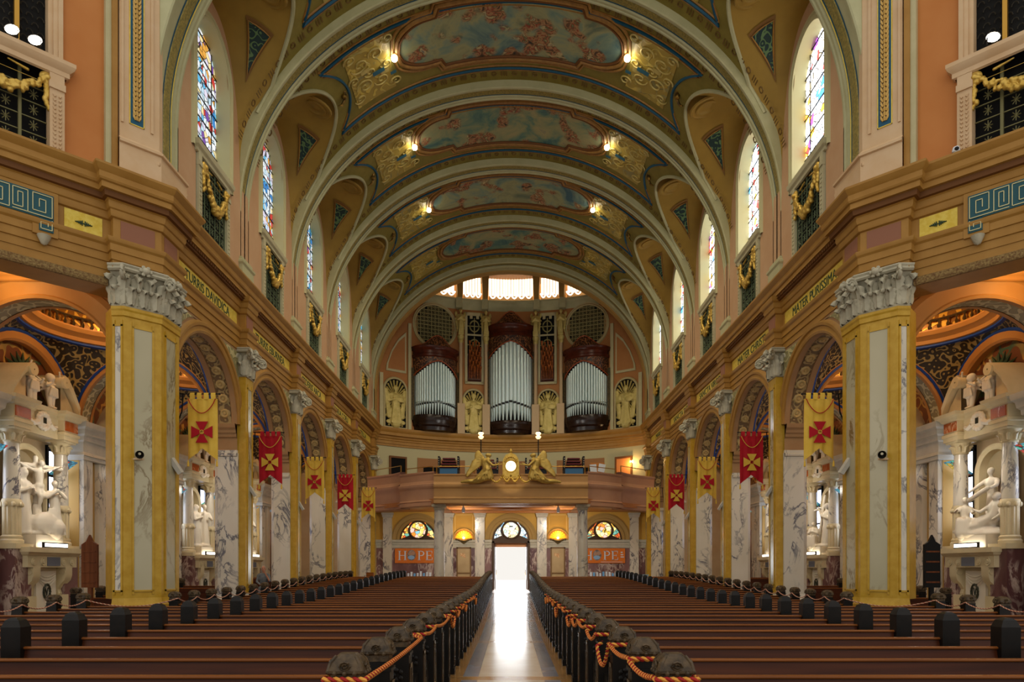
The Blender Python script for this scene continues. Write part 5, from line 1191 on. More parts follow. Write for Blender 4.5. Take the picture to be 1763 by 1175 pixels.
def kneel_prims():
    pr = [('c', (0, 0, .75), (-.05, 0, 1.05), .16, .17), ('c', (-.1, 0, 1.12), (.04, 0, 1.14), .12, .11), ('c', (0, 0, 1.15), (.05, 0, 1.27), .06, .055), ('e', (.08, 0, 1.36), (.09, .085, .11)), ('e', (.03, 0, 1.38), (.1, .1, .1)), ('e', (.17, 0, 1.34), (.025, .02, .025)),
          ('c', (0, -.02, .75), (.12, -.05, .32), .18, .15), ('c', (.12, -.05, .32), (-.35, -.05, .18), .14, .12), ('c', (-.35, -.05, .18), (-.95, 0, .1), .12, .07), ('e', (-.55, 0, .13), (.4, .16, .12)), ('c', (0, .05, .7), (-.3, .05, .25), .17, .17),
          ('c', (.02, -.16, 1.1), (.22, -.2, .86), .06, .05), ('c', (.22, -.2, .86), (.5, -.14, .92), .05, .035), ('e', (.55, -.13, .93), (.06, .03, .035)),
          ('c', (.02, .14, 1.1), (.24, .14, .9), .055, .045), ('c', (.24, .14, .9), (.48, .05, 1.02), .045, .03)]
    for i in range(7): pr.append(('c', (-.1, .12, 1.2-.02*i), (-.34-.12*i*.55, .14, 1.62-.2*i), .06, .03))
    pr += [('e', (-.34, .14, 1.35), (.15, .05, .28)), ('e', (-.5, .14, .95), (.14, .05, .35), ('Y', .35)), ('e', (-.68, .14, .6), (.1, .04, .28), ('Y', .4))]
    for i in range(4): pr.append(('c', (-.02+.04*i, -.2, .7), (.1-.2*i, -.2, .16), .03, .02))
    return pr
for s in (-1, 1):
    a = thing('clock_angel', 'gilded kneeling angel with raised wings, %s of the clock' % SIDE[s], 'statue', (s*1.22, 34.95, 6.02), 'clock angels')
    me = blob('kneeling_angel', kneel_prims(), .03, 1); mesh_obj('figure', me, a, M('angel_gilt', '#b59648', .4, .45, col2='#c8ab5c', nscale=5), scale=(1.35 if s < 0 else -1.35, 1.1, 1.08))
light('clock_light', 'SPOT', (0, 33.6, 5.3), 30, (1, .8, .4), .05, rot=(0, 1, .75), spot=1.1)
# choir furniture
for i, (x, y, w, nm) in enumerate(((-3.55, 39.2, .6, 'outer left'), (-1.35, 39.8, .62, 'inner left'), (1.45, 39.8, .62, 'inner right'), (3.6, 39.2, .6, 'outer right'))):
    t = thing('organ_console', 'dark organ console with stepped red keyboards and stop jambs, %s on the balcony' % nm, 'console', (x, y, 5.5), 'consoles on the balcony'); t.location.z = 5.95; t['z'] = 0; del t['z']
    mb = MB(); mb.box(-w, w, -.3, .5, 0, 1.55); lp(mb, 'body', M('console_black', '#140c0a', .35), t, 0)
    for q in range(4):
        mb = MB(); mb.cbox(-w+.12+q*.04, w-.12-q*.04, -.42+q*.1, .3, 1.5+q*.17, 1.58+q*.17, .015); lp(mb, 'keyboard', M('keyboard_red', '#5c1614', .25), t, 0)
    for e in (-1, 1):
        mb = MB(); mb.box(min(e*w, e*(w-.1)), max(e*w, e*(w-.1)), -.35, .3, 1.4, 2.15); lp(mb, 'stop_jamb', blackm, t, 0)
        mb = MB()
        for r in range(5): mb.ball((e*(w-.05), -.37, 1.5+r*.13), .025, 6, 4)
        lp(mb, 'stop_knobs', greyst, t)
    if 'outer' in nm:
        mb = MB(); mb.box(-w+.1, w-.1, -.36, -.3, .5, 1.45); lp(mb, 'blue_panel', M('console_blue', '#3c6f9c', .5), t, 0)
for i, (x, z0) in enumerate(((-1.72, 9.15), (1.58, 9.15))):
    t = thing('standing_lamp', 'slim torch lamp with two small glowing bowls, %s over the balcony' % ('left' if i == 0 else 'right'), 'lamp', (x, 39.3, 5.5), 'torch lamps')
    mb = MB(); mb.tube([(0, 0, 0), (0, 0, z0-5.5)], .035, 6); mb.lathe([(.2, 0), (.18, .04), (.05, .08)], n=12); lp(mb, 'pole', blackm, t)
    for q in (0, .2):
        mb = MB(); mb.lathe([(.04, z0-5.5+q), (.12, z0-5.45+q), (.17, z0-5.36+q), (.12, z0-5.32+q), (.03, z0-5.31+q)], n=12); lp(mb, 'bowl', EMIT('torch_bowl', '#ffd79a', 2.2), t)
    light('torch_light', 'POINT', (x, 39.1, z0+.75), 100, (.95, .95, .9), .12)
t = thing('music_board', 'tan board pinned with white papers beside the lit choir doorway', 'board', (5.15, 40.6, 6.0))
mb = MB(); mb.box(-.42, .42, 0, .05, .5, 2.0); mb.box(-.35, -.28, 0, .05, -.5, .5); mb.box(.28, .35, 0, .05, -.5, .5); lp(mb, 'easel_board', M('board_tan', '#b97738', .6), t, 0)
for (a, b, r) in ((-.25, 1.65, .1), (.25, 1.68, -.2), (.02, 1.1, .05)):
    mb = MB(); c, s_ = cos(r), sin(r); mb.add([(a+u*c-v*s_, -.012, b+u*s_+v*c) for u, v in ((-.2, -.24), (.2, -.24), (.2, .24), (-.2, .24))], [(0, 1, 2, 3)]); lp(mb, 'paper', M('white_paper', '#d8dce0', .8), t, 0)
for s in (-1, 1):
    t = thing('soffit_spotlight', 'small round spotlight under the balcony, %s of centre' % SIDE[s], 'spotlight', (s*2.5, 36.0, 4.76), 'spotlights under the balcony')
    mb = MB(); mb.lathe([(.06, -.12), (.085, -.1), (.085, .1), (.05, .14), (.03, .26)], n=12); lp(mb, 'lamp_body', M('spot_white', '#cfd2d6', .4), t)
    mb = MB(); mb.lathe([(.001, -.115), (.06, -.115)], n=12); lp(mb, 'lens', EMIT('spot_lens', '#fff4e0', 3), t)
    light('soffit_light', 'SPOT', (s*2.5, 36.0, 4.55), 420, (1, .9, .74), .08, rot=(s*.15, 1, -.55), spot=2.4, blend=.8)
# HOPE banners
hope_o = M('hope_orange', '#d9772a', .7)
for s in (-1, 1):
    x0, x1 = (-6.95, -4.45) if s < 0 else (4.35, 6.85); xc = (x0+x1)/2
    t = thing('hope_banner', 'orange cloth banner reading HOPE below the %s amber light' % SIDE[s], 'banner', (xc, DY-.06, 2.02), 'orange banners on the entrance wall')
    mb = MB(); mb.box(x0, x1, DY-.07, DY-.05, 2.02, 2.91); part(mb, 'cloth', hope_o, t, smooth=0)
    lm = M('banner_letter', '#d4dbe6', .7); sh = -.12 if s > 0 else .05
    for ch, dx in (('H', -.90), ('P', .30), ('E', .80)):
        cx_ = xc+dx*.95+sh; zl, zh = 2.2, 2.76; mb = MB(); yb_ = (DY-.08, DY-.072)
        R4 = lambda a, b, c, d_: mb.box(cx_+a, cx_+b, yb_[0], yb_[1], c, d_)
        stems = (-.17, .17) if ch == 'H' else (-.13,)
        for q in stems:
            R4(q-.04, q+.04, zl, zh); R4(q-.085, q+.085, zl, zl+.03); R4(q-.085, q+.085, zh-.03, zh)
        if ch == 'H': R4(-.15, .15, 2.46, 2.5)
        if ch == 'E':
            R4(-.13, .17, zh-.035, zh); R4(-.13, .19, zl, zl+.035); R4(-.12, .1, 2.465, 2.5); R4(.14, .17, zh-.15, zh); R4(.16, .19, zl, zl+.16); R4(.08, .11, 2.42, 2.545)
        if ch == 'P':
            n = 14; mb.loft([[(cx_-.02+(.20-q*.07)*cos(pi/2-pi*i/n), yb_[0], 2.605+(.155-q*.04)*sin(pi/2-pi*i/n)) for i in range(n+1)] for q in (0, 1)]); R4(-.1, -.01, zh-.04, zh); R4(-.1, -.01, 2.45, 2.49)
        part(mb, 'letter', lm, t, smooth=0)
    mb = MB(); mb.lathe([(.001, 0), (.26, 0)], (0, 0, 0), 24, sx=1, sy=1.25); o = part(mb, 'photo_oval', M('photo_grey', '#4a4a52', .7, col2='#b09a8a', nscale=6), None, smooth=0); o.parent = t; o.location = (-.33*.93+sh, -.016, .48); o.rotation_euler = (pi/2, 0, 0)
    mb = MB()
    for (a, b, r) in ((-.10, .08, .11), (.10, .12, .12)): mb.lathe([(.001, 0), (r, 0)], (a, b, .004), 14)
    o = part(mb, 'photo_faces', M('photo_face', '#b48e76', .7), None, smooth=0); o.parent = t; o.location = (-.33*.93+sh, -.018, .48); o.rotation_euler = (pi/2, 0, 0)
    mb = MB(); mb.lathe([(.001, 0), (.2, 0)], (-.02, -.14, .006), 14, sy=.6); o = part(mb, 'photo_shirt', M('photo_blue', '#8fb4d8', .7), None, smooth=0); o.parent = t; o.location = (-.33*.93+sh, -.018, .48); o.rotation_euler = (pi/2, 0, 0)
    if s > 0:
        mb = MB()
        for q in range(3): mb.box(xc+.98, xc+1.18-.04*q, DY-.08, DY-.07, 2.36+q*.14, 2.42+q*.14)
        mb.box(xc-.2, xc+1.1, DY-.08, DY-.07, 2.08, 2.10); part(mb, 'small_print', M('banner_letter', '#d4dbe6'), t, smooth=0)
    # literature table
    tb = thing('literature_table', 'brown wooden cabinet table under the %s orange banner' % SIDE[s], 'table', (s*5.6, DY-.4, F0), 'literature tables')
    mb = MB(); mb.box(s*5.6-.95, s*5.6+.95, DY-.75, DY-.25, F0+.05, 1.18); part(mb, 'body', wood_m, tb, smooth=0)
    mb = MB(); mb.cbox(s*5.6-1.0, s*5.6+1.0, DY-.8, DY-.22, 1.18, 1.24, .01); part(mb, 'top', wood_m, tb, smooth=0)
    for q in range(3):
        mb = MB(); a = s*5.6-.9+q*.62; mb.box(a, a+.56, DY-.77, DY-.75, .85, 1.14); dr = part(mb, 'drawer', wood_r, tb, smooth=0)
        mb = MB(); mb.box(a+.2, a+.36, DY-.79, DY-.77, .98, 1.03); part(mb, 'label_holder', greyst, dr, smooth=0)
    rnd = random.Random(9+s)
    for q in range(10):
        x = s*5.6-.85+q*.185; h = rnd.uniform(.16, .3)
        b_ = thing('leaflet_stand', '%s leaflet, number %s in the row on the %s literature table' % (['white', 'blue', 'pale grey'][q % 3], ['one', 'two', 'three', 'four', 'five', 'six', 'seven', 'eight', 'nine', 'ten'][q], SIDE[s]), 'leaflet', (x, DY-.5, 1.24), 'leaflets on the %s table' % SIDE[s])
        mb = MB(); mb.add([(x-.06, DY-.55, 1.24), (x+.06, DY-.55, 1.24), (x+.06, DY-.48, 1.24+h), (x-.06, DY-.48, 1.24+h), (x-.06, DY-.53, 1.24), (x+.06, DY-.53, 1.24), (x+.06, DY-.46, 1.24+h), (x-.06, DY-.46, 1.24+h)], [(0, 1, 2, 3), (7, 6, 5, 4), (0, 4, 5, 1), (2, 6, 7, 3), (1, 5, 6, 2), (3, 7, 4, 0)])
        part(mb, 'paper', M(['leaflet_white', 'leaflet_blue', 'leaflet_pale'][q % 3], ['#d5dbe2', '#6fa8d8', '#c9cfd4'][q % 3], .7), b_, smooth=0)

# small things by the entrance and on the cornice
t = thing('blue_crate', 'pale blue plastic crate on a stand by the right entrance pilaster', 'crate', (7.55, 39.6, F0))
mb = MB(); mb.box(7.2, 7.9, 39.3, 39.7, F0+.52, F0+.9); mb.box(7.16, 7.94, 39.26, 39.74, F0+.86, F0+.92); part(mb, 'crate_body', M('crate_blue', '#8fb4c8', .6), t, smooth=0)
for e in (7.22, 7.84):
    mb = MB(); mb.box(e, e+.05, 39.32, 39.68, F0, F0+.52); part(mb, 'leg', blackm, t, smooth=0)
t = thing('offering_box', 'small varnished wooden box on a post by the last left pier', 'box', (-7.95, 38.6, F0))
mb = MB(); mb.cbox(-8.15, -7.75, 38.45, 38.75, F0+.75, F0+1.05, .02); part(mb, 'box_body', wood_r, t, smooth=0)
mb = MB(); mb.box(-8.0, -7.9, 38.55, 38.65, F0, F0+.76); mb.box(-8.1, -7.8, 38.45, 38.75, F0, F0+.05); part(mb, 'post', wood_m, t, smooth=0)
p = dg(1.36, -.12)
t = thing('dome_camera', 'small white security camera standing on the right cornice lip', 'camera', (p[0], p[1], ZCOR))
mb = MB(); mb.lathe([(.001, .16), (.06, .15), (.075, .1), (.075, .05)], n=14); lp(mb, 'shell', M('camera_white', '#d5d8dc', .4), t)
mb = MB(); mb.lathe([(.07, .05), (.055, .02), (.05, 0)], n=14); lp(mb, 'base', greyst, t)
mb = MB(); mb.ball((-.02, -.05, .09), .045, 10, 8); lp(mb, 'dark_lens', blackm, t)
# ================================================================== SIDE AISLES AND SHRINES
OW = 13.58
pend = ORN('pendentive_arabesque', '#33281b', '#a08a54', 6.5, .6, .5, .5, .2, fg2='#a88c4c')
domem = ORN('dome_gilt_relief', '#8c5a1c', '#e0a63c', 4.5, .45, .35, .9, .5)
lunp = ORN('aisle_lunette_painting', '#6e3c1c', '#b98a3c', 3.5, .6, .5, .4, fg2='#3f5a44')
archo = M('aisle_arch_orange', '#b0773a', .5, col2='#b88144', nscale=1)
soffo = ORN('aisle_soffit_relief', '#8f8360', '#c7bc94', 6., .5, .5, .8)
pal_glass = EMIT('aisle_glass', '#d3e0ff', 5.)
latt = M('confessional_lattice', '#3a2614', .5, col2='#4a321a', nscale=6)
aw = M('aisle_wall', '#c2a985', .6, col2='#cbb490', nscale=1.4)
hopper = GLASS('hopper_glass', pal((0, '#2a6a8a'), (.3, '#49a0b8'), (.5, '#c04030'), (.62, '#5cb8a0'), (.8, '#d0b050')), 9, .9, .05, 2)
orangem = MARBLE('orange_marble', '#b5602a', '#e0b890', '#a04c1e', 2., .2)
emb = M('emblem_bronze', '#3a3a2c', .5)
wcount = 14
def sail(u, y, r2): return ZSPR+sqrt(max(0, r2-u*u-y*y))
uc = (AX0+AX1)/2; hu = (AX1-AX0)/2
for s in (-1, 1):
    sd = SIDE[s]
    ai = struct('wall_aisle_'+sd, 'outer wall and domed vault of the %s side aisle' % sd)
    mb = MB(); mb.box(OW, OW+.2, 11, 42, 0, 9.6); part(mb, 'outer_wall', aw, ai, s, 0)
    mb = MB(); mb.box(8.3, 13.7, DY, DY+.3, 0, 9.6); part(mb, 'aisle_end_wall', aw, ai, s, 0)
    mb = MB(); mb.box(AX0-.1, OW+.3, 16.1, 42, 10.0, 10.1); part(mb, 'aisle_roof', brown, ai, s, 0)
    # ceiling and beam before the first aisle arch, warm lit
    mb = MB(); mb.prism([dg(.5, 1.0), dg(6, 1.0), (OW+2, 12), (OW+.3, 16.2), (9.2, 16.2)], 9.05, 9.15); part(mb, 'porch_ceiling', archo, ai, s, 0)
    mb = MB(); mb.sweep([(14.2, 16.0), (9.35, 16.0)], [(0, 8.42), (.05, 8.44), (.05, 8.52), (.12, 8.56), (.14, 8.66), (.14, 8.74), (.24, 8.8), (.28, 8.92), (.28, 9.06)]); part(mb, 'porch_beam', archo, ai, s, .4)
    light('porch_light', 'POINT', (s*11.6, 15.2, 8.2), 50, (1, .68, .3), .15)
    # transverse arches
    for k in range(6):
        yy = YC[k] if k else 16.4; hw = .33; R0, R1 = 1.98, hu+.06
        A = lambda r, y: [(uc+r*cos(pi*i/30), y, ZSPR+r*sin(pi*i/30)) for i in range(31)]
        mb = MB(); pr = [(R1+.35, -hw+.06), (R1+.33, -hw), (R1+.2, -hw-.03), (R1+.1, -hw), (R0+.1, -hw), (R0+.06, -hw-.03), (R0, -hw)]
        mb.loft([A(r, yy+y) for r, y in pr]+[A(R0, yy-hw+.12)]); mb.loft([A(R0, yy+hw-.12)]+[A(r, yy-y) for r, y in reversed(pr)]); part(mb, 'aisle_arch', archo, ai, s, .5)
        mb = MB(); mb.loft([A(R0+.015, yy-hw+.12), A(R0+.015, yy+hw-.12)]); part(mb, 'aisle_arch_soffit', soffo, ai, s, .6)
        mb = MB(); rings = [[(uc+(R1)*cos(pi*i/30), yy-hw+.03, ZSPR+R1*sin(pi*i/30)), (uc+(R1)*cos(pi*i/30), yy-hw+.03, 9.3)] for i in range(31)]; mb.loft(rings)
        if k == 0:
            mb.box(uc+R1-.02, OW+.2, yy-hw+.02, yy, 5, 9.3); mb.box(8.9, uc-R1+.02, yy-hw+.02, yy, ZSPR, 9.3)
        part(mb, 'arch_wall', archo, ai, s, 0)
        # outer aisle pier
        if k < 5 or True:
            t = thing('aisle_pier', 'marble wall pier in the %s aisle beside the %s shrine bay' % (sd, ['porch', 'first', 'second', 'third', 'fourth', 'last'][k]), 'pier', (s*13.1, yy, 0), 'wall piers of the %s aisle' % sd, 'structure')
            mb = MB(); mb.box(13.0, OW, yy-.62, yy+.62, 0, 5.1); part(mb, 'pier_body', M('pier_yellow_edge', '#c09a55', .5), t, s, 0)
            for q in (-.38, .38):
                mb = MB(); mb.box(12.86, 13.05, yy+q-.22, yy+q+.22, .5, 5.0); part(mb, 'marble_pilaster', marble, t, s, 0)
            mb = MB(); mb.sweep([(OW, yy-.66), (12.84, yy-.66), (12.84, yy+.66), (OW, yy+.66)], [(0, 4.95), (.03, 4.98), (.03, 5.08), (.06, 5.1), (.02, 5.16), (.0, 5.2), (.0, 5.5), (.05, 5.54), (.06, 5.66), (.12, 5.72), (.14, 5.86), (.2, 5.92), (.22, 6.0), (.22, ZSPR), (-.3, ZSPR)]); part(mb, 'entablature_block', greyst, t, s, .4)
            mb = MB(); mb.box(12.78, OW, yy-.7, yy+.7, 0, .5); part(mb, 'plinth', greyst, t, s, 0)
    for k in range(5):
        b0, b1 = (16.6, 20.83) if k == 0 else bay(k); yc = (b0+b1)/2; hy = (YC[k+1]-(YC[k] if k else 16.4))/2-.28; r2 = hu*hu+hy*hy; rr = 1.72
        yc = ((YC[k] if k else 16.4)+YC[k+1])/2
        # pendentives
        n = 72; m = 8; mb = MB(); rings = []
        bnd = []
        for i in range(n):
            a = 2*pi*i/n; c_, s_ = cos(a), sin(a); t_ = min(hu/abs(c_) if abs(c_) > 1e-6 else 9, hy/abs(s_) if abs(s_) > 1e-6 else 9); bnd.append((c_, s_, t_))
        for j in range(m+1):
            rings.append([(uc+c_*(rr+(t_-rr)*j/m), yc+s_*(rr+(t_-rr)*j/m), sail(c_*(rr+(t_-rr)*j/m), s_*(rr+(t_-rr)*j/m), r2)) for c_, s_, t_ in bnd])
        mb.loft(rings, True); pe = part(mb, 'pendentive_vault', pend, ai, s, 1)
        mb = MB()
        for q in range(4):
            pts = []
            for i in range(25):
                a = pi*i/24
                if q < 2: u_, y_, z_ = hu*cos(a), (1 if q else -1)*hy, hu*sin(a)
                else: u_, y_, z_ = (1 if q == 2 else -1)*hu, hy*cos(a), hy*sin(a)
                pts.append((uc+u_*.985, yc+y_*.985, ZSPR+z_-.02))
            mb.tube(pts, .055, 5)
        zr = sail(rr, 0, r2)
        mb.tube([(uc+1.98*cos(2*pi*i/48), yc+1.98*sin(2*pi*i/48), sail(1.98, 0, r2)-.03) for i in range(48)], .07, 5, True); part(mb, 'blue_border', blued, pe, s, .8)
        mb = MB(); mb.lathe([(1.93, zr-.22), (1.86, zr-.2), (1.84, zr-.1), (1.76, zr-.04), (1.68, zr+.0), (1.62, zr+.1), (1.62, zr+.14), (1.75, zr+.16)], (uc, yc, 0), 48); part(mb, 'dome_ring', archo, pe, s, .5)
        mb = MB()
        for i in range(44):
            a = 2*pi*i/44; mb.lathe([(.03, 0), (.05, .08), (.02, .16), (.045, .25)], (uc+1.66*cos(a), yc+1.66*sin(a), zr+.14), 5)
        mb.tube([(uc+1.66*cos(2*pi*i/44), yc+1.66*sin(2*pi*i/44), zr+.41) for i in range(44)], .035, 4, True); part(mb, 'dome_balustrade', M('baluster_bronze', '#4a3a24', .4, .4), pe, s, .8, kind='stuff')
        mb = MB(); mb.lathe([(1.8, zr+.1), (1.78, zr+.4), (1.6, zr+.75), (1.2, zr+1.05), (.6, zr+1.2), (.01, zr+1.24)], (uc, yc, 0), 32); part(mb, 'dome', domem, ai, s, 1)
        light('dome_light', 'POINT', (s*uc, yc, zr+.55), 120 if k == 0 else 85, (1, .68, .34), .15)
        # outer wall arch with painted lunette
        A = lambda r, u: [(u, yc+r*cos(pi*i/30), ZSPR+r*sin(pi*i/30)) for i in range(31)]
        mb = MB(); mb.loft([A(hy+.1, AX1-.02), A(hy, AX1-.03), A(hy-.06, AX1-.06), A(hy-.18, AX1-.03), A(hy-.24, AX1-.03), A(hy-.3, AX1+.02), A(hy-.3, OW)]); part(mb, 'wall_arch', archo, ai, s, .5)
        mb = MB(); mb.loft([[(AX1, yc+(hy+.02)*cos(pi*i/30), ZSPR+(hy+.02)*sin(pi*i/30)), (AX1, yc+(hy+.02)*cos(pi*i/30), 9.3)] for i in range(31)]); part(mb, 'arch_wall', archo, ai, s, 0)
        mb = MB(); mb.add([(OW-.02, yc, ZSPR-.2)]+A(hy-.25, OW-.02), [(0, i+1, i+2) for i in range(30)]); lu = part(mb, 'painted_lunette', lunp, ai, s, 0)
        mb = MB()
        for i in range(9):
            a = pi*(i+.5)/9; p0 = Vector((OW-.06, yc, 7.0)); d = Vector((0, cos(a), sin(a)*.9)); mb.tube([p0, p0+d*.35+Vector((-.08, 0, .05)), p0+d*.75+Vector((-.1, 0, -.04))], [.03, .07, .01], 5)
        part(mb, 'palm_fan', M('palm_green', '#3c4a30', .6), lu, s)
        # flanking windows with tilted hopper panes
        for e in (-1, 1):
            wcount += 1; yw = yc+e*1.42
            w = thing('window_%d' % wcount, 'pale daylit aisle window %s the %s shrine on the %s' % ('before' if e < 0 else 'beyond', ['first', 'second', 'third', 'fourth', 'fifth'][k], sd), 'window', (s*OW, yw, 2.9), 'pale windows of the %s aisle' % sd, 'structure')
            for q in range(3):
                mb = MB(); mb.box(OW-.03, OW-.01, yw-.24, yw+.24, 2.95+q*.75, 3.68+q*.75); part(mb, 'pane', pal_glass, w, s, 0)
            mb = MB()
            for a, b in ((-.3, -.24), (.24, .3)): mb.box(OW-.08, OW, yw+a, yw+b, 2.85, 5.3)
            for q in range(4): mb.box(OW-.07, OW, yw-.3, yw+.3, 2.88+q*.75, 2.95+q*.75)
            part(mb, 'frame', leadm, w, s, 0)
            mb = MB(); mb.add([(OW-.05, yw-.24, 4.45), (OW-.05, yw+.24, 4.45), (OW-.62, yw+.24, 4.85), (OW-.62, yw-.24, 4.85)], [(0, 1, 2, 3)]); mb.add([(v[0], v[1], v[2]+.015) for v in mb.v], [(3, 2, 1, 0)]); part(mb, 'hopper_pane', hopper, w, s, 0)
            # confessional lattice below
            c = thing('lattice_screen', 'dark brown pierced lattice low on the %s aisle wall, %s the %s shrine' % (sd, 'before' if e < 0 else 'beyond', ['first', 'second', 'third', 'fourth', 'fifth'][k]), 'screen', (s*13.4, yw, 0), 'lattice screens of the %s aisle' % sd)
            mb = MB(); mb.box(13.42, 13.5, yw-.3, yw+.3, 0, 2.2); part(mb, 'backing', dark, c, s, 0)
            mb = MB(); mb.box(13.3, 13.5, yw-.36, yw-.29, 0, 2.3); mb.box(13.3, 13.5, yw+.29, yw+.36, 0, 2.3); mb.box(13.3, 13.5, yw-.36, yw+.36, 2.2, 2.32); mb.box(13.3, 13.5, yw-.3, yw+.3, 0, .7); part(mb, 'frame', latt, c, s, 0)
            mb = MB()
            for r in range(9):
                for q in range(4): mb.tube([(13.38, yw-.22+q*.147+.07*cos(a*pi/4), .8+r*.16+.075*sin(a*pi/4)) for a in range(8)], .018, 4, True)
            part(mb, 'fretwork', latt, c, s, .7, kind='stuff')
# shrines
def fig(h=1.8, arms=None, hood=False, lean=0., seated=False, x=0, y=0, z=0, rz=0.):
    """robed figure facing -Y; arms: list of (elbow, hand) for left and right in unit heights"""
    S = lambda a, b, c: (a*h, b*h, c*h); pr = []
    if not seated:
        pr += [('c', S(0, 0, .03), S(0, 0, .30), .125*h, .115*h), ('c', S(0, 0, .30), S(0, 0, .56), .115*h, .09*h)]
        for i in range(6): a = i*pi/3+.3; pr.append(('c', S(.10*cos(a), .10*sin(a), .02), S(.07*cos(a), .06*sin(a), .5), .04*h, .022*h))
        for e in (-1, 1): pr.append(('e', S(e*.05, -.12, .02), (.03*h, .06*h, .025*h)))
        hip = .56
    else:
        pr += [('c', S(-.06, 0, .30), S(-.07, -.24, .32), .085*h, .07*h), ('c', S(.06, 0, .30), S(.07, -.24, .32), .085*h, .07*h), ('c', S(-.07, -.24, .32), S(-.07, -.24, .04), .07*h, .09*h), ('c', S(.07, -.24, .32), S(.07, -.24, .04), .07*h, .09*h), ('c', S(0, -.02, .02), S(0, 0, .32), .16*h, .12*h)]
        for i in range(5): pr.append(('c', S(-.1+.05*i, -.3, .04), S(-.08+.04*i, -.28, .32), .025*h, .02*h))
        hip = .34
    top = hip+.26
    pr += [('c', S(0, 0, hip), S(0, lean, top-.05), .09*h, .095*h), ('c', S(-.08, lean, top-.02), S(.08, lean, top-.02), .05*h, .05*h), ('c', S(0, lean, top), S(0, lean-.01, top+.08), .032*h, .03*h),
           ('e', S(0, lean-.02, top+.14), (.046*h, .055*h, .07*h)), ('e', S(0, lean-.075, top+.13), (.01*h, .014*h, .018*h)), ('e', S(0, lean+.01, top+.155), (.056*h, .056*h, .064*h))]
    if hood: pr += [('e', S(0, lean+.02, top+.11), (.07*h, .06*h, .11*h)), ('c', S(0, lean+.05, top+.08), S(0, .07, hip-.1), .075*h, .09*h)]
    arms = arms or [((-.15, -.03, -.17), (-.03, -.14, -.10)), ((.15, -.03, -.17), (.03, -.14, -.10))]
    for e, (el, ha) in zip((-1, 1), arms):
        sh = S(e*.115, lean, top-.03); E_ = S(el[0], lean+el[1], top+el[2]); H_ = S(ha[0], lean+ha[1], top+ha[2])
        pr += [('c', sh, E_, .042*h, .036*h), ('c', E_, H_, .036*h, .022*h), ('e', H_, (.02*h, .03*h, .03*h))]
    R = Matrix.Rotation(rz, 3, 'Z'); o = Vector((x, y, z)); out = []
    for p in pr:
        if p[0] == 'c': out.append(('c', tuple(R @ Vector(p[1])+o), tuple(R @ Vector(p[2])+o), p[3], p[4]))
        else: out.append(('e', tuple(R @ Vector(p[1])+o), p[2], ('Z', rz)))
    return out
def corpus(z0, h=1.35):
    S = lambda a, b, c: (a*h, b*h, c*h+z0)
    pr = [('c', S(-.05, 0, .45), S(-.03, -.06, .25), .05*h, .042*h), ('c', S(.05, 0, .45), S(.03, -.06, .25), .05*h, .042*h), ('c', S(-.03, -.06, .25), S(-.01, 0, .02), .038*h, .025*h), ('c', S(.03, -.06, .25), S(.01, 0, .02), .038*h, .025*h),
          ('e', S(0, -.01, .46), (.1*h, .075*h, .075*h)), ('c', S(0, 0, .48), S(0, 0, .62), .07*h, .08*h), ('c', S(0, 0, .62), S(0, 0, .74), .085*h, .09*h), ('c', S(-.1, 0, .77), S(.1, 0, .77), .04*h, .04*h), ('c', S(0, 0, .78), S(.02, -.03, .85), .03*h, .03*h), ('e', S(.03, -.05, .91), (.05*h, .055*h, .07*h)), ('e', S(.03, -.03, .92), (.058*h, .05*h, .065*h))]
    for e in (-1, 1): pr += [('c', S(e*.12, 0, .77), S(e*.28, 0, .83), .035*h, .03*h), ('c', S(e*.28, 0, .83), S(e*.44, 0, .90), .03*h, .018*h), ('e', S(e*.47, 0, .91), (.035*h, .02*h, .02*h))]
    return pr
def recline(z0):
    pr = [('c', (.35, -.05, z0+.5), (.05, -.1, z0+.35), .16, .18), ('c', (.05, -.1, z0+.35), (-.35, -.15, z0+.45), .12, .09), ('c', (-.35, -.15, z0+.45), (-.55, -.15, z0+.1), .09, .06), ('c', (.05, -.15, z0+.3), (-.3, -.25, z0+.22), .12, .09), ('c', (-.3, -.25, z0+.22), (-.62, -.25, z0+.12), .08, .06),
          ('c', (.35, -.05, z0+.5), (.42, -.05, z0+.78), .17, .14), ('c', (.3, -.05, z0+.85), (.52, -.05, z0+.82), .08, .08), ('e', (.42, -.1, z0+1.02), (.09, .1, .12)), ('e', (.43, -.05, z0+1.05), (.11, .1, .11)),
          ('c', (.3, -.08, z0+.82), (.1, -.25, z0+.62), .06, .05), ('c', (.1, -.25, z0+.62), (-.08, -.3, z0+.72), .05, .03), ('c', (.55, -.05, z0+.8), (.62, -.2, z0+.52), .06, .05), ('c', (.62, -.2, z0+.52), (.5, -.35, z0+.4), .05, .03), ('e', (0, 0, z0+.1), (.72, .3, .13))]
    return pr
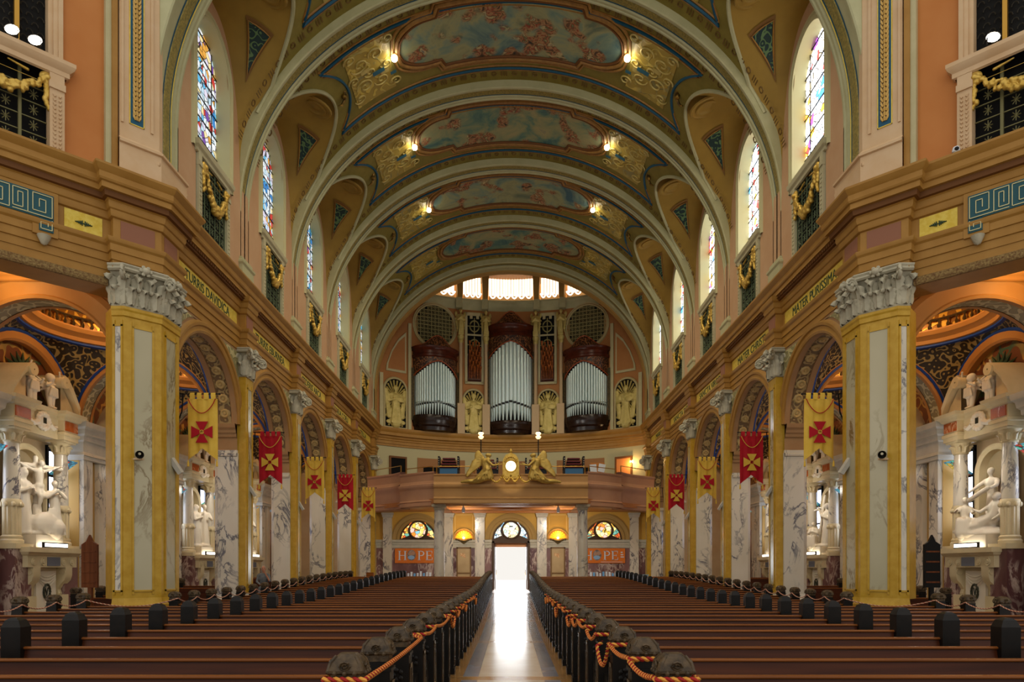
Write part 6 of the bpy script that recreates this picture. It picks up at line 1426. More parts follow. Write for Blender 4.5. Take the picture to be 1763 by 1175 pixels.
def group_mesh(v):
    if v == 0:   # calvary
        p = fig(1.75, hood=True, x=-.42, y=0, rz=.3)+fig(1.5, [((-.15, -.1, -.12), (.02, -.16, .02)), ((.15, -.1, -.12), (.0, -.16, .02))], x=.36, y=-.12, seated=False, rz=-.35)+corpus(.75, 1.35)+[('c', (0, .08, 0), (0, .1, .8), .2, .12), ('e', (.05, -.18, .3), (.42, .2, .35)), ('e', (.3, -.2, .2), (.3, .22, .28)), ('e', (0, 0, .05), (.7, .32, .1))]
        for i in range(6): p.append(('c', (.05+.09*i, -.34, .04), (.12+.05*i, -.22, .75), .035, .025))
        p += [('c', (0, .14, .5), (0, .14, 2.15), .07, .07), ('c', (-.72, .14, 1.92), (.72, .14, 1.92), .07, .07)]
        return blob('calvary_group', p, .03, 1)
    if v == 1:
        p = fig(1.7, x=-.22, hood=True, rz=.4)+fig(1.75, [((-.15, -.1, -.14), (-.1, -.2, -.02)), ((.16, -.05, -.16), (.05, -.16, -.12))], x=.25, y=.03, rz=-.4)+[('e', (0, 0, .05), (.55, .3, .1)), ('c', (0, .12, .3), (.1, .14, 1.2), .15, .1)]
        return blob('embrace_group', p, .03, 1)
    if v == 2:
        p = recline(0)+fig(1.55, [((-.17, -.08, -.1), (-.3, -.12, -.2)), ((.15, -.08, -.12), (.04, -.2, -.2))], x=.2, y=.12, z=.25, seated=False, lean=-.05)+fig(1.35, [((-.16, -.1, -.1), (-.1, -.24, -.06)), ((.15, -.1, -.14), (.2, -.25, -.1))], x=-.5, y=.0, seated=True, rz=.5)+[('c', (-.3, -.1, 1.0), (.35, -.3, 1.25), .07, .07), ('e', (0, 0, .04), (.75, .35, .1))]
        return blob('fallen_group', p, .03, 1)
    p = fig(1.75, [((-.16, -.05, -.1), (-.22, -.1, .12)), ((.15, -.03, -.17), (.03, -.14, -.10))], x=.3, rz=-.3)+fig(1.3, x=-.35, y=-.1, seated=True, rz=.5)+[('c', (-.25, .1, .2), (.1, .1, 2.1), .07, .07), ('c', (-.45, .1, 1.55), (.5, .1, 1.75), .06, .06), ('e', (0, 0, .05), (.65, .32, .1))]
    return blob('cross_bearing_group', p, .03, 1)
def cherub_mesh():
    h = .95; S = lambda a, b, c: (a*h, b*h, c*h)
    pr = [('c', S(-.08, 0, .05), S(-.08, 0, .4), .06*h, .09*h), ('c', S(.08, -.04, .05), S(.08, 0, .4), .06*h, .09*h), ('e', S(0, 0, .5), (.16*h, .14*h, .17*h)), ('e', S(0, 0, .66), (.14*h, .11*h, .13*h)), ('e', S(0, -.02, .9), (.11*h, .115*h, .13*h)), ('e', S(0, .02, .93), (.125*h, .12*h, .12*h)), ('e', S(0, -.13, .88), (.02*h, .025*h, .025*h)),
          ('c', S(-.14, 0, .72), S(-.28, -.08, .86), .05*h, .042*h), ('c', S(-.28, -.08, .86), S(-.2, -.14, 1.08), .04*h, .03*h), ('e', S(-.19, -.14, 1.12), (.035*h,)*3), ('c', S(.14, 0, .72), S(.26, -.08, .62), .05*h, .04*h), ('c', S(.26, -.08, .62), S(.2, -.2, .7), .04*h, .03*h), ('e', S(.19, -.22, .71), (.035*h,)*3)]
    for e in (-1, 1):
        for i in range(4): pr.append(('c', S(e*.06, .1, .7-.03*i), S(e*(.36-.05*i), .16, .86-.12*i), .05*h, .025*h))
        pr.append(('e', S(e*.08, -.06, .03), (.05*h, .09*h, .035*h)))
    for i in range(5): pr.append(('c', S(-.16+.08*i, -.1, .36), S(-.12+.06*i, -.12, .6), .035*h, .03*h))
    return blob('cherub', pr, .022, 1)
def altar(s, k, variant, nm):
    sd = SIDE[s]; yc = ((YC[k] if k else 16.4)+YC[k+1])/2
    t = thing('shrine_altar', nm, 'altar', (s*13.0, yc, 0), 'marble shrine altars')
    P = lambda mb, n, m_, sm=0, par=t, kd=None: part(mb, n, m_, par, s, sm, kd)
    B = lambda u0, u1, y0, y1, z0, z1: MB().box(u0, u1, yc+y0, yc+y1, z0, z1)
    P(B(11.9, OW, -1.7, 1.7, 0, .45), 'step', greyst)
    P(B(12.85, OW, -.95, .95, .45, 2.1), 'table_body', white_w)
    P(B(12.45, OW, -1.1, 1.1, 2.12, 2.25), 'mensa', white_w)
    mb = MB(); mb.sweep([(OW, yc-1.0), (12.58, yc-1.0), (12.58, yc+1.0), (OW, yc+1.0)], [(-.3, 1.72), (.0, 1.72), (.0, 2.02), (.05, 2.06), (.08, 2.12)]); P(mb, 'table_frieze', white_w, .4)
    for e in (-.78, -.42, .42, .78):
        mb = MB(); tt = MB(); tt.lathe([(.001, .03), (.05, .03), (.07, .01), (.1, .02), (.11, 0)], n=10); mb.add([(12.575-v[2], yc+e+v[0], 1.87+v[1]) for v in tt.v], tt.f); P(mb, 'frieze_rosette', white_w, .7)
    P(B(12.56, 12.58, -.26, .26, 1.76, 2.0), 'relief_tablet', M('relief_blue', '#6f7480', .5))
    for e in (-.66, .66):
        mb = MB(); prof = [(12.58, 1.72), (12.58, 1.5), (12.62, 1.36), (12.74, 1.24), (12.82, 1.1), (12.78, .98), (12.84, .9), (12.9, 1.72)]
        mb.loft([[(u, yc+e+w, z) for u, z in prof] for w in (-.14, .14)], True, True)
        tt = MB(); tt.lathe([(.09, -.16), (.09, .16)], n=12); mb.add([(12.68+v[0], yc+e+v[2], 1.6+v[1]) for v in tt.v], tt.f); P(mb, 'console', white_w, .6)
        P(B(12.7, 12.9, e-.16, e+.16, .45, .95), 'console_block', white_w)
    P(B(12.78, 12.86, -.4, .4, .5, 1.62), 'front_panel', white)
    mb = MB(); mb.tube([(12.76, yc+.13*cos(a*pi/8), 1.05+.2*sin(a*pi/8)) for a in range(16)], .035, 5, True); mb.tube([(12.77, yc-.05, 1.15), (12.77, yc, .95), (12.77, yc+.05, 1.15)], .02, 4); P(mb, 'oval_emblem', emb, .7)
    mb = MB()
    for i in range(4): mb.tube([(12.77, yc-.36+.72*q/8, 1.55-.05*i-.1*sin(pi*q/8)*(1+.4*i)) for q in range(9)], .02, 4)
    P(mb, 'cloth_swag', white, .7)
    P(B(12.68, OW, -.55, .55, 2.25, 2.6), 'statue_plinth', white)
    # columns
    for e in (-.97, .97):
        P(B(12.72, OW, e-.3, e+.3, .45, 2.25), 'pedestal_body', marble_p)
        P(B(12.68, OW, e-.33, e+.33, 2.2, 2.34), 'pedestal_cap', white_w)
        c = (13.02, yc+e, 0)
        mb = MB(); mb.lathe([(.27, 2.34), (.27, 2.42), (.24, 2.46), (.25, 2.52), (.21, 2.56)], c, 16); P(mb, 'column_base', white_w, .6)
        mb = MB(); R_ = []
        for z in (2.56, 3.3): R_.append([(c[0]+(.2+.012*cos(14*a))*cos(a), c[1]+(.2+.012*cos(14*a))*sin(a), z) for a in [2*pi*i/84 for i in range(84)]])
        mb.loft(R_, True); cl = P(mb, 'fluted_shaft', white_w, .3)
        mb = MB(); mb.lathe([(.21, 3.3), (.23, 3.33), (.23, 3.45), (.21, 3.5)], c, 16)
        for i in range(8): a = 2*pi*i/8; mb.ball((c[0]+.22*cos(a), c[1]+.22*sin(a), 3.36), (.06, .06, .07), 6, 5)
        P(mb, 'garland_band', white_w, .8)
        mb = MB(); mb.lathe([(.195, 3.5), (.19, 4.2), (.17, 4.98)], c, 16); P(mb, 'marble_shaft', marble, .8)
        mb = MB(); mb.lathe([(.17, 4.96), (.2, 5.0), (.18, 5.04), (.19, 5.2), (.27, 5.3)], c, 14); mb.box(c[0]-.27, c[0]+.27, c[1]-.27, c[1]+.27, 5.3, 5.36)
        for i in range(8):
            a = 2*pi*i/8; mb.tube([(c[0]+.18*cos(a), c[1]+.18*sin(a), 5.03), (c[0]+.22*cos(a), c[1]+.22*sin(a), 5.18), (c[0]+.3*cos(a), c[1]+.3*sin(a), 5.2)], [.05, .05, .02], 5)
        P(mb, 'column_capital', white_w, .8)
    # niche arch
    A = lambda r, u: [(u, yc+r, 2.6)]+[(u, yc+r*cos(pi*i/16), 4.35+r*sin(pi*i/16)) for i in range(17)]+[(u, yc-r, 2.6)]
    mb = MB(); mb.loft([A(.78, 13.35), A(.78, 13.28), A(.7, 13.26), A(.62, 13.3), A(.6, 13.5)]); P(mb, 'niche_arch', white_w, .5)
    mb = MB(); mb.add([(13.5, yc, 4.35)]+A(.6, 13.5), [(0, i+1, i+2) for i in range(18)]); P(mb, 'niche_back', M('niche_stone', '#a08f6e', .6))
    # entablature and broken pediment
    mb = MB(); mb.sweep([(OW, yc-1.3), (12.72, yc-1.3), (12.72, yc-.66), (12.95, yc-.66), (12.95, yc+.66), (12.72, yc+.66), (12.72, yc+1.3), (OW, yc+1.3)], [(-.02, 5.36), (.0, 5.36), (.0, 5.48), (.03, 5.5), (.03, 5.58), (-.01, 5.6), (-.01, 5.92), (.05, 5.96), (.07, 6.02), (.15, 6.07), (.17, 6.16), (-.5, 6.18)]); mb.box(12.9, OW, yc-1.25, yc+1.25, 5.36, 6.15); P(mb, 'altar_entablature', white_w, .4)
    for a, b, u in ((-1.25, -.71, 12.70), (.71, 1.25, 12.70), (-.6, -.32, 12.93), (.32, .6, 12.93)): P(B(u, u+.05, a, b, 5.63, 5.9), 'orange_panel', orangem)
    mb = MB()
    for i in range(14):
        a = 2*pi*i/14; mb.ball((12.86, yc+.22*cos(a), 5.75+.2*sin(a)), (.07, .09, .08), 7, 5)
    mb.ball((12.87, yc, 5.75), (.05, .17, .17), 12, 8)
    for e in (-1, 1): mb.tube([(12.86, yc+e*.22, 5.7), (12.86, yc+e*.4, 5.62), (12.86, yc+e*.55, 5.68)], [.09, .08, .05], 6)
    ca = P(mb, 'cartouche', white, .8)
    mb = MB()
    for q in (-.04, 0, .04): mb.box(12.80, 12.82, yc+q-.01, yc+q+.01, 5.68, 5.84)
    P(mb, 'numeral', emb, 0, ca)
    for e in (-1, 1):
        mb = MB(); n = 12; ring = []
        for i in range(n+1):
            f = i/n; y_ = 1.36-.72*f; z_ = 6.18+.78*sin(f*pi/2*.95); th_ = .22
            ring.append([(12.7, yc+e*y_, z_), (OW, yc+e*y_, z_), (OW, yc+e*(y_-.05), z_+th_), (12.66, yc+e*(y_-.05), z_+th_)])
        mb.loft(ring, True, True); tt = MB(); tt.lathe([(.02, -.46), (.16, -.46), (.17, -.4), (.15, -.38), (.17, .3), (.17, .46)], n=16); mb.add([(13.1+v[2], yc+e*.66+v[0], 6.98+v[1]) for v in tt.v], tt.f); P(mb, 'pediment_scroll', white_w, .6)
        mb = MB(); mb.loft([[(12.85, yc+e*1.3, 6.18), (12.85, yc+e*.7, 6.18)], [(12.85, yc+e*1.2, 6.4), (12.85, yc+e*.7, 6.95)]]); P(mb, 'pediment_infill', white_w, 0)
        ch = thing('cherub_statue', 'white marble cherub on the %s scroll of the %s' % ('near' if e < 0 else 'far', nm.split(' shrine')[0].replace('white marble ', '')+' shrine'), 'statue', (s*12.92, yc+e*.38, 6.18), 'cherubs on the shrines', rz=(-pi/2 if s > 0 else pi/2))
        mesh_obj('figure', cherub_mesh(), ch, white, scale=(e*s, 1, 1))
    if k in (0,):
        pass
    g = thing('statue_group', ['white marble calvary group with crucifix', 'white marble pair of embracing robed figures', 'white marble group around a fallen figure', 'white marble group carrying a cross'][variant]+' in the '+nm.split(' shrine')[0].replace('white marble ', '').replace('marble ', '')+' shrine', 'statue', (s*12.98, yc, 2.6), 'statue groups', rz=(-pi/2+.35 if s > 0 else pi/2-.35))
    mesh_obj('figures', group_mesh(variant), g, white)
    l = thing('strip_lamp', 'glowing white strip lamp on the table of the '+nm.split(' shrine')[0].replace('white marble ', '')+' shrine', 'lamp', (s*12.6, yc, 2.25), 'altar strip lamps')
    mb = MB(); mb.box(12.50, 12.56, yc-.5, yc+.5, 2.25, 2.4); part(mb, 'housing', blackm, l, s, 0)
    mb = MB(); mb.box(12.561, 12.6, yc-.48, yc+.48, 2.27, 2.38); mb.box(12.485, 12.4999, yc-.46, yc+.46, 2.28, 2.37); part(mb, 'tube', EMIT('strip_glow', '#fff4e2', 5), l, s, 0)
    light('altar_light', 'SPOT', (s*11.3, yc-.5, 5.3), 110, (1, .94, .85), .12, rot=(s*1.6, .4, -1.5), spot=1.5, blend=.8)
    light('altar_wash', 'POINT', (s*11.9, yc+.3, 5.0), 22, (1, .92, .8), .15)
for s in (-1, 1):
    for k, v in ((0, 0 if s < 0 else 2), (1, 3), (2, 1 if s < 0 else 3), (3, 1)):
        altar(s, k, v, 'white marble %s %s shrine altar with broken pediment and columns' % (['nearest', 'second', 'third', 'farthest'][k], SIDE[s]))
    # panelled timber porch in the last bay
    yc = (YC[4]+YC[5])/2
    t = thing('timber_porch', 'dark timber confessional front in the last bay of the %s aisle' % SIDE[s], 'confessional', (s*13.2, yc, F0))
    mb = MB(); mb.box(12.7, OW, yc-1.1, yc+1.1, F0, 3.6); part(mb, 'body', wood_m, t, s, 0)
    for q in (-.7, 0, .7):
        mb = MB(); mb.box(12.66, 12.7, yc+q-.28, yc+q+.28, F0+.1, 3.0); part(mb, 'door', wood_c, t, s, 0)
    mb = MB(); mb.sweep([(OW, yc-1.1), (12.7, yc-1.1), (12.7, yc+1.1), (OW, yc+1.1)], [(0, 3.5), (.05, 3.55), (.12, 3.7), (.12, 3.8), (-.5, 3.8)]); part(mb, 'cornice', wood_m, t, s, .4)
    # hymn board on a post
    t = thing('hymn_board', 'brown pointed notice board on a post in front of the nearest left shrine' if s < 0 else 'black pointed notice board on a post in front of the nearest right shrine', 'notice board', (s*10.75, 17.45, 0))
    mb = MB(); x = 10.75; m_ = wood_m if s < 0 else blackm
    mb.box(x-.05, x+.05, 17.42, 17.5, 0, 1.3); part(mb, 'post', m_, t, s, 0)
    mb = MB(); mb.sheet([(-.2, 1.2), (.2, 1.2), (.2, 2.3), (.08, 2.38), (0, 2.55), (-.08, 2.38), (-.2, 2.3)], lambda a, b: (x+a, 17.48, b), lambda a, b: (x+a, 17.4, b)); bd = part(mb, 'board', m_, t, s, 0)
    mb = MB()
    for q in range(4): mb.box(x-.17, x+.17, 17.385, 17.4, 1.32+q*.26, 1.36+q*.26)
    part(mb, 'ledge', wood_m, bd, s, 0)
    mb = MB(); mb.box(x-.25, x+.25, 17.2, 17.7, 0, .06); part(mb, 'foot', m_, t, s, 0)
# ================================================================== PEWS
X0, XM, XE1, XE2 = 1.0, 5.117, 7.68, 9.18
def post_mb(x, cap=True):
    mb = MB(); hw = .10
    mb.box(x-hw-.015, x+hw+.015, -.10, .12, 0, .12); mb.box(x-hw, x+hw, -.07, .09, .12, 1.0 if cap else 1.08)
    if cap:
        mb.box(x-hw-.012, x+hw+.012, -.085, .105, .915, .94)
        for q in range(5): a = q*2*pi/5; mb.ball((x+.035*cos(a), -.075, .74+.045*sin(a)), (.022, .012, .026), 6, 4)
    else: mb.loft([[(x-hw, -.07, 1.08), (x+hw, -.07, 1.08), (x+hw, .09, 1.08), (x-hw, .09, 1.08)], [(x-hw+.03, -.05, 1.15), (x+hw-.03, -.05, 1.15), (x+hw-.03, .07, 1.15), (x-hw+.03, .07, 1.15)], [(x-.03, -.03, 1.175), (x+.03, -.03, 1.175), (x+.03, .05, 1.175), (x-.03, .05, 1.175)]], True, True)
    return mb
def cap_mb(x):
    mb = MB(); O = lambda r, z, b=.3: [(x+r*cx_, .01+r*cy_, z) for cx_, cy_ in ((-1, -1+b), (-1+b, -1), (1-b, -1), (1, -1+b), (1, 1-b), (1-b, 1), (-1+b, 1), (-1, 1-b))]
    mb.loft([O(.092, .99, .12), O(.092, 1.035, .12), O(.110, 1.05, .15), O(.111, 1.066, .15), O(.098, 1.105, .2), O(.076, 1.138, .25), O(.055, 1.156), O(.05, 1.162), O(.012, 1.165)], True, True)
    for a in range(4):
        dx_, dy_ = (1, 1, -1, -1)[a], (1, -1, 1, -1)[a]; mb.tube([(x+dx_*.098, .01+dy_*.098, 1.06), (x+dx_*.088, .01+dy_*.088, 1.11), (x+dx_*.06, .01+dy_*.06, 1.15)], [.016, .013, .01], 5)
    for a in range(4):
        d = Vector((cos(a*pi/2), sin(a*pi/2))); p = (x+d.x*.108, .01+d.y*.108)
        for r_ in (.032, .014): mb.tube([(p[0]+r_*cos(q*pi/4)*abs(d.y), p[1]+r_*cos(q*pi/4)*abs(d.x), 1.092+r_*.8*sin(q*pi/4)) for q in range(8)], .008, 4, True)
        for m_ in (-1, 0, 1): mb.ball((x+d.x*.112+.06*m_*abs(d.y), .01+d.y*.112+.06*m_*abs(d.x), 1.05), .016, 6, 4)
    return mb
def arm_mb(x):
    mb = MB(); pr = [(-.07, .62), (-.2, .60), (-.34, .55), (-.44, .52), (-.5, .54), (-.52, .5), (-.48, .44), (-.40, .42), (-.42, .3), (-.46, .12), (-.5, .05), (-.5, 0), (-.07, 0)]
    mb.loft([[(x+w, y, z) for y, z in pr] for w in (-.05, .05)], True, True)
    t = MB(); t.lathe([(.045, -.07), (.045, .07)], n=10); mb.add([(x+v[2], -.47+v[0], .53+v[1]) for v in t.v], t.f); mb.box(x-.07, x+.07, -.54, -.44, 0, .07); return mb
def panel_mb(x):     # sunk aisle-side panel of the post
    mb = MB(); e = .101
    for q in (-1, 1): mb.box(x+q*e-.012, x+q*e+.012, -.055, -.03, .16, .84); mb.box(x+q*e-.012, x+q*e+.012, .05, .075, .16, .84); mb.box(x+q*e-.012, x+q*e+.012, -.055, .075, .80, .84)
    return mb
PEW = {}
def pew_proto(s, xe):
    t = bpy.data.objects.new('pew', None); COL.objects.link(t); t.empty_display_size = .2
    P = lambda mb, n, m_, sm=0, par=None: (lambda o: (setattr(o, 'parent', par or t), o)[1])(part(mb, n, m_, None, s, sm))
    mb = MB(); mb.loft([[(X0+.1, y, z), (xe-.1, y, z)] for y, z in ((-.13, .32), (-.10, .45), (-.04, .66), (0, .85), (.03, .85), (-.01, .66), (-.07, .4), (-.10, .32))]); P(mb, 'backrest', wood_d, .5)
    mb = MB(); mb.loft([[(x, -.022, .852), (x, -.026, .862), (x, -.02, .874), (x, .0, .88), (x, .03, .876), (x, .036, .862), (x, .03, .852)] for x in (X0+.1, xe-.1)], True, True); P(mb, 'top_rail', wood_r, .6)
    mb = MB(); mb.box(X0+.1, xe-.1, -.50, -.08, .40, .44); mb.box(X0+.1, xe-.1, -.46, -.43, .1, .40); P(mb, 'seat', wood_d)
    mb = MB(); mb.box(X0+.15, xe-.15, .28, .42, .14, .2); P(mb, 'kneeler', M('kneeler_red', '#3a1412', .6))
    for x in (X0, xe):
        p = P(post_mb(x), 'end_post', wood_b); P(cap_mb(x), 'carved_cap', capm, 0, p); P(panel_mb(x), 'side_panel', M('post_edge', '#3b2c1c', .25), 0, p); P(arm_mb(x), 'arm', wood_b, .5)
    P(post_mb(XM, False), 'middle_post', wood_b); P(arm_mb(XM), 'arm', wood_b, .5)
    return t
num = 'first second third fourth fifth sixth seventh eighth ninth tenth eleventh twelfth thirteenth fourteenth fifteenth sixteenth seventeenth eighteenth nineteenth twentieth'.split()
num += ['twenty-'+n for n in num[:9]]+['thirtieth', 'thirty-first']
ROWS = [4.2+.95*k for k in range(31)]
for s in (-1, 1):
    for k, y in enumerate(ROWS):
        key = (s, k <= 11)
        if key not in PEW: PEW[key] = pew_proto(s, XE2 if k <= 11 else XE1); o = PEW[key]
        else: o = copy_tree(PEW[key])
        o.location = (0, y, zf(y)); tag(o, 'dark wooden pew, %s row from the front %s of the aisle' % (num[k], SIDE[s]), 'pew', 'nave pews %s of the aisle' % SIDE[s])
# short pews in the side aisles
def side_pew(s):
    t = bpy.data.objects.new('side_pew', None); COL.objects.link(t)
    P = lambda mb, n, m_, sm=0, par=None: (lambda o: (setattr(o, 'parent', par or t), o)[1])(part(mb, n, m_, None, s, sm))
    a, b = 9.75, 11.6
    mb = MB(); mb.box(a+.1, b-.1, -.03, .02, .3, .86); P(mb, 'backrest', wood_d)
    mb = MB(); mb.box(a+.1, b-.1, -.05, .05, .86, .89); P(mb, 'top_rail', wood_r)
    mb = MB(); mb.box(a+.1, b-.1, -.45, 0, .4, .44); P(mb, 'seat', wood_d)
    for x in (a, b):
        p = P(post_mb(x), 'end_post', wood_b); P(cap_mb(x), 'carved_cap', capm, 0, p); P(arm_mb(x), 'arm', wood_b, .5)
    return t
for s in (-1, 1):
    pr = None
    for i, y in enumerate((18.2, 19.3, 22.9, 24.0, 29.4, 30.4)):
        o = side_pew(s) if pr is None else copy_tree(pr); pr = pr or o
        o.location = (0, y, zf(y)); tag(o, 'short dark pew in the %s side aisle, %s from the front' % (SIDE[s], num[i]), 'pew', 'short pews in the %s aisle' % SIDE[s])

# ================================================================== ROPES
ropeg = M('rope_gold', '#d8953c', .7); roper = M('rope_red', '#9a1f1c', .7)
def rope(pts, label, r=.013, pitch=.075, mats=None):
    P = [Vector(p) for p in pts]; path = []
    for i in range(len(P)-1):
        L = (P[i+1]-P[i]).length; n = max(2, int(L/.0125))
        for j in range(n): path.append(P[i].lerp(P[i+1], j/n))
    path.append(P[-1]); t = thing('twisted_rope', label, 'rope', P[0], 'red and gold ropes on the pew ends'); d = 0.
    S = [[], []]
    for i, p in enumerate(path):
        if i: d += (path[i]-path[i-1]).length
        tg = (path[min(i+1, len(path)-1)]-path[max(i-1, 0)]).normalized(); a = tg.cross(Vector((0, 0, 1)))
        a = a.normalized() if a.length > .01 else Vector((1, 0, 0)); b = tg.cross(a)
        for q in range(2):
            an = 2*pi*d/pitch+q*pi; S[q].append(p+a*r*.62*cos(an)+b*r*.62*sin(an))
    for q in range(2):
        mb = MB(); mb.tube(S[q], r, 4); part(mb, 'strand', (mats or (ropeg, roper))[q], t, smooth=1)
def rope_line(s, x, rows, hang, loops, label):
    pts = []; z0 = 1.012
    for i, k in enumerate(rows):
        y = ROWS[k]; z = zf(y)+z0; xi = x-s*0
        # around the neck of the post, then sagging on to the next one
        e = -1 if x > 0 else 1
        side = [(-.115, -.10), (.115, -.10)] if loops else [(.115, -.1)]
        if loops:
            pts += [(x+e*-.125, y+.1, z), (x+e*-.125, y-.105, z), (x+e*.125, y-.105, z), (x+e*.125, y+.0, z)]
        else: pts += [(x+e*.125, y-.02, z)]
        if i < len(rows)-1:
            y2 = ROWS[rows[i+1]]; g = hang[i % len(hang)]; xa = x+e*.125; xb = x+(e*.125)
            for j in range(1, 8):
                f = j/8; pts.append((xa+(xb-xa)*f, y+(y2-y)*f, z+(zf(y2)-zf(y))*f-g*4*f*(1-f)))
    rope(pts, label)
rope_line(-1, -X0, [0, 3, 4, 6, 7, 8, 9, 10, 11, 12, 13, 14], [.02, .03, .05, .22, .12, .05, .15], True, 'red and gold rope on the left ends beside the centre aisle')
rope_line(1, X0, [0, 1, 2, 3, 4, 5, 6, 7, 8, 9, 10, 11, 12, 13, 14], [.04, .03, .26, .1, .05, .12, .2], True, 'red and gold rope on the right ends beside the centre aisle')
for s in (-1, 1):
    z = 1.012; A = [(s*XE2, ROWS[k], z) for k in (6, 7, 8, 9, 10, 11)]; B_ = [(s*XE1, ROWS[k], zf(ROWS[k])+z) for k in range(12, 30)]
    pts = []; al = A+B_
    for i in range(len(al)-1):
        a, b = Vector(al[i]), Vector(al[i+1]); n = 8; sg = .10 if i != 5 else .16
        for j in range(n): f = j/n; pts.append(a.lerp(b, f)+Vector((-s*.125, -.1, -sg*4*f*(1-f))))
    rope(pts, 'pale twisted rope along the outer ends of the %s pews' % SIDE[s], .009, mats=(M('rope_pale', '#c9a888', .7), M('rope_faded_red', '#a0584a', .7)))

# ================================================================== HANGING BANNERS
def banner(s, k, y):
    yel = k % 2 == 0; cl, cr = (yelc, redc) if yel else (redc, yelc)
    W_, H_ = (.74, 1.66); xc = 7.70; zt = 4.37+E-.0
    c1, c2 = ('yellow', 'red') if yel else ('dark red', 'yellow')
    t = thing('hanging_banner', '%s swallowtail banner with a %s cross, %s from the front on the %s' % (c1, c2, num[k], SIDE[s]), 'banner', (s*xc, y, zt), 'cross banners on the %s arcade' % SIDE[s])
    def lp(mb, n, m_, sm=.7, par=None): o = part(mb, n, m_, None, s, sm); o.parent = par or t; return o
    rnd = random.Random(k*5+s); nx, nz = 16, 18; fold = lambda a, b: .025*sin(a*19+rnd_ph)*(.35+.65*b)+.012*sin(a*37+2*b)
    rnd_ph = rnd.random()*6
    def bot(a): return H_-.30*(1-abs(a-.5)*2)-.0 if True else 0
    rows = []
    for j in range(nz+1):
        f = j/nz; rows.append([(-W_/2+W_*i/nx, fold(i/nx, f), -.12-(bot(i/nx)-.12)*f) for i in range(nx+1)])
    mb = MB(); mb.loft(rows); mb.loft([list(reversed([(x_, y_+.008, z_) for x_, y_, z_ in r])) for r in rows]); lp(mb, 'cloth', cl, 1.2)
    for q in range(4 if yel else 4):
        mb = MB(); a = -W_/2+.02+q*(W_-.04)/4+.02; b = a+(W_-.04)/4-.06; mb.loft([[(a, .012, -.16), (b, .012, -.16)], [(a, .012, .0), (b, .012, .0)], [(a, 0, .03), (b, 0, .03)], [(a, -.022, 0), (b, -.022, 0)], [(a, -.012, -.14), (b, -.012, -.14)]]); lp(mb, 'hanging_loop', cl, 1)
    # cross pattee
    cz = -.98*H_/1.66+.02; r1 = .265; mb = MB()
    for q in range(4):
        a = q*pi/2; c, s_ = cos(a), sin(a); pl = [(.03, -.03), (r1, -.155), (r1, .155), (.03, .03)]
        mb.sheet([(u*c-v*s_, u*s_+v*c) for u, v in pl], lambda u, v: (u, -.035, cz+v), lambda u, v: (u, -.045, cz+v))
    lp(mb, 'cross', cr, 0)
    mb = MB(); mb.tube([(.045*cos(a*pi/8), -.05, cz+.045*sin(a*pi/8)) for a in range(16)], .011, 5, True); lp(mb, 'cross_ring', cl if not yel else yelc)
    mb = MB(); mb.tube([(-W_/2+.03+(W_-.06)*i/14, -.045, -.13-.36*sin(pi*i/14)**.8) for i in range(15)], .011, 5); lp(mb, 'cord', cr)
    for e in (-1, 1):
        mb = MB(); mb.lathe([(.001, -.16), (.03, -.15), (.022, -.04), (.015, 0)], (e*(W_/2-.01), 0, -H_), 6); lp(mb, 'tassel', yelc)
    # rod and wall bracket
    mb = MB(); mb.tube([(-W_/2-.05, 0, 0), (WF-xc+.02, 0, 0)], .015, 6); mb.ball((-W_/2-.06, 0, 0), .025); lp(mb, 'rod', blackm)
    mb = MB(); mb.tube([(WF-xc+.02, 0, -.75), (WF-xc-.10, 0, -.45), (WF-xc-.13, 0, -.1), (WF-xc-.13, 0, .02)], .018, 5); lp(mb, 'bracket', blackm)
for s in (-1, 1):
    for k, y in enumerate((17.05, 21.85, 26.8, 31.75, 36.9)): banner(s, k, y)

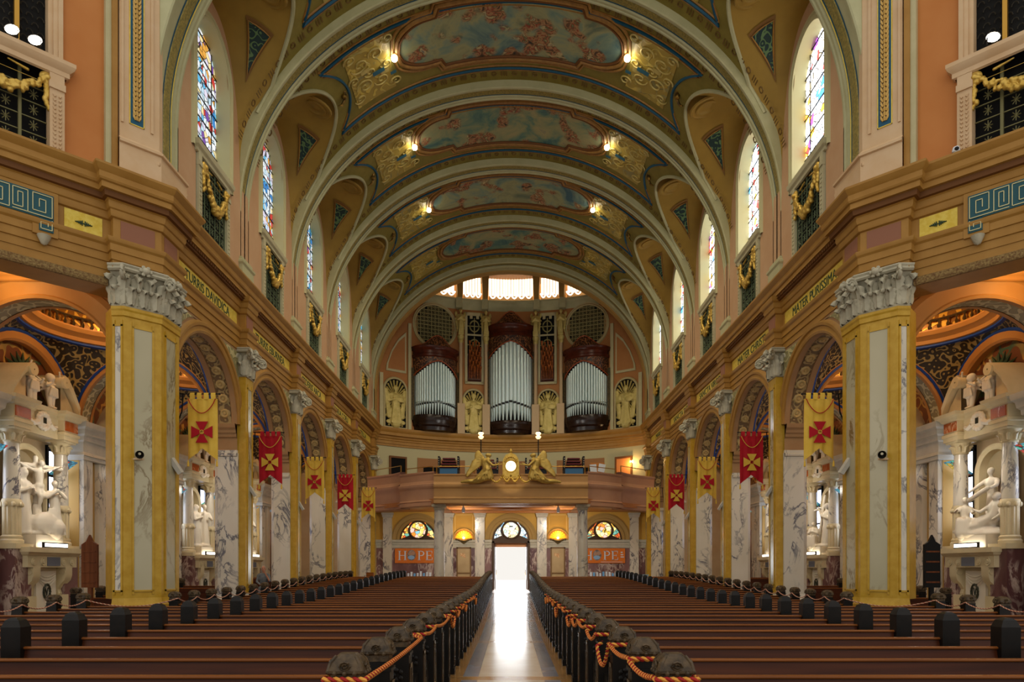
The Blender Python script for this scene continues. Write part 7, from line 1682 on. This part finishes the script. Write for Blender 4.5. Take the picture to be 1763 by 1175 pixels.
# ================================================================== SEATED VISITOR
t = thing('person', 'seated grey-shirted man resting a hand at his chin, in the left aisle', 'person', (-10.1, 27.9, zf(27.9)), rz=.25)
S = 1.0
body = [('c', (-.09, 0, .52), (-.11, -.42, .55), .095, .075), ('c', (.09, 0, .52), (.11, -.42, .55), .095, .075), ('c', (-.11, -.42, .55), (-.11, -.40, .08), .065, .05), ('c', (.11, -.42, .55), (.11, -.40, .08), .065, .05), ('e', (-.11, -.47, .05), (.05, .13, .05)), ('e', (.11, -.47, .05), (.05, .13, .05)), ('e', (0, 0, .56), (.19, .15, .13)),
        ('c', (0, 0, .62), (0, -.03, .95), .15, .17), ('c', (-.15, -.03, 1.08), (.15, -.03, 1.08), .085, .085), ('c', (0, -.02, 1.1), (0, -.03, 1.2), .06, .055)]
mesh_obj('clothes', blob('seated_clothes', body+[('c', (-.2, -.03, 1.07), (-.25, -.1, .82), .062, .05), ('c', (.2, -.03, 1.07), (.24, -.14, .84), .062, .05), ('c', (-.25, -.1, .82), (-.12, -.3, .72), .048, .036)], .02, 2), t, M('grey_shirt', '#7f8a94', .8, col2='#6b757f', nscale=6))
skin = M('skin', '#c58f78', .6)
head = [('e', (0, -.05, 1.34), (.078, .095, .118)), ('e', (0, -.13, 1.29), (.05, .04, .05)), ('e', (0, -.155, 1.335), (.016, .025, .028)), ('e', (-.082, -.04, 1.33), (.014, .025, .035)), ('e', (.082, -.04, 1.33), (.014, .025, .035)), ('c', (0, -.03, 1.15), (0, -.04, 1.26), .052, .052), ('c', (.24, -.14, .84), (.08, -.2, 1.16), .04, .03), ('e', (.06, -.2, 1.2), (.028, .03, .045))]
for i in range(4): head.append(('c', (.045+.012*i, -.215, 1.22), (.03+.012*i, -.205, 1.27), .010, .009))
head += [('e', (-.08, -.33, .70), (.04, .05, .025))]
for i in range(4): head.append(('c', (-.07+.018*i, -.36, .70), (-.055+.02*i, -.42, .685), .011, .009))
mesh_obj('head_and_hands', blob('seated_head', head, .009, 2), t, skin)
mesh_obj('hair', blob('seated_hair', [('e', (0, -.015, 1.385), (.083, .095, .085)), ('e', (0, .03, 1.33), (.078, .06, .08))], .012, 2), t, M('grey_hair', '#b3a9a0', .8))
mb = MB()
for e in (-1, 1): mb.ball((e*.03, -.138, 1.36), .011, 6, 5)
o = part(mb, 'eyes', blackm, None); o.parent = t
b_ = thing('aisle_bench', 'small dark bench under the seated man in the left aisle', 'bench', (-10.1, 27.9, zf(27.9)), rz=.25)
mb = MB(); mb.box(-.6, .6, -.2, .22, .38, .43); o = part(mb, 'seat', wood_d, None, smooth=0); o.parent = b_
for e in (-1, 1):
    mb = MB(); mb.box(e*.55-.04, e*.55+.04, -.2, .22, 0, .38); o = part(mb, 'leg', wood_b, None, smooth=0); o.parent = b_
